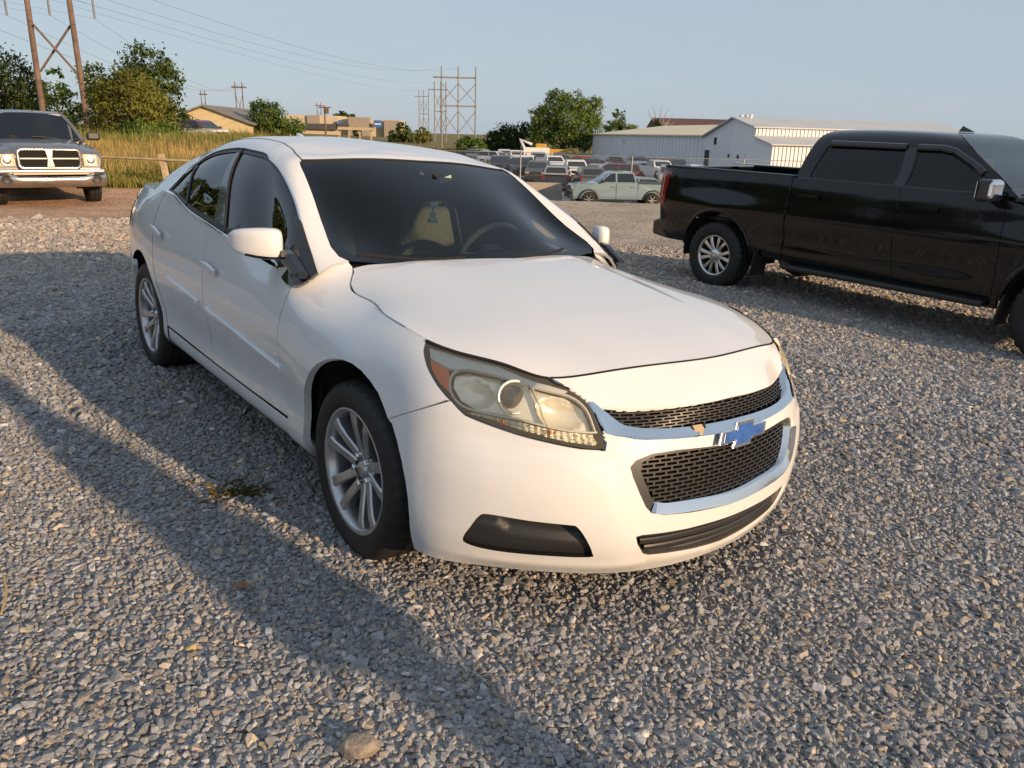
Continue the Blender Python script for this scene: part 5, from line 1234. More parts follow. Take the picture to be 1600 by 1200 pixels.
for s in (-1, 1):
    hl_ = MB().add([(.95, s*.60, .80), (.95, s*.60, 1.03), (.90, s*.86, 1.02), (.90, s*.86, .80), (.72, s*.985, .81), (.72, s*.985, 1.0), (.7, s*.6, .8), (.7, s*.6, 1.03)],
        [(0, 1, 2, 3), (3, 2, 5, 4), (1, 7, 5, 2), (0, 3, 4, 6)]).build('headlight', lamp_warm, gp)
    MB().lathe([(.001, .004), (.07, .014), (.092, -.002), (.10, .016), (.105, -.01)], 20, axis='X', c=(.935, s*.735, .91)).build('reflector', old_chrome, hl_)
    MB().add([(.907, s*.875, .83), (.907, s*.875, .99), (.80, s*.962, .98), (.80, s*.962, .83)], [(0, 1, 2, 3)]).build('turn_signal', amber if s < 0 else lamp_warm, hl_)
# painted cover strip, chrome bumper with a dent and two round fog openings
MB().prism([(.80, .62), (.97, .64), (1.0, .68), (.99, .74), (.80, .76)], -.97, .97, lambda a, b, t: (a, t, b)).build('bumper_cover', grey_paint, gp, bevel=.02)
MB().box((1.01, 0, .655), (.03, 1.35, .045)).build('bumper_pad', cream, gp, bevel=.015)
bs = []
for y in np.linspace(-1.0, 1.0, 25):
    a = abs(y); top = .60 if a < .62 else .60+.05*sstep(.62, .70, a); dent = .03*math.exp(-((y+.12)/.07)**2); xo = 1.05-.16*max(0, a-.6)**1.3/.3-.02*math.exp(-((y-.1)/.2)**2)
    bs.append([(xo-.12, y, top), (xo-.01, y, top+.0-dent*.3+.0), (xo+.02, y, top-.05+dent), (xo-.01, y, .48), (xo-.03, y, .40+dent*.4), (xo-.12, y, .385)])
loft(bs, old_chrome, 'front_bumper', gp)
for s in (-1, 1):
    c = (1.0-.02, s*.79, .545)
    f = MB().lathe([(.001, .045), (.085, .045), (.092, .052), (.098, .04)], 20, axis='X', c=c).build('fog_lamp_recess', trim_bk, gp)
    for k in range(4): MB().box((c[0]+.05, c[1], c[2]-.05+k*.033), (.012, .15, .008)).build('fog_lamp_slat', trim_bk, f)
# cab top, screen, side glass
ct = [[(x, -w, z0), (x-.0, -w*.86, z1-.10), (x-.0, -w*.70, z1), (x, 0, z1+.02), (x, w*.70, z1), (x, w*.86, z1-.10), (x, w, z0)] for x, w, z0, z1 in ((-1.12, .93, 1.24, 1.80), (-1.45, .94, 1.24, 1.86), (-2.2, .94, 1.24, 1.87), (-2.72, .93, 1.24, 1.83))]
loft(ct, grey_paint, 'cab_roof', gp)
A = [(-.50, .90, 1.25), (-1.14, .66, 1.80)]
MB().add([(-.45, -.88, 1.265), (-.45, -.45, 1.285), (-.45+.03, 0, 1.29), (-.45, .45, 1.285), (-.45, .88, 1.265), (-1.16, -.66, 1.80), (-1.13, -.33, 1.825), (-1.12, 0, 1.83), (-1.13, .33, 1.825), (-1.16, .66, 1.80)],
    [(0, 1, 6, 5), (1, 2, 7, 6), (2, 3, 8, 7), (3, 4, 9, 8)], True).build('windshield', glass_mat('old_screen', (.30, .36, .38), fres=1.6), gp)
for s in (-1, 1):
    MB().tube([(-.46, s*.90, 1.25), (-.85, s*.79, 1.58), (-1.18, s*.665, 1.815)], [.045, .04, .04], 8).build('windshield_pillar', grey_paint, gp)
    MB().add([(-.58, s*.945, 1.25), (-1.15, s*.945, 1.25), (-1.15, s*.80, 1.72)], [(0, 1, 2)]).build('front_window', lot_glass, gp)
    MB().add([(-1.22, s*.950, 1.27), (-2.1, s*.950, 1.27), (-2.05, s*.83, 1.72), (-1.24, s*.83, 1.72)], [(0, 1, 2, 3)]).build('side_window', lot_glass, gp)
    mo = MB().box((-.72, s*1.17, 1.36), (.14, .27, .17)).build('mirror', black_pl, gp, bevel=.045, seg=3)
    MB().box((-.74, s*1.0, 1.32), (.08, .14, .05)).build('mirror_arm', black_pl, mo, bevel=.01)
    MB().box((-.792, s*1.17, 1.36), (.004, .22, .13)).build('mirror_glass', chrome, mo)
    MB().tube([(-.40, s*.50, 1.285), (-.45, s*.2, 1.33), (-.47, s*.2-.25, 1.34)], .012, 6).build('wiper', black_pl, gp)
MB().prism([(-.60, 1.25), (-.95, 1.25), (-.95, 1.10), (-.55, 1.1)], -.85, .85, lambda a, b, t: (a, t, b)).build('dashboard', dark_in, gp)
for y in (-.4, .4): MB().box((-1.75, y, 1.35), (.16, .5, .6)).box((-1.8, y, 1.68), (.1, .26, .14)).build('seat_back', dark_in, gp, bevel=.04)
MB().box((-1.8, 0, .62), (4.9, 1.2, .22)).build('chassis', underside, gp)
MB().tube([(.0, -.7, .40), (0, .7, .40)], .07, 8).lathe([(.001, -.14), (.13, -.1), (.15, 0), (.13, .1), (.001, .14)], 14, c=(-.1, -.15, .42)).build('front_axle', underside, gp)
w5 = truck_wheel(gp, Rt=.385, wid=.26, rimr=.225, mt=far_rim, nsp=5); w5.location = (0, -.87, .375)
for (x, y, rz) in ((-3.57, -.87, 0), (0, .87, PI), (-3.57, .87, PI)):
    w = copy_tree(w5, gp); w.location = (x, y, .375); w.rotation_euler = (0, .3, rz)
for s in (-1, 1): MB().lathe([(.47, s*.97), (.47, s*.5), (.1, s*.5)], 24, c=(0, 0, .40), a0=R(-10), a1=R(190)).build('wheel_liner', underside, gp, fix=False)

# ------------------------------------------------------------------ light blue pickup beyond, and the dealer lot behind the barrier
P_blue = mat('pale_blue_paint', (.185, .26, .285), rough=.3, coat=.8)
P_white = mat('lot_white', (.74, .74, .73), rough=.3, coat=.6); P_black = mat('lot_black', (.012, .012, .013), rough=.2, coat=.8)
P_grey = mat('lot_grey', (.10, .105, .11), rough=.3, coat=.6, metal=.3); P_silver = mat('lot_silver', (.36, .37, .38), rough=.3, coat=.5, metal=.4)
P_red = mat('lot_red', (.30, .012, .018), rough=.3, coat=.7); P_maroon = mat('lot_maroon', (.10, .012, .018), rough=.3, coat=.7)
P_tan = mat('lot_tan', (.36, .28, .21), rough=.35, coat=.5); P_dblue = mat('lot_navy', (.025, .035, .06), rough=.25, coat=.7)
bx, by = 6.88, 41.60
hb = math.atan2(-.35, -3.3)
blue = vehicle('pickup', P_blue, 'blue_pickup', 'pale blue crew cab pickup parked side-on before the concrete barrier', (bx, by, gz1(bx, by)-.02), hb)
blue.scale = (.95, .95, .95)
# its dark flares, handles and bed cap line
for s in (-1, 1):
    for ax_ in (0, 3.5):
        MB().lathe([(.475, s*.955), (.54, s*.985), (.55, s*1.0), (.475, s*1.0)], 20, c=(ax_, 0, .40), a0=R(0), a1=R(180)).build('wheel_flare', trim_bk, blue)
    for x in (1.15, 2.2): MB().box((x, s*.975, 1.08), (.20, .03, .035)).build('door_handle', chrome, blue)
    MB().box((-.1, s*.955, 1.27), (1.85, .02, .03)).build('bed_rail', trim_bk, blue)
    MB().box((.84, s*.965, .9), (.015, .012, .75)).build('bed_gap', trim_bk, blue); MB().box((2.02, s*.975, .85), (.012, .012, .8)).build('door_seam', trim_bk, blue)
    for ax_ in (0, 3.5):
        for k in range(6):
            a = 2*PI*k/6; MB().box((ax_+.13*math.cos(a), s*.97, .40+.13*math.sin(a)), (.20, .02, .05), M=Matrix.Rotation(-a, 4, 'Y')).build('wheel_spoke', far_rim, blue)
LOT = 'vehicles parked in the lot behind the barrier'
def lotv(kind, paint, name, label, px, Y, head, **k):
    x, y = px, Y
    return vehicle(kind, paint, name, label, (x, y, gz1(x, y)), R(head), LOT, **k)
lotv('car', P_blue, 'parked_car', 'pale blue car half hidden behind the bed of the pale blue pickup', 8.26, 48.00, 172)
lotv('suv', P_grey, 'parked_suv', 'dark grey SUV with a lit headlight facing the barrier', 1.90, 68.00, -97)
lotv('pickup', P_white, 'parked_pickup', 'white pickup with a black grille in the front row', 4.76, 70.00, -86, grille_m=P_black)
lotv('pickup', P_white, 'parked_pickup', 'white pickup seen between the dark SUV and the black grille pickup', 3.25, 82.00, -80)
lotv('suv', P_white, 'parked_suv', 'small white SUV behind the dark grey SUV', 1.04, 84.00, -95)
lotv('pickup', P_grey, 'parked_pickup', 'charcoal pickup with a black cap beside the sedan roof', -0.02, 72.00, -84, cap=P_black)
lotv('pickup', P_dblue, 'parked_pickup', 'navy pickup nearest the sedan roof line', -1.43, 76.00, -95)
lotv('suv', P_black, 'parked_suv', 'black window SUV with a silver roof close behind the barrier', 2.80, 57.00, 84, cap=P_silver)
lotv('suv', P_grey, 'parked_suv', 'grey SUV close behind the nose of the pale blue pickup', 5.23, 56.00, 92)
lotv('suv', P_maroon, 'parked_suv', 'maroon SUV with dark windows above the pale blue pickup roof', 9.17, 66.00, -176)
lotv('car', P_tan, 'parked_car', 'tan car parked before the grey shed wall', 7.83, 74.00, -120)
lotv('suv', P_black, 'parked_suv', 'black SUV between the red car and the tan car', 7.36, 82.00, -90)
lotv('car', P_red, 'parked_car', 'red car in the back row by the shed corner', 8.86, 100.00, -170)
lotv('suv', P_maroon, 'parked_suv', 'dark maroon SUV before the shed wall', 11.03, 96.00, -80)
lotv('pickup', P_white, 'parked_pickup', 'white pickup with a black cap in the back row', 13.13, 94.00, -75, cap=P_black)
lotv('pickup', P_white, 'parked_pickup', 'white work pickup carrying a black rack', 12.72, 76.00, -78, rack=True)
lotv('car', P_white, 'parked_car', 'white car beside the shed door', 17.33, 80.00, -80)
lotv('pickup', P_white, 'parked_pickup', 'white crew pickup left of the white crane arm', -0.49, 104.00, -80)
lotv('pickup', P_white, 'parked_pickup', 'white pickup second from the crane arm', -1.97, 108.00, -85)
lotv('suv', P_white, 'parked_suv', 'white van-like SUV above the sedan roof edge', -3.90, 100.00, -35)
lotv('suv', P_silver, 'parked_suv', 'silver SUV at the far left of the lot', -5.95, 110.00, -35)
lotv('car', P_black, 'parked_car', 'black car at the far left end of the lot', -7.76, 112.00, -30)
lotv('suv', P_dblue, 'parked_suv', 'navy SUV in the back row behind the small white SUV', 5.24, 104.00, -90)
lotv('car', P_grey, 'parked_car', 'dark grey car in the back row below the yellow digger', 3.06, 106.00, -100)
lotv('pickup', P_silver, 'parked_pickup', 'silver pickup in the middle of the lot', 2.24, 96.00, -85)
lotv('suv', P_grey, 'parked_suv', 'grey SUV right of the rack pickup', 16.65, 88.00, -75)
lotv('suv', P_silver, 'parked_suv', 'silver SUV behind the pale blue car', 12.54, 66.00, -100)
sv_ = vehicle('suv', P_white, 'parked_suv', 'white SUV with a maroon roof half hidden by the tall grass', (-24.76, 60.00, gz1(-24.76, 60.00)-.05), R(-25), None, cap=P_maroon)

# ------------------------------------------------------------------ concrete barrier blocks in front of the lot
conc = mat('concrete', (.34, .30, .24), rough=.9, noise_amt=.16, nscale=1.8, bump=.3, bscale=22)
def ln(a, b, t): return (a[0]+(b[0]-a[0])*t, a[1]+(b[1]-a[1])*t)
BA = (-4.18, 44.00); BB = (13.04, 43.50)
BA = (BA[0], BA[1]); BB = (BB[0], BB[1])
LB = math.hypot(BB[0]-BA[0], BB[1]-BA[1]); nb = int(LB/3.05); aB = math.atan2(BB[1]-BA[1], BB[0]-BA[0])
CBL = ['concrete barrier block left of the sedan windscreen pillar', 'concrete barrier block hidden by the sedan roof', 'tan concrete barrier block along the sedan windscreen edge', 'tan concrete barrier block right beside the fence post', 'tan concrete barrier block behind the nose of the pale blue pickup', 'concrete barrier block behind the pale blue pickup bed']
for i in range(nb):
    c = ln(BA, BB, (i+.5)/nb); zb = gz1(*c)-.05
    b = thing('concrete_block', CBL[i] if i < len(CBL) else CBL[-1], 'concrete block', (c[0], c[1], zb), aB, 'concrete barrier blocks before the lot')
    mb = MB().prism([(-.30, 0), (.30, 0), (.30, .12), (.24, .30), (.20, 1.0), (-.20, 1.0), (-.24, .30), (-.30, .12)], -1.50, 1.50, lambda a, bb, t: (t, a, bb)); mb.build('block', conc, b, bevel=.02)
# chain-link fence of the lot
galv = mat('galvanised', (.34, .35, .36), rough=.5, metal=.6)
FA = (-6.22, 46.00); FB = (19.33, 46.00); FA = (FA[0], FA[1]); FB = (FB[0], FB[1])
fz = gz1(*ln(FA, FB, .5)); fl = math.hypot(FB[0]-FA[0], FB[1]-FA[1]); fa_ = math.atan2(FB[1]-FA[1], FB[0]-FA[0])
cf = thing('chain_link_fence', 'chain-link fence with steel posts running behind the concrete blocks', 'fence', (FA[0], FA[1], 0), fa_)
npst = int(fl/6.1)
for i in range(npst+1):
    q = ln(FA, FB, i/npst); z = gz1(*q)
    MB().tube([(fl*i/npst, 0, z-.1), (fl*i/npst, 0, z+2.6)], .04, 8).tube([(fl*i/npst, 0, z+2.58), (fl*i/npst, -.22, z+2.9)], .018, 6).build('post', galv, cf)
zl = [gz1(*ln(FA, FB, t)) for t in np.linspace(0, 1, 20)]
MB().tube([(fl*t, 0, z+2.55) for t, z in zip(np.linspace(0, 1, 20), zl)], .02, 6).build('top_rail', galv, cf)
V = []; F = []
step = .11
for i in range(int(fl/step)):
    for sg in (1, -1):
        x0 = i*step; x1 = x0+sg*2.4; z = np.interp(x0/fl, np.linspace(0, 1, 20), zl)
        if x1 < 0 or x1 > fl: continue
        k = len(V); V += [(x0, 0, z+.05), (x0+.004, 0, z+.05), (x1+.004, 0, z+2.5), (x1, 0, z+2.5)]; F.append((k, k+1, k+2, k+3))
o = MB().add(V, F).build('chain_mesh', galv, cf, fix=False); o['kind'] = 'stuff'
# ------------------------------------------------------------------ buildings
wall_w = mat('white_metal_wall', (.74, .745, .75), rough=.55, noise_amt=.05, nscale=.6); roof_w = mat('pale_metal_roof', (.50, .51, .51), rough=.5, noise_amt=.06, nscale=.5); roof_sun = mat('sun_tinted_metal_roof', (.78, .66, .46), rough=.6, noise_amt=.05, nscale=.5)  # long shed roof: the cream tone stands for warm sunlight on it
dark_open = mat('dark_opening', (.03, .03, .032), rough=.7); roof_brown = mat('brown_roof', (.11, .055, .045), rough=.8, noise_amt=.15, nscale=.7); trim_w = mat('white_trim', (.7, .7, .7), rough=.5)
def ridges(p0, p1, z0, z1, out, n, m, parent, d=.05, w=.10, name='wall_rib'):
    """standing ribs on a metal wall, one joined part"""
    mb = MB(); ang = math.atan2(p1[1]-p0[1], p1[0]-p0[0])
    for i in range(n):
        q = ln(p0, p1, (i+.5)/n); mb.box((q[0]+out[0]*d*.5, q[1]+out[1]*d*.5, (z0+z1)/2), (w, d, z1-z0), rz=ang)
    o = mb.build(name, m, parent); o['kind'] = 'stuff'; return o
# long shed with a low roof; warm sunlight is put into its roof colour
sh = thing('metal_shed', 'long white metal shed with a low sunlit roof left of the gabled shed', 'building')
N1 = (20.2, 88.0); D1 = (-.205, .979); Lw = 41.0
F1 = (N1[0]+D1[0]*Lw, N1[1]+D1[1]*Lw); OUT = (-.979, -.205); IN = (.979, .205)
zs = -2.1; ze = 1.86
def q3(p, z): return (p[0], p[1], z)
I1 = (N1[0]+IN[0]*24, N1[1]+IN[1]*24); I2 = (F1[0]+IN[0]*24, F1[1]+IN[1]*24)
R1 = (N1[0]+IN[0]*12, N1[1]+IN[1]*12); R2 = (F1[0]+IN[0]*12, F1[1]+IN[1]*12)
MB().add([q3(N1, zs), q3(F1, zs), q3(F1, ze), q3(N1, ze), q3(I1, zs), q3(I2, zs), q3(I2, ze), q3(I1, ze), q3(R1, ze+1.45), q3(R2, ze+1.45)], [(0, 1, 2, 3), (1, 5, 6, 9, 2), (5, 4, 7, 6), (4, 0, 3, 8, 7)]).build('wall', wall_w, sh)
E0 = (N1[0]+OUT[0]*.3, N1[1]+OUT[1]*.3); E1 = (F1[0]+OUT[0]*.3, F1[1]+OUT[1]*.3)
MB().add([q3(E0, ze-.02), q3(E1, ze-.02), q3(R2, ze+1.5), q3(R1, ze+1.5), q3(E0, ze+.12), q3(E1, ze+.12), q3(R2, ze+1.64), q3(R1, ze+1.64)], [(0, 1, 2, 3), (4, 5, 6, 7), (0, 1, 5, 4), (1, 2, 6, 5), (2, 3, 7, 6), (3, 0, 4, 7)]).build('roof', roof_sun, sh)
ridges(N1, F1, zs, ze-.1, OUT, 40, wall_w, sh, d=.06, w=.12)
MB().box((N1[0]+D1[0]*26+OUT[0]*.15, N1[1]+D1[1]*26+OUT[1]*.15, ze-.75), (.4, .4, .35)).build('wall_lamp', trim_w, sh)
# gabled shed with a lean-to
gs = thing('metal_shed', 'white gabled metal shed with a dark doorway and a lit lean-to on its right', 'building')
def gp3(t, z, o=0): return (20.2-D1[0]*t+OUT[0]*o, 88.0-D1[1]*t+OUT[1]*o, z)     # along the gable wall, towards the camera
gw = [(0, -2.1), (0, 1.80), (6.6, 3.62), (11.2, 2.72), (11.2, 1.88), (14.6, 1.22), (14.6, -2.1)]
DEP = 23
MB().prism(gw, 0, 1, lambda a, b, t: gp3(a, b, -DEP*t)).build('wall', wall_w, gs)
def roofp(nm, a, b, up=.10, ov=.35, m=roof_w):
    (t0, z0), (t1, z1) = a, b
    V = [gp3(t0, z0+.03, ov), gp3(t1, z1+.03, ov), gp3(t1, z1+.03, -DEP), gp3(t0, z0+.03, -DEP)]; V2 = [(p[0], p[1], p[2]+up) for p in V]
    return MB().add(V+V2, [(3, 2, 1, 0), (4, 5, 6, 7), (0, 1, 5, 4), (1, 2, 6, 5), (2, 3, 7, 6), (3, 0, 4, 7)]).build(nm, m, gs)
roofp('roof', (-.3, 1.72), (6.6, 3.62)); roofp('roof', (6.6, 3.62), (11.5, 2.66)); roofp('lean_to_roof', (11.2, 1.88), (15.0, 1.14))
RW = (14.62, 0)
def wall_box(nm, t0, t1, z0, z1, m, d=.08): 
    V = [gp3(t0, z0, d), gp3(t1, z0, d), gp3(t1, z1, d), gp3(t0, z1, d), gp3(t0, z0, -.02), gp3(t1, z0, -.02), gp3(t1, z1, -.02), gp3(t0, z1, -.02)]
    return MB().add(V, [(0, 1, 2, 3), (0, 4, 5, 1), (1, 5, 6, 2), (2, 6, 7, 3), (3, 7, 4, 0)]).build(nm, m, gs)
wall_box('door_frame', .45, 1.75, -2.1, .55, trim_w, .05); wall_box('door', .55, 1.65, -2.1, .45, dark_open, .07)
wall_box('vent', 2.55, 3.05, 1.05, 1.75, dark_open); wall_box('vent', 6.0, 6.25, -.15, .15, dark_open); wall_box('vent', 8.0, 8.3, -.2, .12, dark_open)
for t0 in (5.0, 6.2, 7.0): 
    MB().tube([gp3(t0, 3.3, -1.5), gp3(t0, 3.85, -1.5)], .15, 10).tube([gp3(t0, 3.85, -1.5), gp3(t0, 3.98, -1.5)], .22, 10).build('roof_vent', trim_w, gs)
# ribs on the sunlit right-hand walls
rb_ = MB()
for k in range(56):
    o_ = -.4*k-.3
    a_, b_ = gp3(14.62, -2.1, o_), gp3(14.62, 1.15, o_); rb_.box(((a_[0]), a_[1]-.03, (a_[2]+b_[2])/2), (.07, .05, 3.25), rz=math.atan2(IN[1], IN[0]))
    a_ = gp3(11.22, 2.3, o_); rb_.box((a_[0], a_[1]-.03, 2.28), (.07, .05, .75), rz=math.atan2(IN[1], IN[0]))
o_ = rb_.build('wall_rib', wall_w, gs); o_['kind'] = 'stuff'
MB().box(gp3(14.66, -.95, -5), (1.0, .1, 1.2), rz=math.atan2(IN[1], IN[0])).build('low_opening', dark_open, gs)
# brown roof behind
br = thing('brown_roof_building', 'building with a dark brown roof showing behind the sheds', 'building')
bx0 = 26.55; bx1 = bx0+46
MB().add([(bx0, 150, -2), (bx1, 150, -2), (bx1, 150, 3.2), (bx0, 150, 3.2), (bx0, 165, -2), (bx1, 165, -2), (bx1, 165, 3.2), (bx0, 165, 3.2)], [(0, 1, 2, 3), (1, 5, 6, 2), (5, 4, 7, 6), (4, 0, 3, 7)]).build('wall', mat('buff_wall', (.42, .36, .28), rough=.8), br)
MB().add([(bx0-.8, 149, 3.1), (bx1, 149, 3.1), (bx1, 157.5, 5.3), (bx0-.8, 157.5, 5.3), (bx0-.8, 166, 3.1), (bx1, 166, 3.1)], [(0, 1, 2, 3), (3, 2, 5, 4), (0, 3, 4)]).build('roof', roof_brown, br)
# yellow gabled house
yh = thing('yellow_house', 'pale yellow gabled house with a grey roof beyond the grass', 'building')
cy_ = mat('yellow_siding', (.60, .49, .29), rough=.8, noise_amt=.04, nscale=.8); gry = mat('grey_shingle', (.20, .185, .17), rough=.9, noise_amt=.15, nscale=2.5)
hx0, hx1, hxm = -47.02, -36.41, -42.51
zl_, zr_, zm_ = 2.42, 2.02, 4.08
prof = [(hx0, -.4), (hx1, -.4), (hx1, zr_), (hxm, zm_), (hx0, zl_)]
MB().prism(prof, 110, 132, lambda a, b, t: (a, t, b)).build('wall', cy_, yh)
for (xa, za, xb, zb_) in ((hx0-.5, zl_-.12, hxm, zm_+.06), (hxm, zm_+.06, hx1+.6, zr_-.12)):
    MB().add([(xa, 109.5, za), (xb, 109.5, zb_), (xb, 133, zb_), (xa, 133, za), (xa, 109.5, za+.22), (xb, 109.5, zb_+.22), (xb, 133, zb_+.22), (xa, 133, za+.22)], [(0, 1, 2, 3), (4, 5, 6, 7), (0, 1, 5, 4), (1, 2, 6, 5), (3, 0, 4, 7)]).build('roof', gry, yh)
f_ = MB().box((-43.28, 109.97, .9), (1.2, .1, 2.5)).build('window', trim_w, yh); MB().box((-43.28, 109.9, .9), (.9, .1, 2.1)).build('pane', mat('far_pane', (.45, .46, .44), rough=.3), f_)
# its grey-roofed neighbour wing
wg = thing('grey_roof_house', 'low house wing with a grey roof beside the yellow house', 'building')
wx0, wx1 = -48.44, -41.36
MB().box(((wx0+wx1)/2, 134, .8), (wx1-wx0, 10, 2.6)).build('wall', cy_, wg)
MB().add([(wx0-.5, 128.4, 1.9), (wx1+.8, 128.4, 1.9), (wx1-1.5, 134, 4.19), (wx0, 134, 4.19), (wx1+.8, 140, 1.9), (wx0-.5, 140, 1.9)], [(0, 1, 2, 3), (3, 2, 4, 5), (1, 4, 2)]).build('roof', gry, wg)
# far shopping strip
ml_ = thing('shopping_strip', 'long tan shopping strip with a blue sign far behind the sedan roof', 'building')
creamw = mat('cream_wall', (.52, .44, .32), rough=.85); taupe = mat('taupe_wall', (.30, .25, .21), rough=.85); bluesign = mat('blue_sign', (.04, .14, .42), rough=.5); darkband = mat('dark_shopfront', (.07, .068, .07), rough=.5)
def blk(nm, x0, x1, z0, z1, m, Y=300, d=18, parent=ml_): return MB().box(((x0+x1)/2, Y+d/2, (z0+z1)/2), (x1-x0, d, z1-z0)).build(nm, m, parent)
zb0 = -.6
blk('wall', -85.65, -66.94, zb0, 6.62, creamw); blk('wall', -66.94, -44.46, zb0, 5.62, creamw, Y=302)
blk('facade', -77.75, -73.27, 3.70, 6.60, taupe, Y=299, d=2); blk('facade', -62.66, -55.12, zb0, 6.33, taupe, Y=299, d=4)
blk('facade', -49.47, -44.29, zb0, 5.49, taupe, Y=299, d=4)
blk('shopfront', -78.69, -66.67, 1.69, 3.70, darkband, Y=298.6, d=1)
blk('sign', -66.44, -62.45, 2.62, 3.95, darkband, Y=298, d=1); blk('sign', -66.21, -65.04, 3.95, 5.07, bluesign, Y=298, d=1)
sg = blk('sign', -53.06, -50.24, 2.92, 5.37, bluesign, Y=298, d=1)
blk('sign_band', -52.79, -50.45, 3.81, 4.26, trim_w, Y=297.7, d=.3, parent=sg)
# machines at the back of the lot
ydm = mat('digger_yellow', (.55, .30, .03), rough=.5)
dg = thing('digger', 'yellow digger behind the parked vehicles under the big tree', 'digger', (4.67, 122.00, gz1(4.67, 122.00)-.5))
MB().box((0, 0, 1.7), (5.6, 2.2, 1.1)).box((-1.2, 0, 2.5), (1.6, 1.8, 1.0)).build('body', ydm, dg, bevel=.1)
MB().tube([(2.0, 0, 1.8), (3.4, 0, 2.4), (4.6, 0, 1.2)], .2, 8).build('boom', ydm, dg); MB().box((0, -1, .5), (4.4, .6, 1.0)).box((0, 1, .5), (4.4, .6, 1.0)).build('track', trim_bk, dg)
ca = thing('white_loader', 'white machine with a raised arm at the back of the lot', 'loader', (1.34, 112.00, gz1(1.34, 112.00)))
MB().box((1.2, 0, 1.4), (3.6, 2, 1.4)).build('body', P_white, ca, bevel=.1); MB().tube([(-.2, 0, 1.4), (-1.0, 0, 3.1), (.6, 0, 2.5)], [.25, .35, .2], 8).build('arm', P_white, ca); MB().box((.6, 0, .5), (3.4, 1.9, .9)).build('track', trim_bk, ca)
# ------------------------------------------------------------------ power line structures
wood = mat('weathered_pole', (.155, .105, .082), rough=.85, noise_amt=.3, nscale=2.0, bump=.2, bscale=14); steel = mat('grey_tower', (.22, .215, .20), rough=.7); wire_m = mat('wire', (.27, .28, .30), rough=.6); insul = mat('insulator', (.16, .17, .18), rough=.4)
hf = thing('h_frame_pylon', 'tall wooden H-frame pylon with a cross brace above the grey pickup', 'pylon')
pA0, pA1 = (-26.32, 45.00, 1.37), (-26.25, 45.00, 7.69); pB0, pB1 = (-23.92, 45.00, 1.23), (-24.00, 45.00, 7.74)
def up(p0, p1, z): t = (z-p0[2])/(p1[2]-p0[2]); return tuple(p0[k]+(p1[k]-p0[k])*t for k in range(3))
HT = 11.0
for p0, p1 in ((pA0, pA1), (pB0, pB1)):
    q0 = up(p0, p1, gz1(p0[0], p0[1])-.3); MB().tube([q0, up(p0, p1, 5), up(p0, p1, HT)], [.165, .15, .125], 10).build('pole', wood, hf)
br1 = ((-26.02, 44.85, 6.49), (-24.02, 44.85, 4.09)); br2 = ((-24.20, 45.15, 6.51), (-26.20, 45.15, 4.16))
for b in (br1, br2): MB().tube(list(b), .06, 6).build('cross_brace', wood, hf)
MB().box(((up(pA0, pA1, 9.6)[0]+up(pB0, pB1, 9.6)[0])/2, 45.25, 9.6), (9.0, .2, .3)).build('crossarm', wood, hf)
INS = [(-27.56, 45.20, 6.94), (-25.25, 45.20, 6.99), (-22.86, 45.20, 6.89)]
for p in INS: MB().tube([(p[0], p[1], 9.5), (p[0], p[1], p[2])], .055, 6).build('insulator', insul, hf)
def hframe(name, label, x0, x1, Y, zb, zt, m=wood, group=None, arms=True, rad=.16):
    o = thing(name, label, 'pylon', (0, 0, 0), 0, group)
    for x in (x0, x1): MB().tube([(x, Y, zb-.4), (x, Y, zt)], [rad, rad*.8], 6).build('pole', m, o)
    w = abs(x1-x0)
    if arms: MB().box(((x0+x1)/2, Y+.2, zt-1.2), (w*2.1, .25, .35)).build('crossarm', m, o)
    MB().tube([(x0, Y, zb+(zt-zb)*.75), (x1, Y, zb+(zt-zb)*.35)], rad*.4, 5).tube([(x1, Y, zb+(zt-zb)*.75), (x0, Y, zb+(zt-zb)*.35)], rad*.4, 5).build('cross_brace', m, o)
    return o
hframe('h_frame_pylon', 'small distant H-frame pylon above the yellow house roof peak', -100.88, -99.66, 260, 0, 12.57)
hframe('h_frame_pylon', 'distant H-frame pylon left of the round green tree', -69.14, -67.42, 200, 0, 12.12)
hframe('h_frame_pylon', 'distant H-frame pylon above the cream end of the shopping strip', -81.51, -79.96, 330, 0, 12.06)
pl_ = thing('utility_pole', 'wooden utility pole with a crossarm standing before the shopping strip', 'pole')
MB().tube([(-47.59, 200, -.5), (-47.59, 200, 7.20)], .22, 6).build('pole', wood, pl_); MB().box((-47.59, 200, 6.76), (3, .25, .3)).box((-47.59+.6, 200, 6.02), (.7, .7, 1.4)).build('crossarm', wood, pl_)
# three-post lattice pylon and its smaller neighbours
def threepost(label, X3, Y, zb, zt, rad=.20):
    o = thing('three_post_pylon', label, 'pylon')
    for x in X3: MB().tube([(x, Y, zb-.5), (x, Y, zt)], [rad, rad*.75], 6).build('post', steel, o)
    H = zt-zb
    for f in (.87, .53): MB().box(((X3[0]+X3[-1])/2-(.9 if f > .8 else 0), Y+rad, zb+H*f), (X3[-1]-X3[0]+(1.8 if f > .8 else .4), .2, .30)).build('crossarm', steel, o)
    for a, b in zip(X3[:-1], X3[1:]):
        for f0, f1 in ((.80, .57), (.47, .20)):
            MB().tube([(a, Y, zb+H*f0), (b, Y, zb+H*f1)], rad*.5, 5).tube([(b, Y, zb+H*f0), (a, Y, zb+H*f1)], rad*.5, 5).build('cross_brace', steel, o)
    return o
tz = gz1(-13, 170)
threepost('large three-post steel pylon with two bays of cross bracing', [-16.07, -12.62, -9.04], 170, tz, 14.52, .17)
threepost('smaller three-post pylon close behind the large steel pylon', [-24.77, -22.89, -21.38], 240, tz, 15.79, .2)
threepost('faint far pylon left of the two steel pylons', [-40.28, -38.47, -36.40], 330, tz, 17.87, .2)
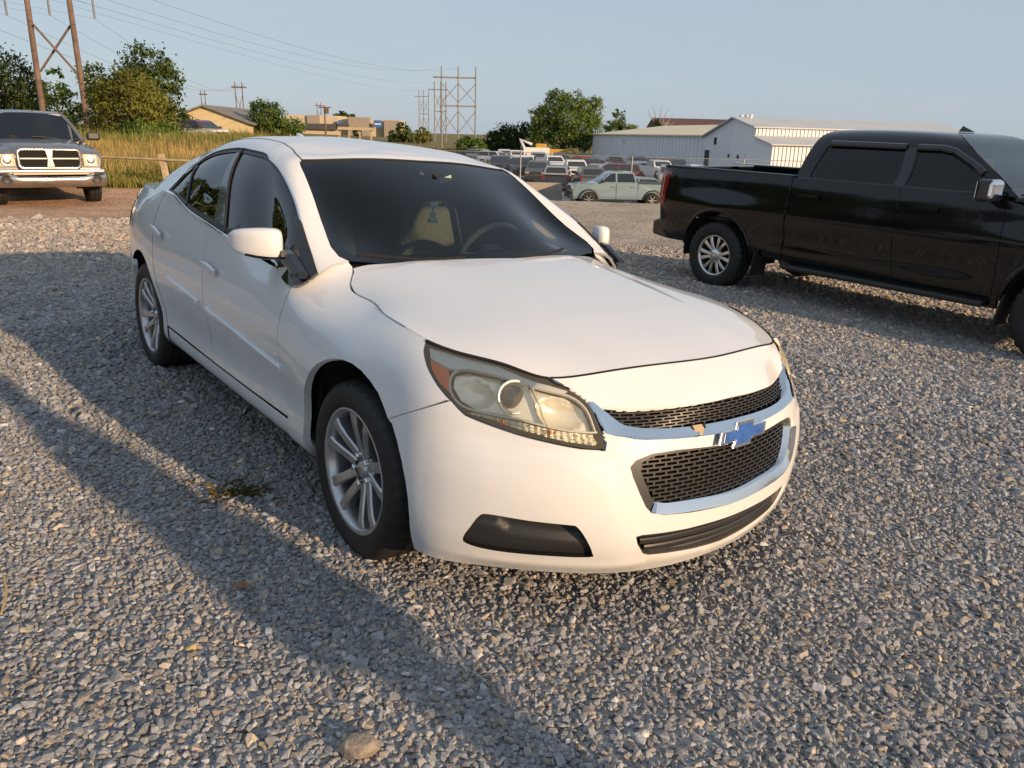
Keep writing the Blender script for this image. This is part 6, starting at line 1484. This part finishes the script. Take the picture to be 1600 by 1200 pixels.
def wire(label, a, b, sag, rad=.008, n=14):
    pts = []
    for t in np.linspace(0, 1, n): pts.append((a[0]+(b[0]-a[0])*t, a[1]+(b[1]-a[1])*t, a[2]+(b[2]-a[2])*t-sag*4*t*(1-t)))
    r_ = [rad+(.03-rad)*t for t in np.linspace(0, 1, n)]
    o = MB().tube(pts, r_, 4, cap=False).build('power_line', wire_m); return props(o, label, 'power line', 'power lines across the sky')
WL = ('left', 'middle', 'right')
for k, (p, q) in enumerate(zip(INS, ((-68.93, 200.00, 11.66), (-68.00, 200.00, 11.68), (-66.91, 200.00, 11.71)))):
    wire('thin power line sagging from the %s insulator of the wooden pylon to a far pylon' % WL[k], p, q, 2.6); wire('thin power line running past the top left corner from the %s insulator' % WL[k], p, (p[0]-6, -60, p[2]+4), 2.0)
WN = ('power line ending at the smaller steel pylon', 'power line ending at the left post of the large steel pylon', 'power line ending at the middle post of the large steel pylon', 'lowest power line passing the left edge to the far H-frame pylon', 'power line ending at the faint far pylon')
for wi, (a, b) in enumerate((((-25.32, 60.00, 9.97), (-24.53, 240.00, 15.59)), ((-23.28, 60.00, 10.02), (-16.04, 170.00, 14.20)), ((-20.57, 60.00, 10.08), (-12.64, 170.00, 14.28)), ((-36.97, 60.00, 9.37), (-99.56, 260.00, 12.20)), ((-32.46, 70.00, 11.31), (-40.16, 330.00, 17.36)))):
    e = (a[0]-(b[0]-a[0])*.4, a[1]-(b[1]-a[1])*.4, a[2]+(a[2]-b[2])*.4+1); wire(WN[wi], e, b, 3.0, .009)
# ------------------------------------------------------------------ rail fence along the grass
pw = mat('pale_wood', (.46, .37, .25), rough=.85, noise_amt=.2, nscale=6)
rf = thing('rail_fence', 'low pale wooden post and rail fence at the edge of the tall grass', 'fence')
fp = [(-11.61, 20.90), (-10.90, 20.60), (-8.84, 20.00), (-6.91, 19.60), (-5.07, 19.20)]
for i, q in enumerate(fp):
    z = gz1(*q); MB().box((q[0], q[1], z+.36), (.13, .09, .95), M=Matrix.Rotation(R((-5, -9, -7, 3, -4)[i]), 4, 'Y')).build('post', pw, rf)
for a, b in zip(fp[:-1], fp[1:]): MB().tube([(a[0], a[1]-.06, gz1(*a)+.70), (b[0], b[1]-.06, gz1(*b)+.70)], .03, 6).build('rail', pw, rf)
# second, far rail fence before the shops and a short chain-link run by the bush
rf2 = thing('guard_rail', 'tan guard rail on posts before the shopping strip', 'guard rail')
for x in (-33.17, -31.39, -29.37, -27.24): MB().box((x, 150, .1), (.25, .25, 2.6)).build('post', pw, rf2)
MB().box(((-33.40+-26.76)/2, 149.8, 1.89), (-26.76--33.40, .12, .5)).build('rail', pw, rf2)
c2 = thing('chain_link_fence', 'short grey chain-link fence beside the brown-green bush', 'fence')
c2p = (-21.17, 44.00); c2q = (-18.27, 42.00)
for t in np.linspace(0, 1, 6): q = ln(c2p, c2q, t); MB().tube([(*q, .2), (*q, 1.15)], .03, 6).build('post', galv, c2)
cm = MB(); LL = math.hypot(c2q[0]-c2p[0], c2q[1]-c2p[1])
for k in range(44):
    for sg in (-1, 1):
        t0 = k/44; t1 = t0+sg*.9/LL
        if 0 <= t1 <= 1: a, b = ln(c2p, c2q, t0), ln(c2p, c2q, t1); cm.add([(*a, .3), (a[0]+.012, a[1], .3), (b[0]+.012, b[1], 1.1), (*b, 1.1)], [(0, 1, 2, 3)])
o = cm.build('chain_mesh', galv, c2, fix=False); o['kind'] = 'stuff'

# ------------------------------------------------------------------ foliage
def leaf_mat(name, col, col2, tr=.42):
    m = bpy.data.materials.new(name); m.use_nodes = True; n = m.node_tree.nodes; l = m.node_tree.links; n.remove(n['Principled BSDF'])
    ge = n.new('ShaderNodeNewGeometry'); mx = n.new('ShaderNodeMix'); mx.data_type = 'RGBA'; mx.inputs[6].default_value = (*col, 1); mx.inputs[7].default_value = (*col2, 1)
    l.new(ge.outputs['Random Per Island'], mx.inputs[0])
    ns = n.new('ShaderNodeTexNoise'); ns.inputs['Scale'].default_value = .8; l.new(ge.outputs['Position'], ns.inputs['Vector'])
    mr = n.new('ShaderNodeMapRange'); mr.inputs[1].default_value = .3; mr.inputs[2].default_value = .7; mr.inputs[3].default_value = .7; mr.inputs[4].default_value = 1.3; l.new(ns.outputs['Fac'], mr.inputs[0])
    vm = n.new('ShaderNodeVectorMath'); vm.operation = 'SCALE'; l.new(mx.outputs[2], vm.inputs[0]); l.new(mr.outputs[0], vm.inputs['Scale'])
    d = n.new('ShaderNodeBsdfDiffuse'); t = n.new('ShaderNodeBsdfTranslucent'); ms = n.new('ShaderNodeMixShader'); ms.inputs[0].default_value = tr
    l.new(vm.outputs[0], d.inputs[0]); l.new(vm.outputs[0], t.inputs[0]); l.new(d.outputs[0], ms.inputs[1]); l.new(t.outputs[0], ms.inputs[2]); l.new(ms.outputs[0], n['Material Output'].inputs[0]); return m
LF_dark = leaf_mat('dark_leaves', (.085, .13, .04), (.14, .19, .058)); LF_mid = leaf_mat('mid_leaves', (.13, .20, .052), (.20, .275, .075)); LF_olive = leaf_mat('olive_leaves', (.175, .185, .046), (.25, .245, .065)); LF_light = leaf_mat('light_leaves', (.12, .20, .045), (.18, .27, .065)); LF_cedar = leaf_mat('cedar_leaves', (.062, .095, .03), (.11, .14, .045))
bark = mat('bark', (.10, .075, .055), rough=.9, noise_amt=.3, nscale=4); bare_w = mat('bare_wood', (.26, .22, .18), rough=.9)
def tree(name, label, x, y, blobs, n, leaf, lm, trunk=.25, seed=1, cat='tree', limbs=5, zb=None, dens=28, spread=.17):
    """blobs: (dx, z, rx, rz) lumps of the crown; leaves are small quads in clumps inside them"""
    rs = np.random.RandomState(seed); zg = gz1(x, y) if zb is None else zb
    root = thing(name, label, cat, (x, y, zg))
    vol = np.array([b[2]**2*b[3] for b in blobs])**.67; vol /= vol.sum(); zc = float(np.mean([b[1] for b in blobs])); P = []; NB = []
    for b, f in zip(blobs, vol):
        m = max(4, int(1.9*n*f/dens)); d = rs.normal(size=(m, 3)); d /= np.linalg.norm(d, axis=1, keepdims=True); r_ = rs.uniform(.25, 1.0, m)**.45
        c = d*r_[:, None]*np.array([b[2], b[2]*.9, b[3]])+np.array([b[0], rs.uniform(-.2, .2)*b[2], b[1]])
        for q in c:
            k = rs.poisson(dens)
            if k: NB.append(np.repeat((q-np.array([b[0]*.55, 0, b[1]*.55+zc*.45]))[None], k, 0))
            if k: P.append(q+rs.normal(0, 1, (k, 3))*np.array([spread, spread, spread*.75])*(b[2]*.5+b[3]*.5)*rs.uniform(.7, 1.3))
    P = np.concatenate(P); NB = np.concatenate(NB); kk = P[:, 2] > .05; P = P[kk]; NB = NB[kk]; m = len(P)
    a = rs.normal(size=(m, 3)); a /= np.linalg.norm(a, axis=1, keepdims=True); b_ = np.cross(a, rs.normal(size=(m, 3))); b_ /= np.linalg.norm(b_, axis=1, keepdims=True)
    s = .72*leaf*np.exp(rs.normal(0, .3, m))[:, None]
    NB = NB/(np.linalg.norm(NB, axis=1, keepdims=True)+1e-9); NN = NB+rs.normal(0, .42, (m, 3)); NN /= np.linalg.norm(NN, axis=1, keepdims=True)
    b_ = b_*np.sign(np.sum(np.cross(a, b_)*NN, 1, keepdims=True)+1e-9)*-1
    V = np.stack([P-a*s, P+b_*s*.55, P+a*s, P-b_*s*.55], 1).reshape(-1, 3)
    me = bpy.data.meshes.new('crown'); me.from_pydata(V.tolist(), [], [(4*i, 4*i+1, 4*i+2, 4*i+3) for i in range(m)]); 
    me.polygons.foreach_set('use_smooth', [True]*m); me.normals_split_custom_set_from_vertices(np.repeat(NN, 4, 0).tolist()); link('crown', me, lm, root)
    zt = max(b[1] for b in blobs); mb = MB().tube([(0, 0, -.3), (trunk*.3, 0, zt*.35), (-trunk*.2, 0, zt*.8)], [trunk, trunk*.8, trunk*.35], 8)
    for k in range(limbs):
        b = blobs[rs.randint(len(blobs))]; h0 = zt*rs.uniform(.2, .5); e = (b[0]+rs.uniform(-.5, .5)*b[2], rs.uniform(-.5, .5)*b[2], b[1]+rs.uniform(-.2, .5)*b[3])
        mb.tube([(0, 0, h0), (e[0]*.5, e[1]*.5, h0+(e[2]-h0)*.6), e], [trunk*.4, trunk*.25, trunk*.08], 5)
    mb.build('trunk', bark, root); return root
T = tree
ced = T('cedar_tree', 'dark cedar at the left edge of the picture behind the grey pickup', -31.40, 50, [(-1.5, 2.2, 1.9, 2.4), (0, 3.0, 1.6, 2.6), (1.4, 2.2, 1.3, 2.2), (-.3, 4.6, .8, 1.3), (-2.6, 3.2, 1.4, 2.4), (1.0, 3.6, .8, 1.4), (-3.9, 2.5, 1.5, 2.3), (.6, 1.2, 1.8, 1.3), (-1.2, 4.0, .9, 1.4)], 9500, .12, LF_cedar, seed=2)
T('small_tree', 'airy green tree between the two poles of the wooden pylon', -31.72, 56, [(0, 3.2, 1.2, 1.0), (-.9, 2.2, 1.0, 1.0), (1.0, 2.5, 1.0, .9), (.2, 4.3, .6, .5), (1.3, 1.5, .9, .9), (-.2, 1.2, 1.3, 1.1)], 2100, .13, LF_mid, trunk=.14, seed=3)
T('olive_bush', 'large rounded brown-green bush right of the wooden pylon', -21.83, 46, [(-.2, 2.3, 2.1, 1.7), (-1.4, 1.6, 1.3, 1.4), (1.4, 1.7, 1.4, 1.5), (.2, 3.3, 1.2, .8), (-.9, 3.0, .9, .7), (1.0, .8, 1.5, .9), (-1.2, .7, 1.3, .8), (0.3, .7, 1.6, .8)], 7500, .11, LF_olive, seed=4, cat='bush')
T('tall_tree', 'taller dark green tree rising behind the brown-green bush', -24.62, 54, [(.4, 4.9, 1.5, 1.3), (1.2, 4.0, 1.2, 1.3), (-.6, 4.2, 1.2, 1.2), (-3.3, 3.9, .9, 1.2), (-2.6, 3.0, 1.2, 1.3), (.2, 2.6, 1.8, 1.8), (1.5, 2.8, 1.0, 1.0), (-3.4, 2.2, 1.0, 1.3)], 5600, .13, LF_dark, seed=5)
T('green_bush', 'bright green low bush at the foot of the brown-green bush', -19.79, 43.5, [(0, .8, 1.3, .7), (-1.1, .7, .9, .6), (1.0, .8, .8, .7)], 1700, .10, LF_light, seed=6, cat='bush', trunk=.06)
T('green_bush', 'small leafy bush before the yellow house wall', -38.98, 96, [(-.6, 1.6, 1.0, 1.2), (.5, 1.2, 1.1, 1.1), (-.7, 2.6, .6, .7), (1.1, 1.5, .5, .5)], 900, .20, LF_light, seed=7, cat='bush', trunk=.1)
T('round_tree', 'round green tree right of the yellow house', -34.07, 112, [(-.8, 3.0, 2.2, 2.2), (-1.6, 4.1, 1.1, 1.2), (.2, 3.8, 1.2, 1.2), (2.2, 2.0, 2.0, 1.6), (-2.4, 1.6, 1.4, 1.4), (3.5, 1.4, 1.2, 1.0), (.5, 1.2, 2.4, 1.2)], 4200, .20, LF_mid, seed=8)
T('small_tree', 'dark dome-shaped tree showing above the shopping strip roof', -70.87, 330, [(0, 7.0, 3.6, 1.6), (-2.4, 6.4, 2.4, 1.2), (2.4, 6.6, 2.4, 1.3)], 900, .6, LF_dark, seed=9, zb=0)
T('small_tree', 'dark green tree before the right end of the shopping strip', -31.76, 220, [(0, 3.6, 1.8, 1.6), (1.6, 2.4, 2.2, 1.8), (-1.6, 2.0, 2.0, 1.6), (2.8, 1.2, 1.8, 1.2), (-1.0, .8, 2.6, 1.0)], 1500, .36, LF_dark, seed=10)
T('small_tree', 'dark conical tree before the taupe shop front', -45.70, 230, [(0, 1.6, 1.2, 1.4), (0, 2.8, .6, .8)], 500, .30, LF_dark, seed=11)
T('small_tree', 'pale scrubby tree left of the steel pylons', -24.85, 210, [(0, 2.6, 1.6, 1.6), (-1.0, 1.6, 1.3, 1.2), (1.2, 1.4, 1.3, 1.1)], 900, .32, LF_olive, seed=12)
T('green_bush', 'bright green bush at the foot of the large steel pylon', -7.76, 135, [(-1.2, 1.4, 1.6, 1.5), (.8, 1.2, 1.6, 1.4), (-.2, 2.2, 1.2, .9), (2.0, 1.0, 1.0, 1.0)], 1900, .21, LF_light, seed=13, cat='bush')
T('dark_thicket', 'dark shaded thicket left of the big tree', -1.52, 140, [(-2.8, 2.2, 1.7, 1.9), (-1.0, 3.0, 1.9, 2.2), (1.2, 2.9, 2.0, 2.3), (3.0, 3.1, 1.9, 2.5), (0, 1.2, 4.2, 1.3), (-2.0, 3.6, .9, .9)], 5200, .24, LF_cedar, seed=14)
T('big_tree', 'biggest green tree with a broad uneven crown behind the parked lot', 7.11, 130, [(-3.6, 6.6, 1.8, 1.7), (-1.2, 8.9, 1.9, 1.7), (1.3, 8.8, 1.9, 1.8), (3.4, 8.0, 1.7, 1.7), (-2.2, 6.6, 2.2, 2.0), (.6, 6.2, 2.6, 2.2), (3.2, 5.4, 2.2, 2.2), (5.2, 7.4, 1.1, 2.4), (4.9, 5.0, 1.5, 2.0), (-3.0, 4.4, 2.0, 1.7), (0, 3.6, 2.8, 2.0), (2.9, 3.0, 2.0, 1.7), (-4.0, 3.0, 1.4, 1.4)], 12500, .21, LF_mid, trunk=.45, seed=15, limbs=10)
T('round_tree', 'mid green tree between the big tree and the bare-topped tree', 16.57, 134, [(-1.0, 4.8, 1.8, 1.6), (1.3, 4.6, 1.8, 1.4), (0, 6.6, 1.0, 1.4), (-.6, 7.4, .6, .7), (2.6, 3.9, 1.2, 1.1), (-2.0, 3.4, 1.6, 1.3), (.6, 3.0, 2.6, 1.6)], 4200, .21, LF_mid, seed=16, limbs=8)
iv = T('bare_topped_tree', 'ivy-covered trunk with bare branches sticking out of its top', 25.63, 150, [(0, 4.2, .9, 2.2), (-.3, 6.0, .7, 1.0), (.4, 3.2, 1.2, 1.5)], 1500, .22, LF_dark, seed=17, limbs=0)
bb = MB()
for dx, dz, kx in ((-2.0, 8.6, -.6), (-1.0, 9.2, -.2), (.5, 9.4, .3), (1.6, 8.8, .8), (2.8, 8.0, 1.6), (3.2, 6.8, 1.9), (2.2, 7.2, 1.2)): bb.tube([(0, 0, 4.5), (kx, 0, 6.4), (dx*.8, 0, dz*.9), (dx, .2, dz)], [.16, .11, .06, .025], 5)
bb.build('bare_branch', bare_w, iv)
# trees past the left edge of the frame, which the sedan's side glass mirrors
for i, (az, d, sc_) in enumerate(((133, 42, 1.2), (139, 36, 1.4), (145, 38, 1.25), (151, 33, 1.5), (157, 36, 1.3), (164, 33, 1.45), (171, 36, 1.5), (179, 35, 1.3), (187, 36, 1.4), (195, 35, 1.35), (204, 36, 1.5), (213, 38, 1.4), (222, 40, 1.5), (232, 42, 1.4))):
    x, y = d*math.cos(R(az)), d*math.sin(R(az))
    T('field_tree', 'leafy field tree standing in the row past the left edge of the lot', x, y, [(0, 3.2*sc_, 3.2, 2.6*sc_), (-2.6, 2.4*sc_, 2.8, 2.1*sc_), (2.6, 2.6*sc_, 2.8, 2.2*sc_), (.6, 4.9*sc_, 2.2, 1.4*sc_), (0, 1.2, 4.2, 1.6)], 3600, .30, LF_dark, seed=30+i)['group'] = 'trees past the left edge of the lot'
# ------------------------------------------------------------------ tall grass
def grass(name, label, n, region, hgt, col, col2, seed, wid=.011, bend=.35):
    rs = np.random.RandomState(seed); X = []; 
    while len(X) < n:
        y = rs.uniform(region[0], region[1]); r_ = rs.uniform(region[2], region[3]); x = r_*y
        if region[4](x, y, rs): X.append((x, y))
    X = np.array(X); m = len(X); z = gsurf(X[:, 0], X[:, 1]); h = hgt(X[:, 0], X[:, 1])*np.exp(rs.normal(0, .22, m)); a = rs.uniform(0, 2*PI, m); lean = rs.normal(0, bend, m)*h; w = wid*(1+np.maximum(0, X[:, 1]-20)*.045)
    dx, dy = np.cos(a), np.sin(a); lx, ly = np.cos(a+1.3)*lean, np.sin(a+1.3)*lean
    def pt(t, s): return np.stack([X[:, 0]+dx*w*s+lx*t*t, X[:, 1]+dy*w*s+ly*t*t, z+h*t*(1-.12*t)], 1)
    V = np.stack([pt(0, -1), pt(0, 1), pt(.55, -.8), pt(.55, .8), pt(1, 0)], 1).reshape(-1, 3)
    F = []
    for i in range(m): k = 5*i; F += [(k, k+1, k+3, k+2), (k+2, k+3, k+4)]
    me = bpy.data.meshes.new(name); me.from_pydata(V.tolist(), [], F); o = link(name, me, leaf_mat(name, col, col2, .3)); o['kind'] = 'stuff'; o['label'] = label; return o
patch = lambda x, y, rs: nz(x, y, .12, 4)+rs.uniform(-.5, .5) > -.15
grass('dry_grass', 'tall golden dry grass filling the field on the left', 36000, (21.5, 47, -.60, -.16, patch), lambda x, y: .52+.012*(y-21)+0*x, (.30, .25, .085), (.54, .39, .165), 51)
grass('green_grass', 'green grass along the foot of the dry grass field', 20000, (19.8, 24.5, -.62, -.12, lambda x, y, rs: rs.uniform() < 1.25-(y-19.8)/4.2), lambda x, y: .16+.10*np.clip(y-19.8, 0, 3.5), (.17, .185, .048), (.33, .29, .095), 52)
grass('weedy_grass', 'green weeds under the trees behind the dry grass', 9000, (36, 50, -.62, -.30, lambda x, y, rs: True), lambda x, y: .9+0*x, (.12, .17, .04), (.22, .25, .07), 53, bend=.3)
grass('far_grass', 'dry grass field before the shops and pylons', 9000, (70, 160, -.36, -.02, patch), lambda x, y: .7+0*x, (.17, .13, .05), (.24, .185, .07), 54, wid=.02)
# small things lying on the gravel
wx, wy = -1.127, 2.945
wd = MB(); rs = np.random.RandomState(8)
for k in range(240):
    a = rs.uniform(0, 2*PI); d = abs(rs.normal(0, .10)); x, y = wx+d*math.cos(a)*1.2, wy+d*math.sin(a)*.8; z = float(gsurf(x, y)); l_ = rs.uniform(.008, .030); b_ = rs.uniform(0, 2*PI); r2 = rs.uniform(.01, .05)
    wd.add([(x-.003, y, z), (x+.003, y, z), (x+math.cos(b_)*r2+.002, y+math.sin(b_)*r2, z+l_), (x+math.cos(b_)*r2*1.5, y+math.sin(b_)*r2*1.5, z+l_*.9)], [(0, 1, 2, 3)])
o = wd.build('weed_patch', leaf_mat('weed', (.06, .075, .02), (.17, .115, .05)), None, fix=False); props(o, 'small patch of flattened weeds in the gravel beside the sedan', 'weeds', None, 'stuff')
def twig(label, pts, rad, m):
    P = [(x, y, float(gsurf(x, y))+h) for x, y, h in pts]; o = MB().tube(P, rad, 5).build('twig', m); props(o, label, 'twig')
straw = mat('straw', (.42, .31, .14), rough=.8); blk_t = mat('dark_twig', (.03, .025, .02), rough=.8)
a1, a2, a3 = (-1.542, 2.013), (-1.580, 2.104), (-1.629, 2.172); twig('bent straw-coloured twig at the left edge of the gravel', [(*a1, .012), (*a2, .03), (*a3, .04)], .004, straw)
a1, a2, a3 = (1.137, 2.858), (1.236, 2.888), (1.283, 2.792); twig('thin black twig on the gravel right of the bumper', [(*a1, .014), (*a2, .026), (*a3, .012)], .003, blk_t)
def rock(label, x, y, s, m, seed, nm='stone'):
    rs = np.random.RandomState(seed); bm = bmesh.new()
    for k in range(26): p = rs.normal(size=3); p /= np.linalg.norm(p); bm.verts.new(p*np.array(s)*rs.uniform(.9, 1.05))
    bmesh.ops.convex_hull(bm, input=bm.verts)
    for v in [v for v in bm.verts if not v.link_faces]: bm.verts.remove(v)
    bmesh.ops.bevel(bm, geom=list(bm.edges), offset=min(s)*.18, segments=2, affect='EDGES', clamp_overlap=True)
    o = bmob(nm, bm, m); o.location = (x, y, float(gsurf(x, y))+s[2]*.55); o.rotation_euler = (0, 0, seed); props(o, label, 'stone')
sandst = mat('sandstone', (.30, .25, .19), rough=.9, noise_amt=.25, nscale=30, bump=.3, bscale=120); quartz = mat('pale_quartz', (.55, .53, .50), rough=.7, noise_amt=.1, nscale=40)
rock('biggest tan sandstone lump at the bottom edge of the gravel', -0.356, 1.543, (.055, .045, .035), sandst, 3)
rock('white quartz pebble among the grey gravel near the bottom edge', 0.369, 1.656, (.016, .02, .014), quartz, 5)
rock('yellowish pebble lying left of the sandstone lump', -0.920, 1.909, (.022, .016, .012), mat('yellow_stone', (.46, .35, .18), rough=.85), 7)
leaf_b = mat('dead_leaf', (.24, .11, .04), rough=.8)
lx, ly = -0.879, 2.218; lz = float(gsurf(lx, ly))+.022
o = MB().add([(lx-.04, ly, lz), (lx, ly-.012, lz+.008), (lx+.04, ly+.004, lz), (lx, ly+.016, lz+.012)], [(0, 1, 3), (1, 2, 3)]).build('dead_leaf', leaf_b, None, fix=False); props(o, 'small curled brown dead leaf on the shaded gravel', 'leaf')

# ------------------------------------------------------------------ person standing beside the camera; their long shadow lies across the gravel
def person(x, y, face):
    z0 = float(gsurf(x, y)); root = thing('person', 'standing person in a dark shirt and jeans beside the camera whose shadow crosses the gravel', 'person', (x, y, z0), face)
    skin = mat('skin', (.46, .27, .19), rough=.55); shirt = mat('dark_shirt', (.03, .035, .05), rough=.9, noise_amt=.15, nscale=20); jeans = mat('jeans', (.05, .07, .13), rough=.9, noise_amt=.15, nscale=25); hairm = mat('hair', (.03, .02, .014), rough=.7); shoe = mat('shoe', (.06, .055, .05), rough=.7)
    # skeleton: (name, parent, position, radius x, radius y); facing +x, left = +y
    J = [('pelvis', None, (0, 0, .98), .155, .125), ('waist', 'pelvis', (0, 0, 1.10), .14, .11), ('chest', 'waist', (.01, 0, 1.28), .165, .12), ('upper', 'chest', (0, 0, 1.42), .15, .10), ('neck', 'upper', (.01, 0, 1.52), .058, .058), ('head0', 'neck', (.02, 0, 1.60), .075, .085), ('head1', 'head0', (.03, 0, 1.69), .082, .10), ('head2', 'head1', (.02, 0, 1.77), .055, .07)]
    for s, n in ((1, 'l'), (-1, 'r')):
        J += [('hip'+n, 'pelvis', (0, s*.10, .90), .10, .105), ('thigh'+n, 'hip'+n, (.01, s*.115, .70), .085, .09), ('knee'+n, 'thigh'+n, (.02, s*.12, .50), .062, .062), ('calf'+n, 'knee'+n, (-.01, s*.125, .34), .062, .064), ('ankle'+n, 'calf'+n, (-.01, s*.13, .10), .042, .045), ('heel'+n, 'ankle'+n, (.0, s*.13, .05), .042, .045), ('ball'+n, 'heel'+n, (.13, s*.145, .035), .045, .032), ('toe'+n, 'ball'+n, (.20, s*.15, .028), .035, .024),
              ('shoulder'+n, 'upper', (-.01, s*.185, 1.42), .066, .066), ('uarm'+n, 'shoulder'+n, (-.01, s*.235, 1.27), .052, .052), ('elbow'+n, 'uarm'+n, (0, s*.262, 1.12), .040, .040), ('farm'+n, 'elbow'+n, (.05, s*.262, 1.0), .040, .038), ('wrist'+n, 'farm'+n, (.10, s*.255, .88), .026, .028), ('palm'+n, 'wrist'+n, (.115, s*.25, .80), .030, .018)]
    idx = {j[0]: i for i, j in enumerate(J)}
    def skinmesh(name, names, m, grow=1.0, parent=root, root_name=None):
        ii = [idx[n] for n in names]; mp = {n: k for k, n in enumerate(names)}
        me = bpy.data.meshes.new(name); me.from_pydata([J[i][2] for i in ii], [(mp[J[i][1]], mp[J[i][0]]) for i in ii if J[i][1] in mp], [])
        o = link(name, me, m, parent); o.modifiers.new('skin', 'SKIN'); sub = o.modifiers.new('sub', 'SUBSURF'); sub.levels = 2; sub.render_levels = 2
        for k, i in enumerate(ii): me.skin_vertices[0].data[k].radius = (J[i][3]*grow, J[i][4]*grow)
        me.skin_vertices[0].data[mp[root_name or names[0]]].use_root = True; return o
    skinmesh('body', [j[0] for j in J], skin, 1.0, root, 'pelvis')
    torso = ['pelvis', 'waist', 'chest', 'upper']+[a+n for n in 'lr' for a in ('shoulder', 'uarm')]
    skinmesh('shirt', torso, shirt, 1.13); skinmesh('jeans', ['pelvis']+[a+n for n in 'lr' for a in ('hip', 'thigh', 'knee', 'calf', 'ankle')], jeans, 1.14)
    for n in 'lr': skinmesh('shoe', ['heel'+n, 'ball'+n, 'toe'+n], shoe, 1.22)
    mb = MB(); 
    V = []; F = []
    for i in range(9):
        for k in range(16):
            t = PI*.62*i/8; a = 2*PI*k/16; V.append((.012+.098*math.sin(t)*math.cos(a)-.012*(i > 4), .092*math.sin(t)*math.sin(a), 1.715+.108*math.cos(t)))
    for i in range(8):
        for k in range(16):
            if i > 4 and math.cos(2*PI*(k+.5)/16) > .35: continue
            F.append((i*16+k, i*16+(k+1) % 16, (i+1)*16+(k+1) % 16, (i+1)*16+k))
    mb.add(V, F, True).build('hair', hairm, root, fix=False)
    for s in (1, -1):
        MB().lathe([(.001, -.012), (.009, -.008), (.0125, 0), (.009, .008), (.001, .012)], 10, axis='X', c=(.105, s*.032, 1.685)).build('eye', mat('eye_white', (.5, .5, .48), rough=.2), root)
        MB().lathe([(.001, -.010), (.022, -.006), (.026, .002), (.014, .010), (.001, .010)], 10, c=(.02, s*.092, 1.665)).build('ear', skin, root)
        # fingers curl a little from the palm
        for q, (dx, ln_) in enumerate(((-.024, .062), (-.008, .078), (.008, .074), (.023, .060))):
            b = Vector((.118+dx, s*.25, .772)); MB().tube([b, b+Vector((.004, 0, -ln_*.45)), b+Vector((.002, -s*.012, -ln_*.8)), b+Vector((-.002, -s*.024, -ln_))], [.0095, .009, .008, .006], 8).build('finger', skin, root)
        b = Vector((.142, s*.245, .815)); MB().tube([b, b+Vector((.022, -s*.006, -.025)), b+Vector((.028, -s*.016, -.052))], [.012, .0105, .008], 8).build('thumb', skin, root)
    MB().add([(.098, -.014, 1.645), (.098, .014, 1.645), (.135, 0, 1.650), (.112, 0, 1.695)], [(0, 1, 2), (0, 2, 3), (1, 3, 2)], True).build('nose', skin, root)
    MB().lathe([(.001, -.006), (.022, -.002), (.022, .002), (.001, .006)], 12, axis='X', c=(.096, 0, 1.618)).build('mouth', mat('lips', (.38, .16, .13), rough=.5), root)
    return root
person(1.70, .20, R(46))
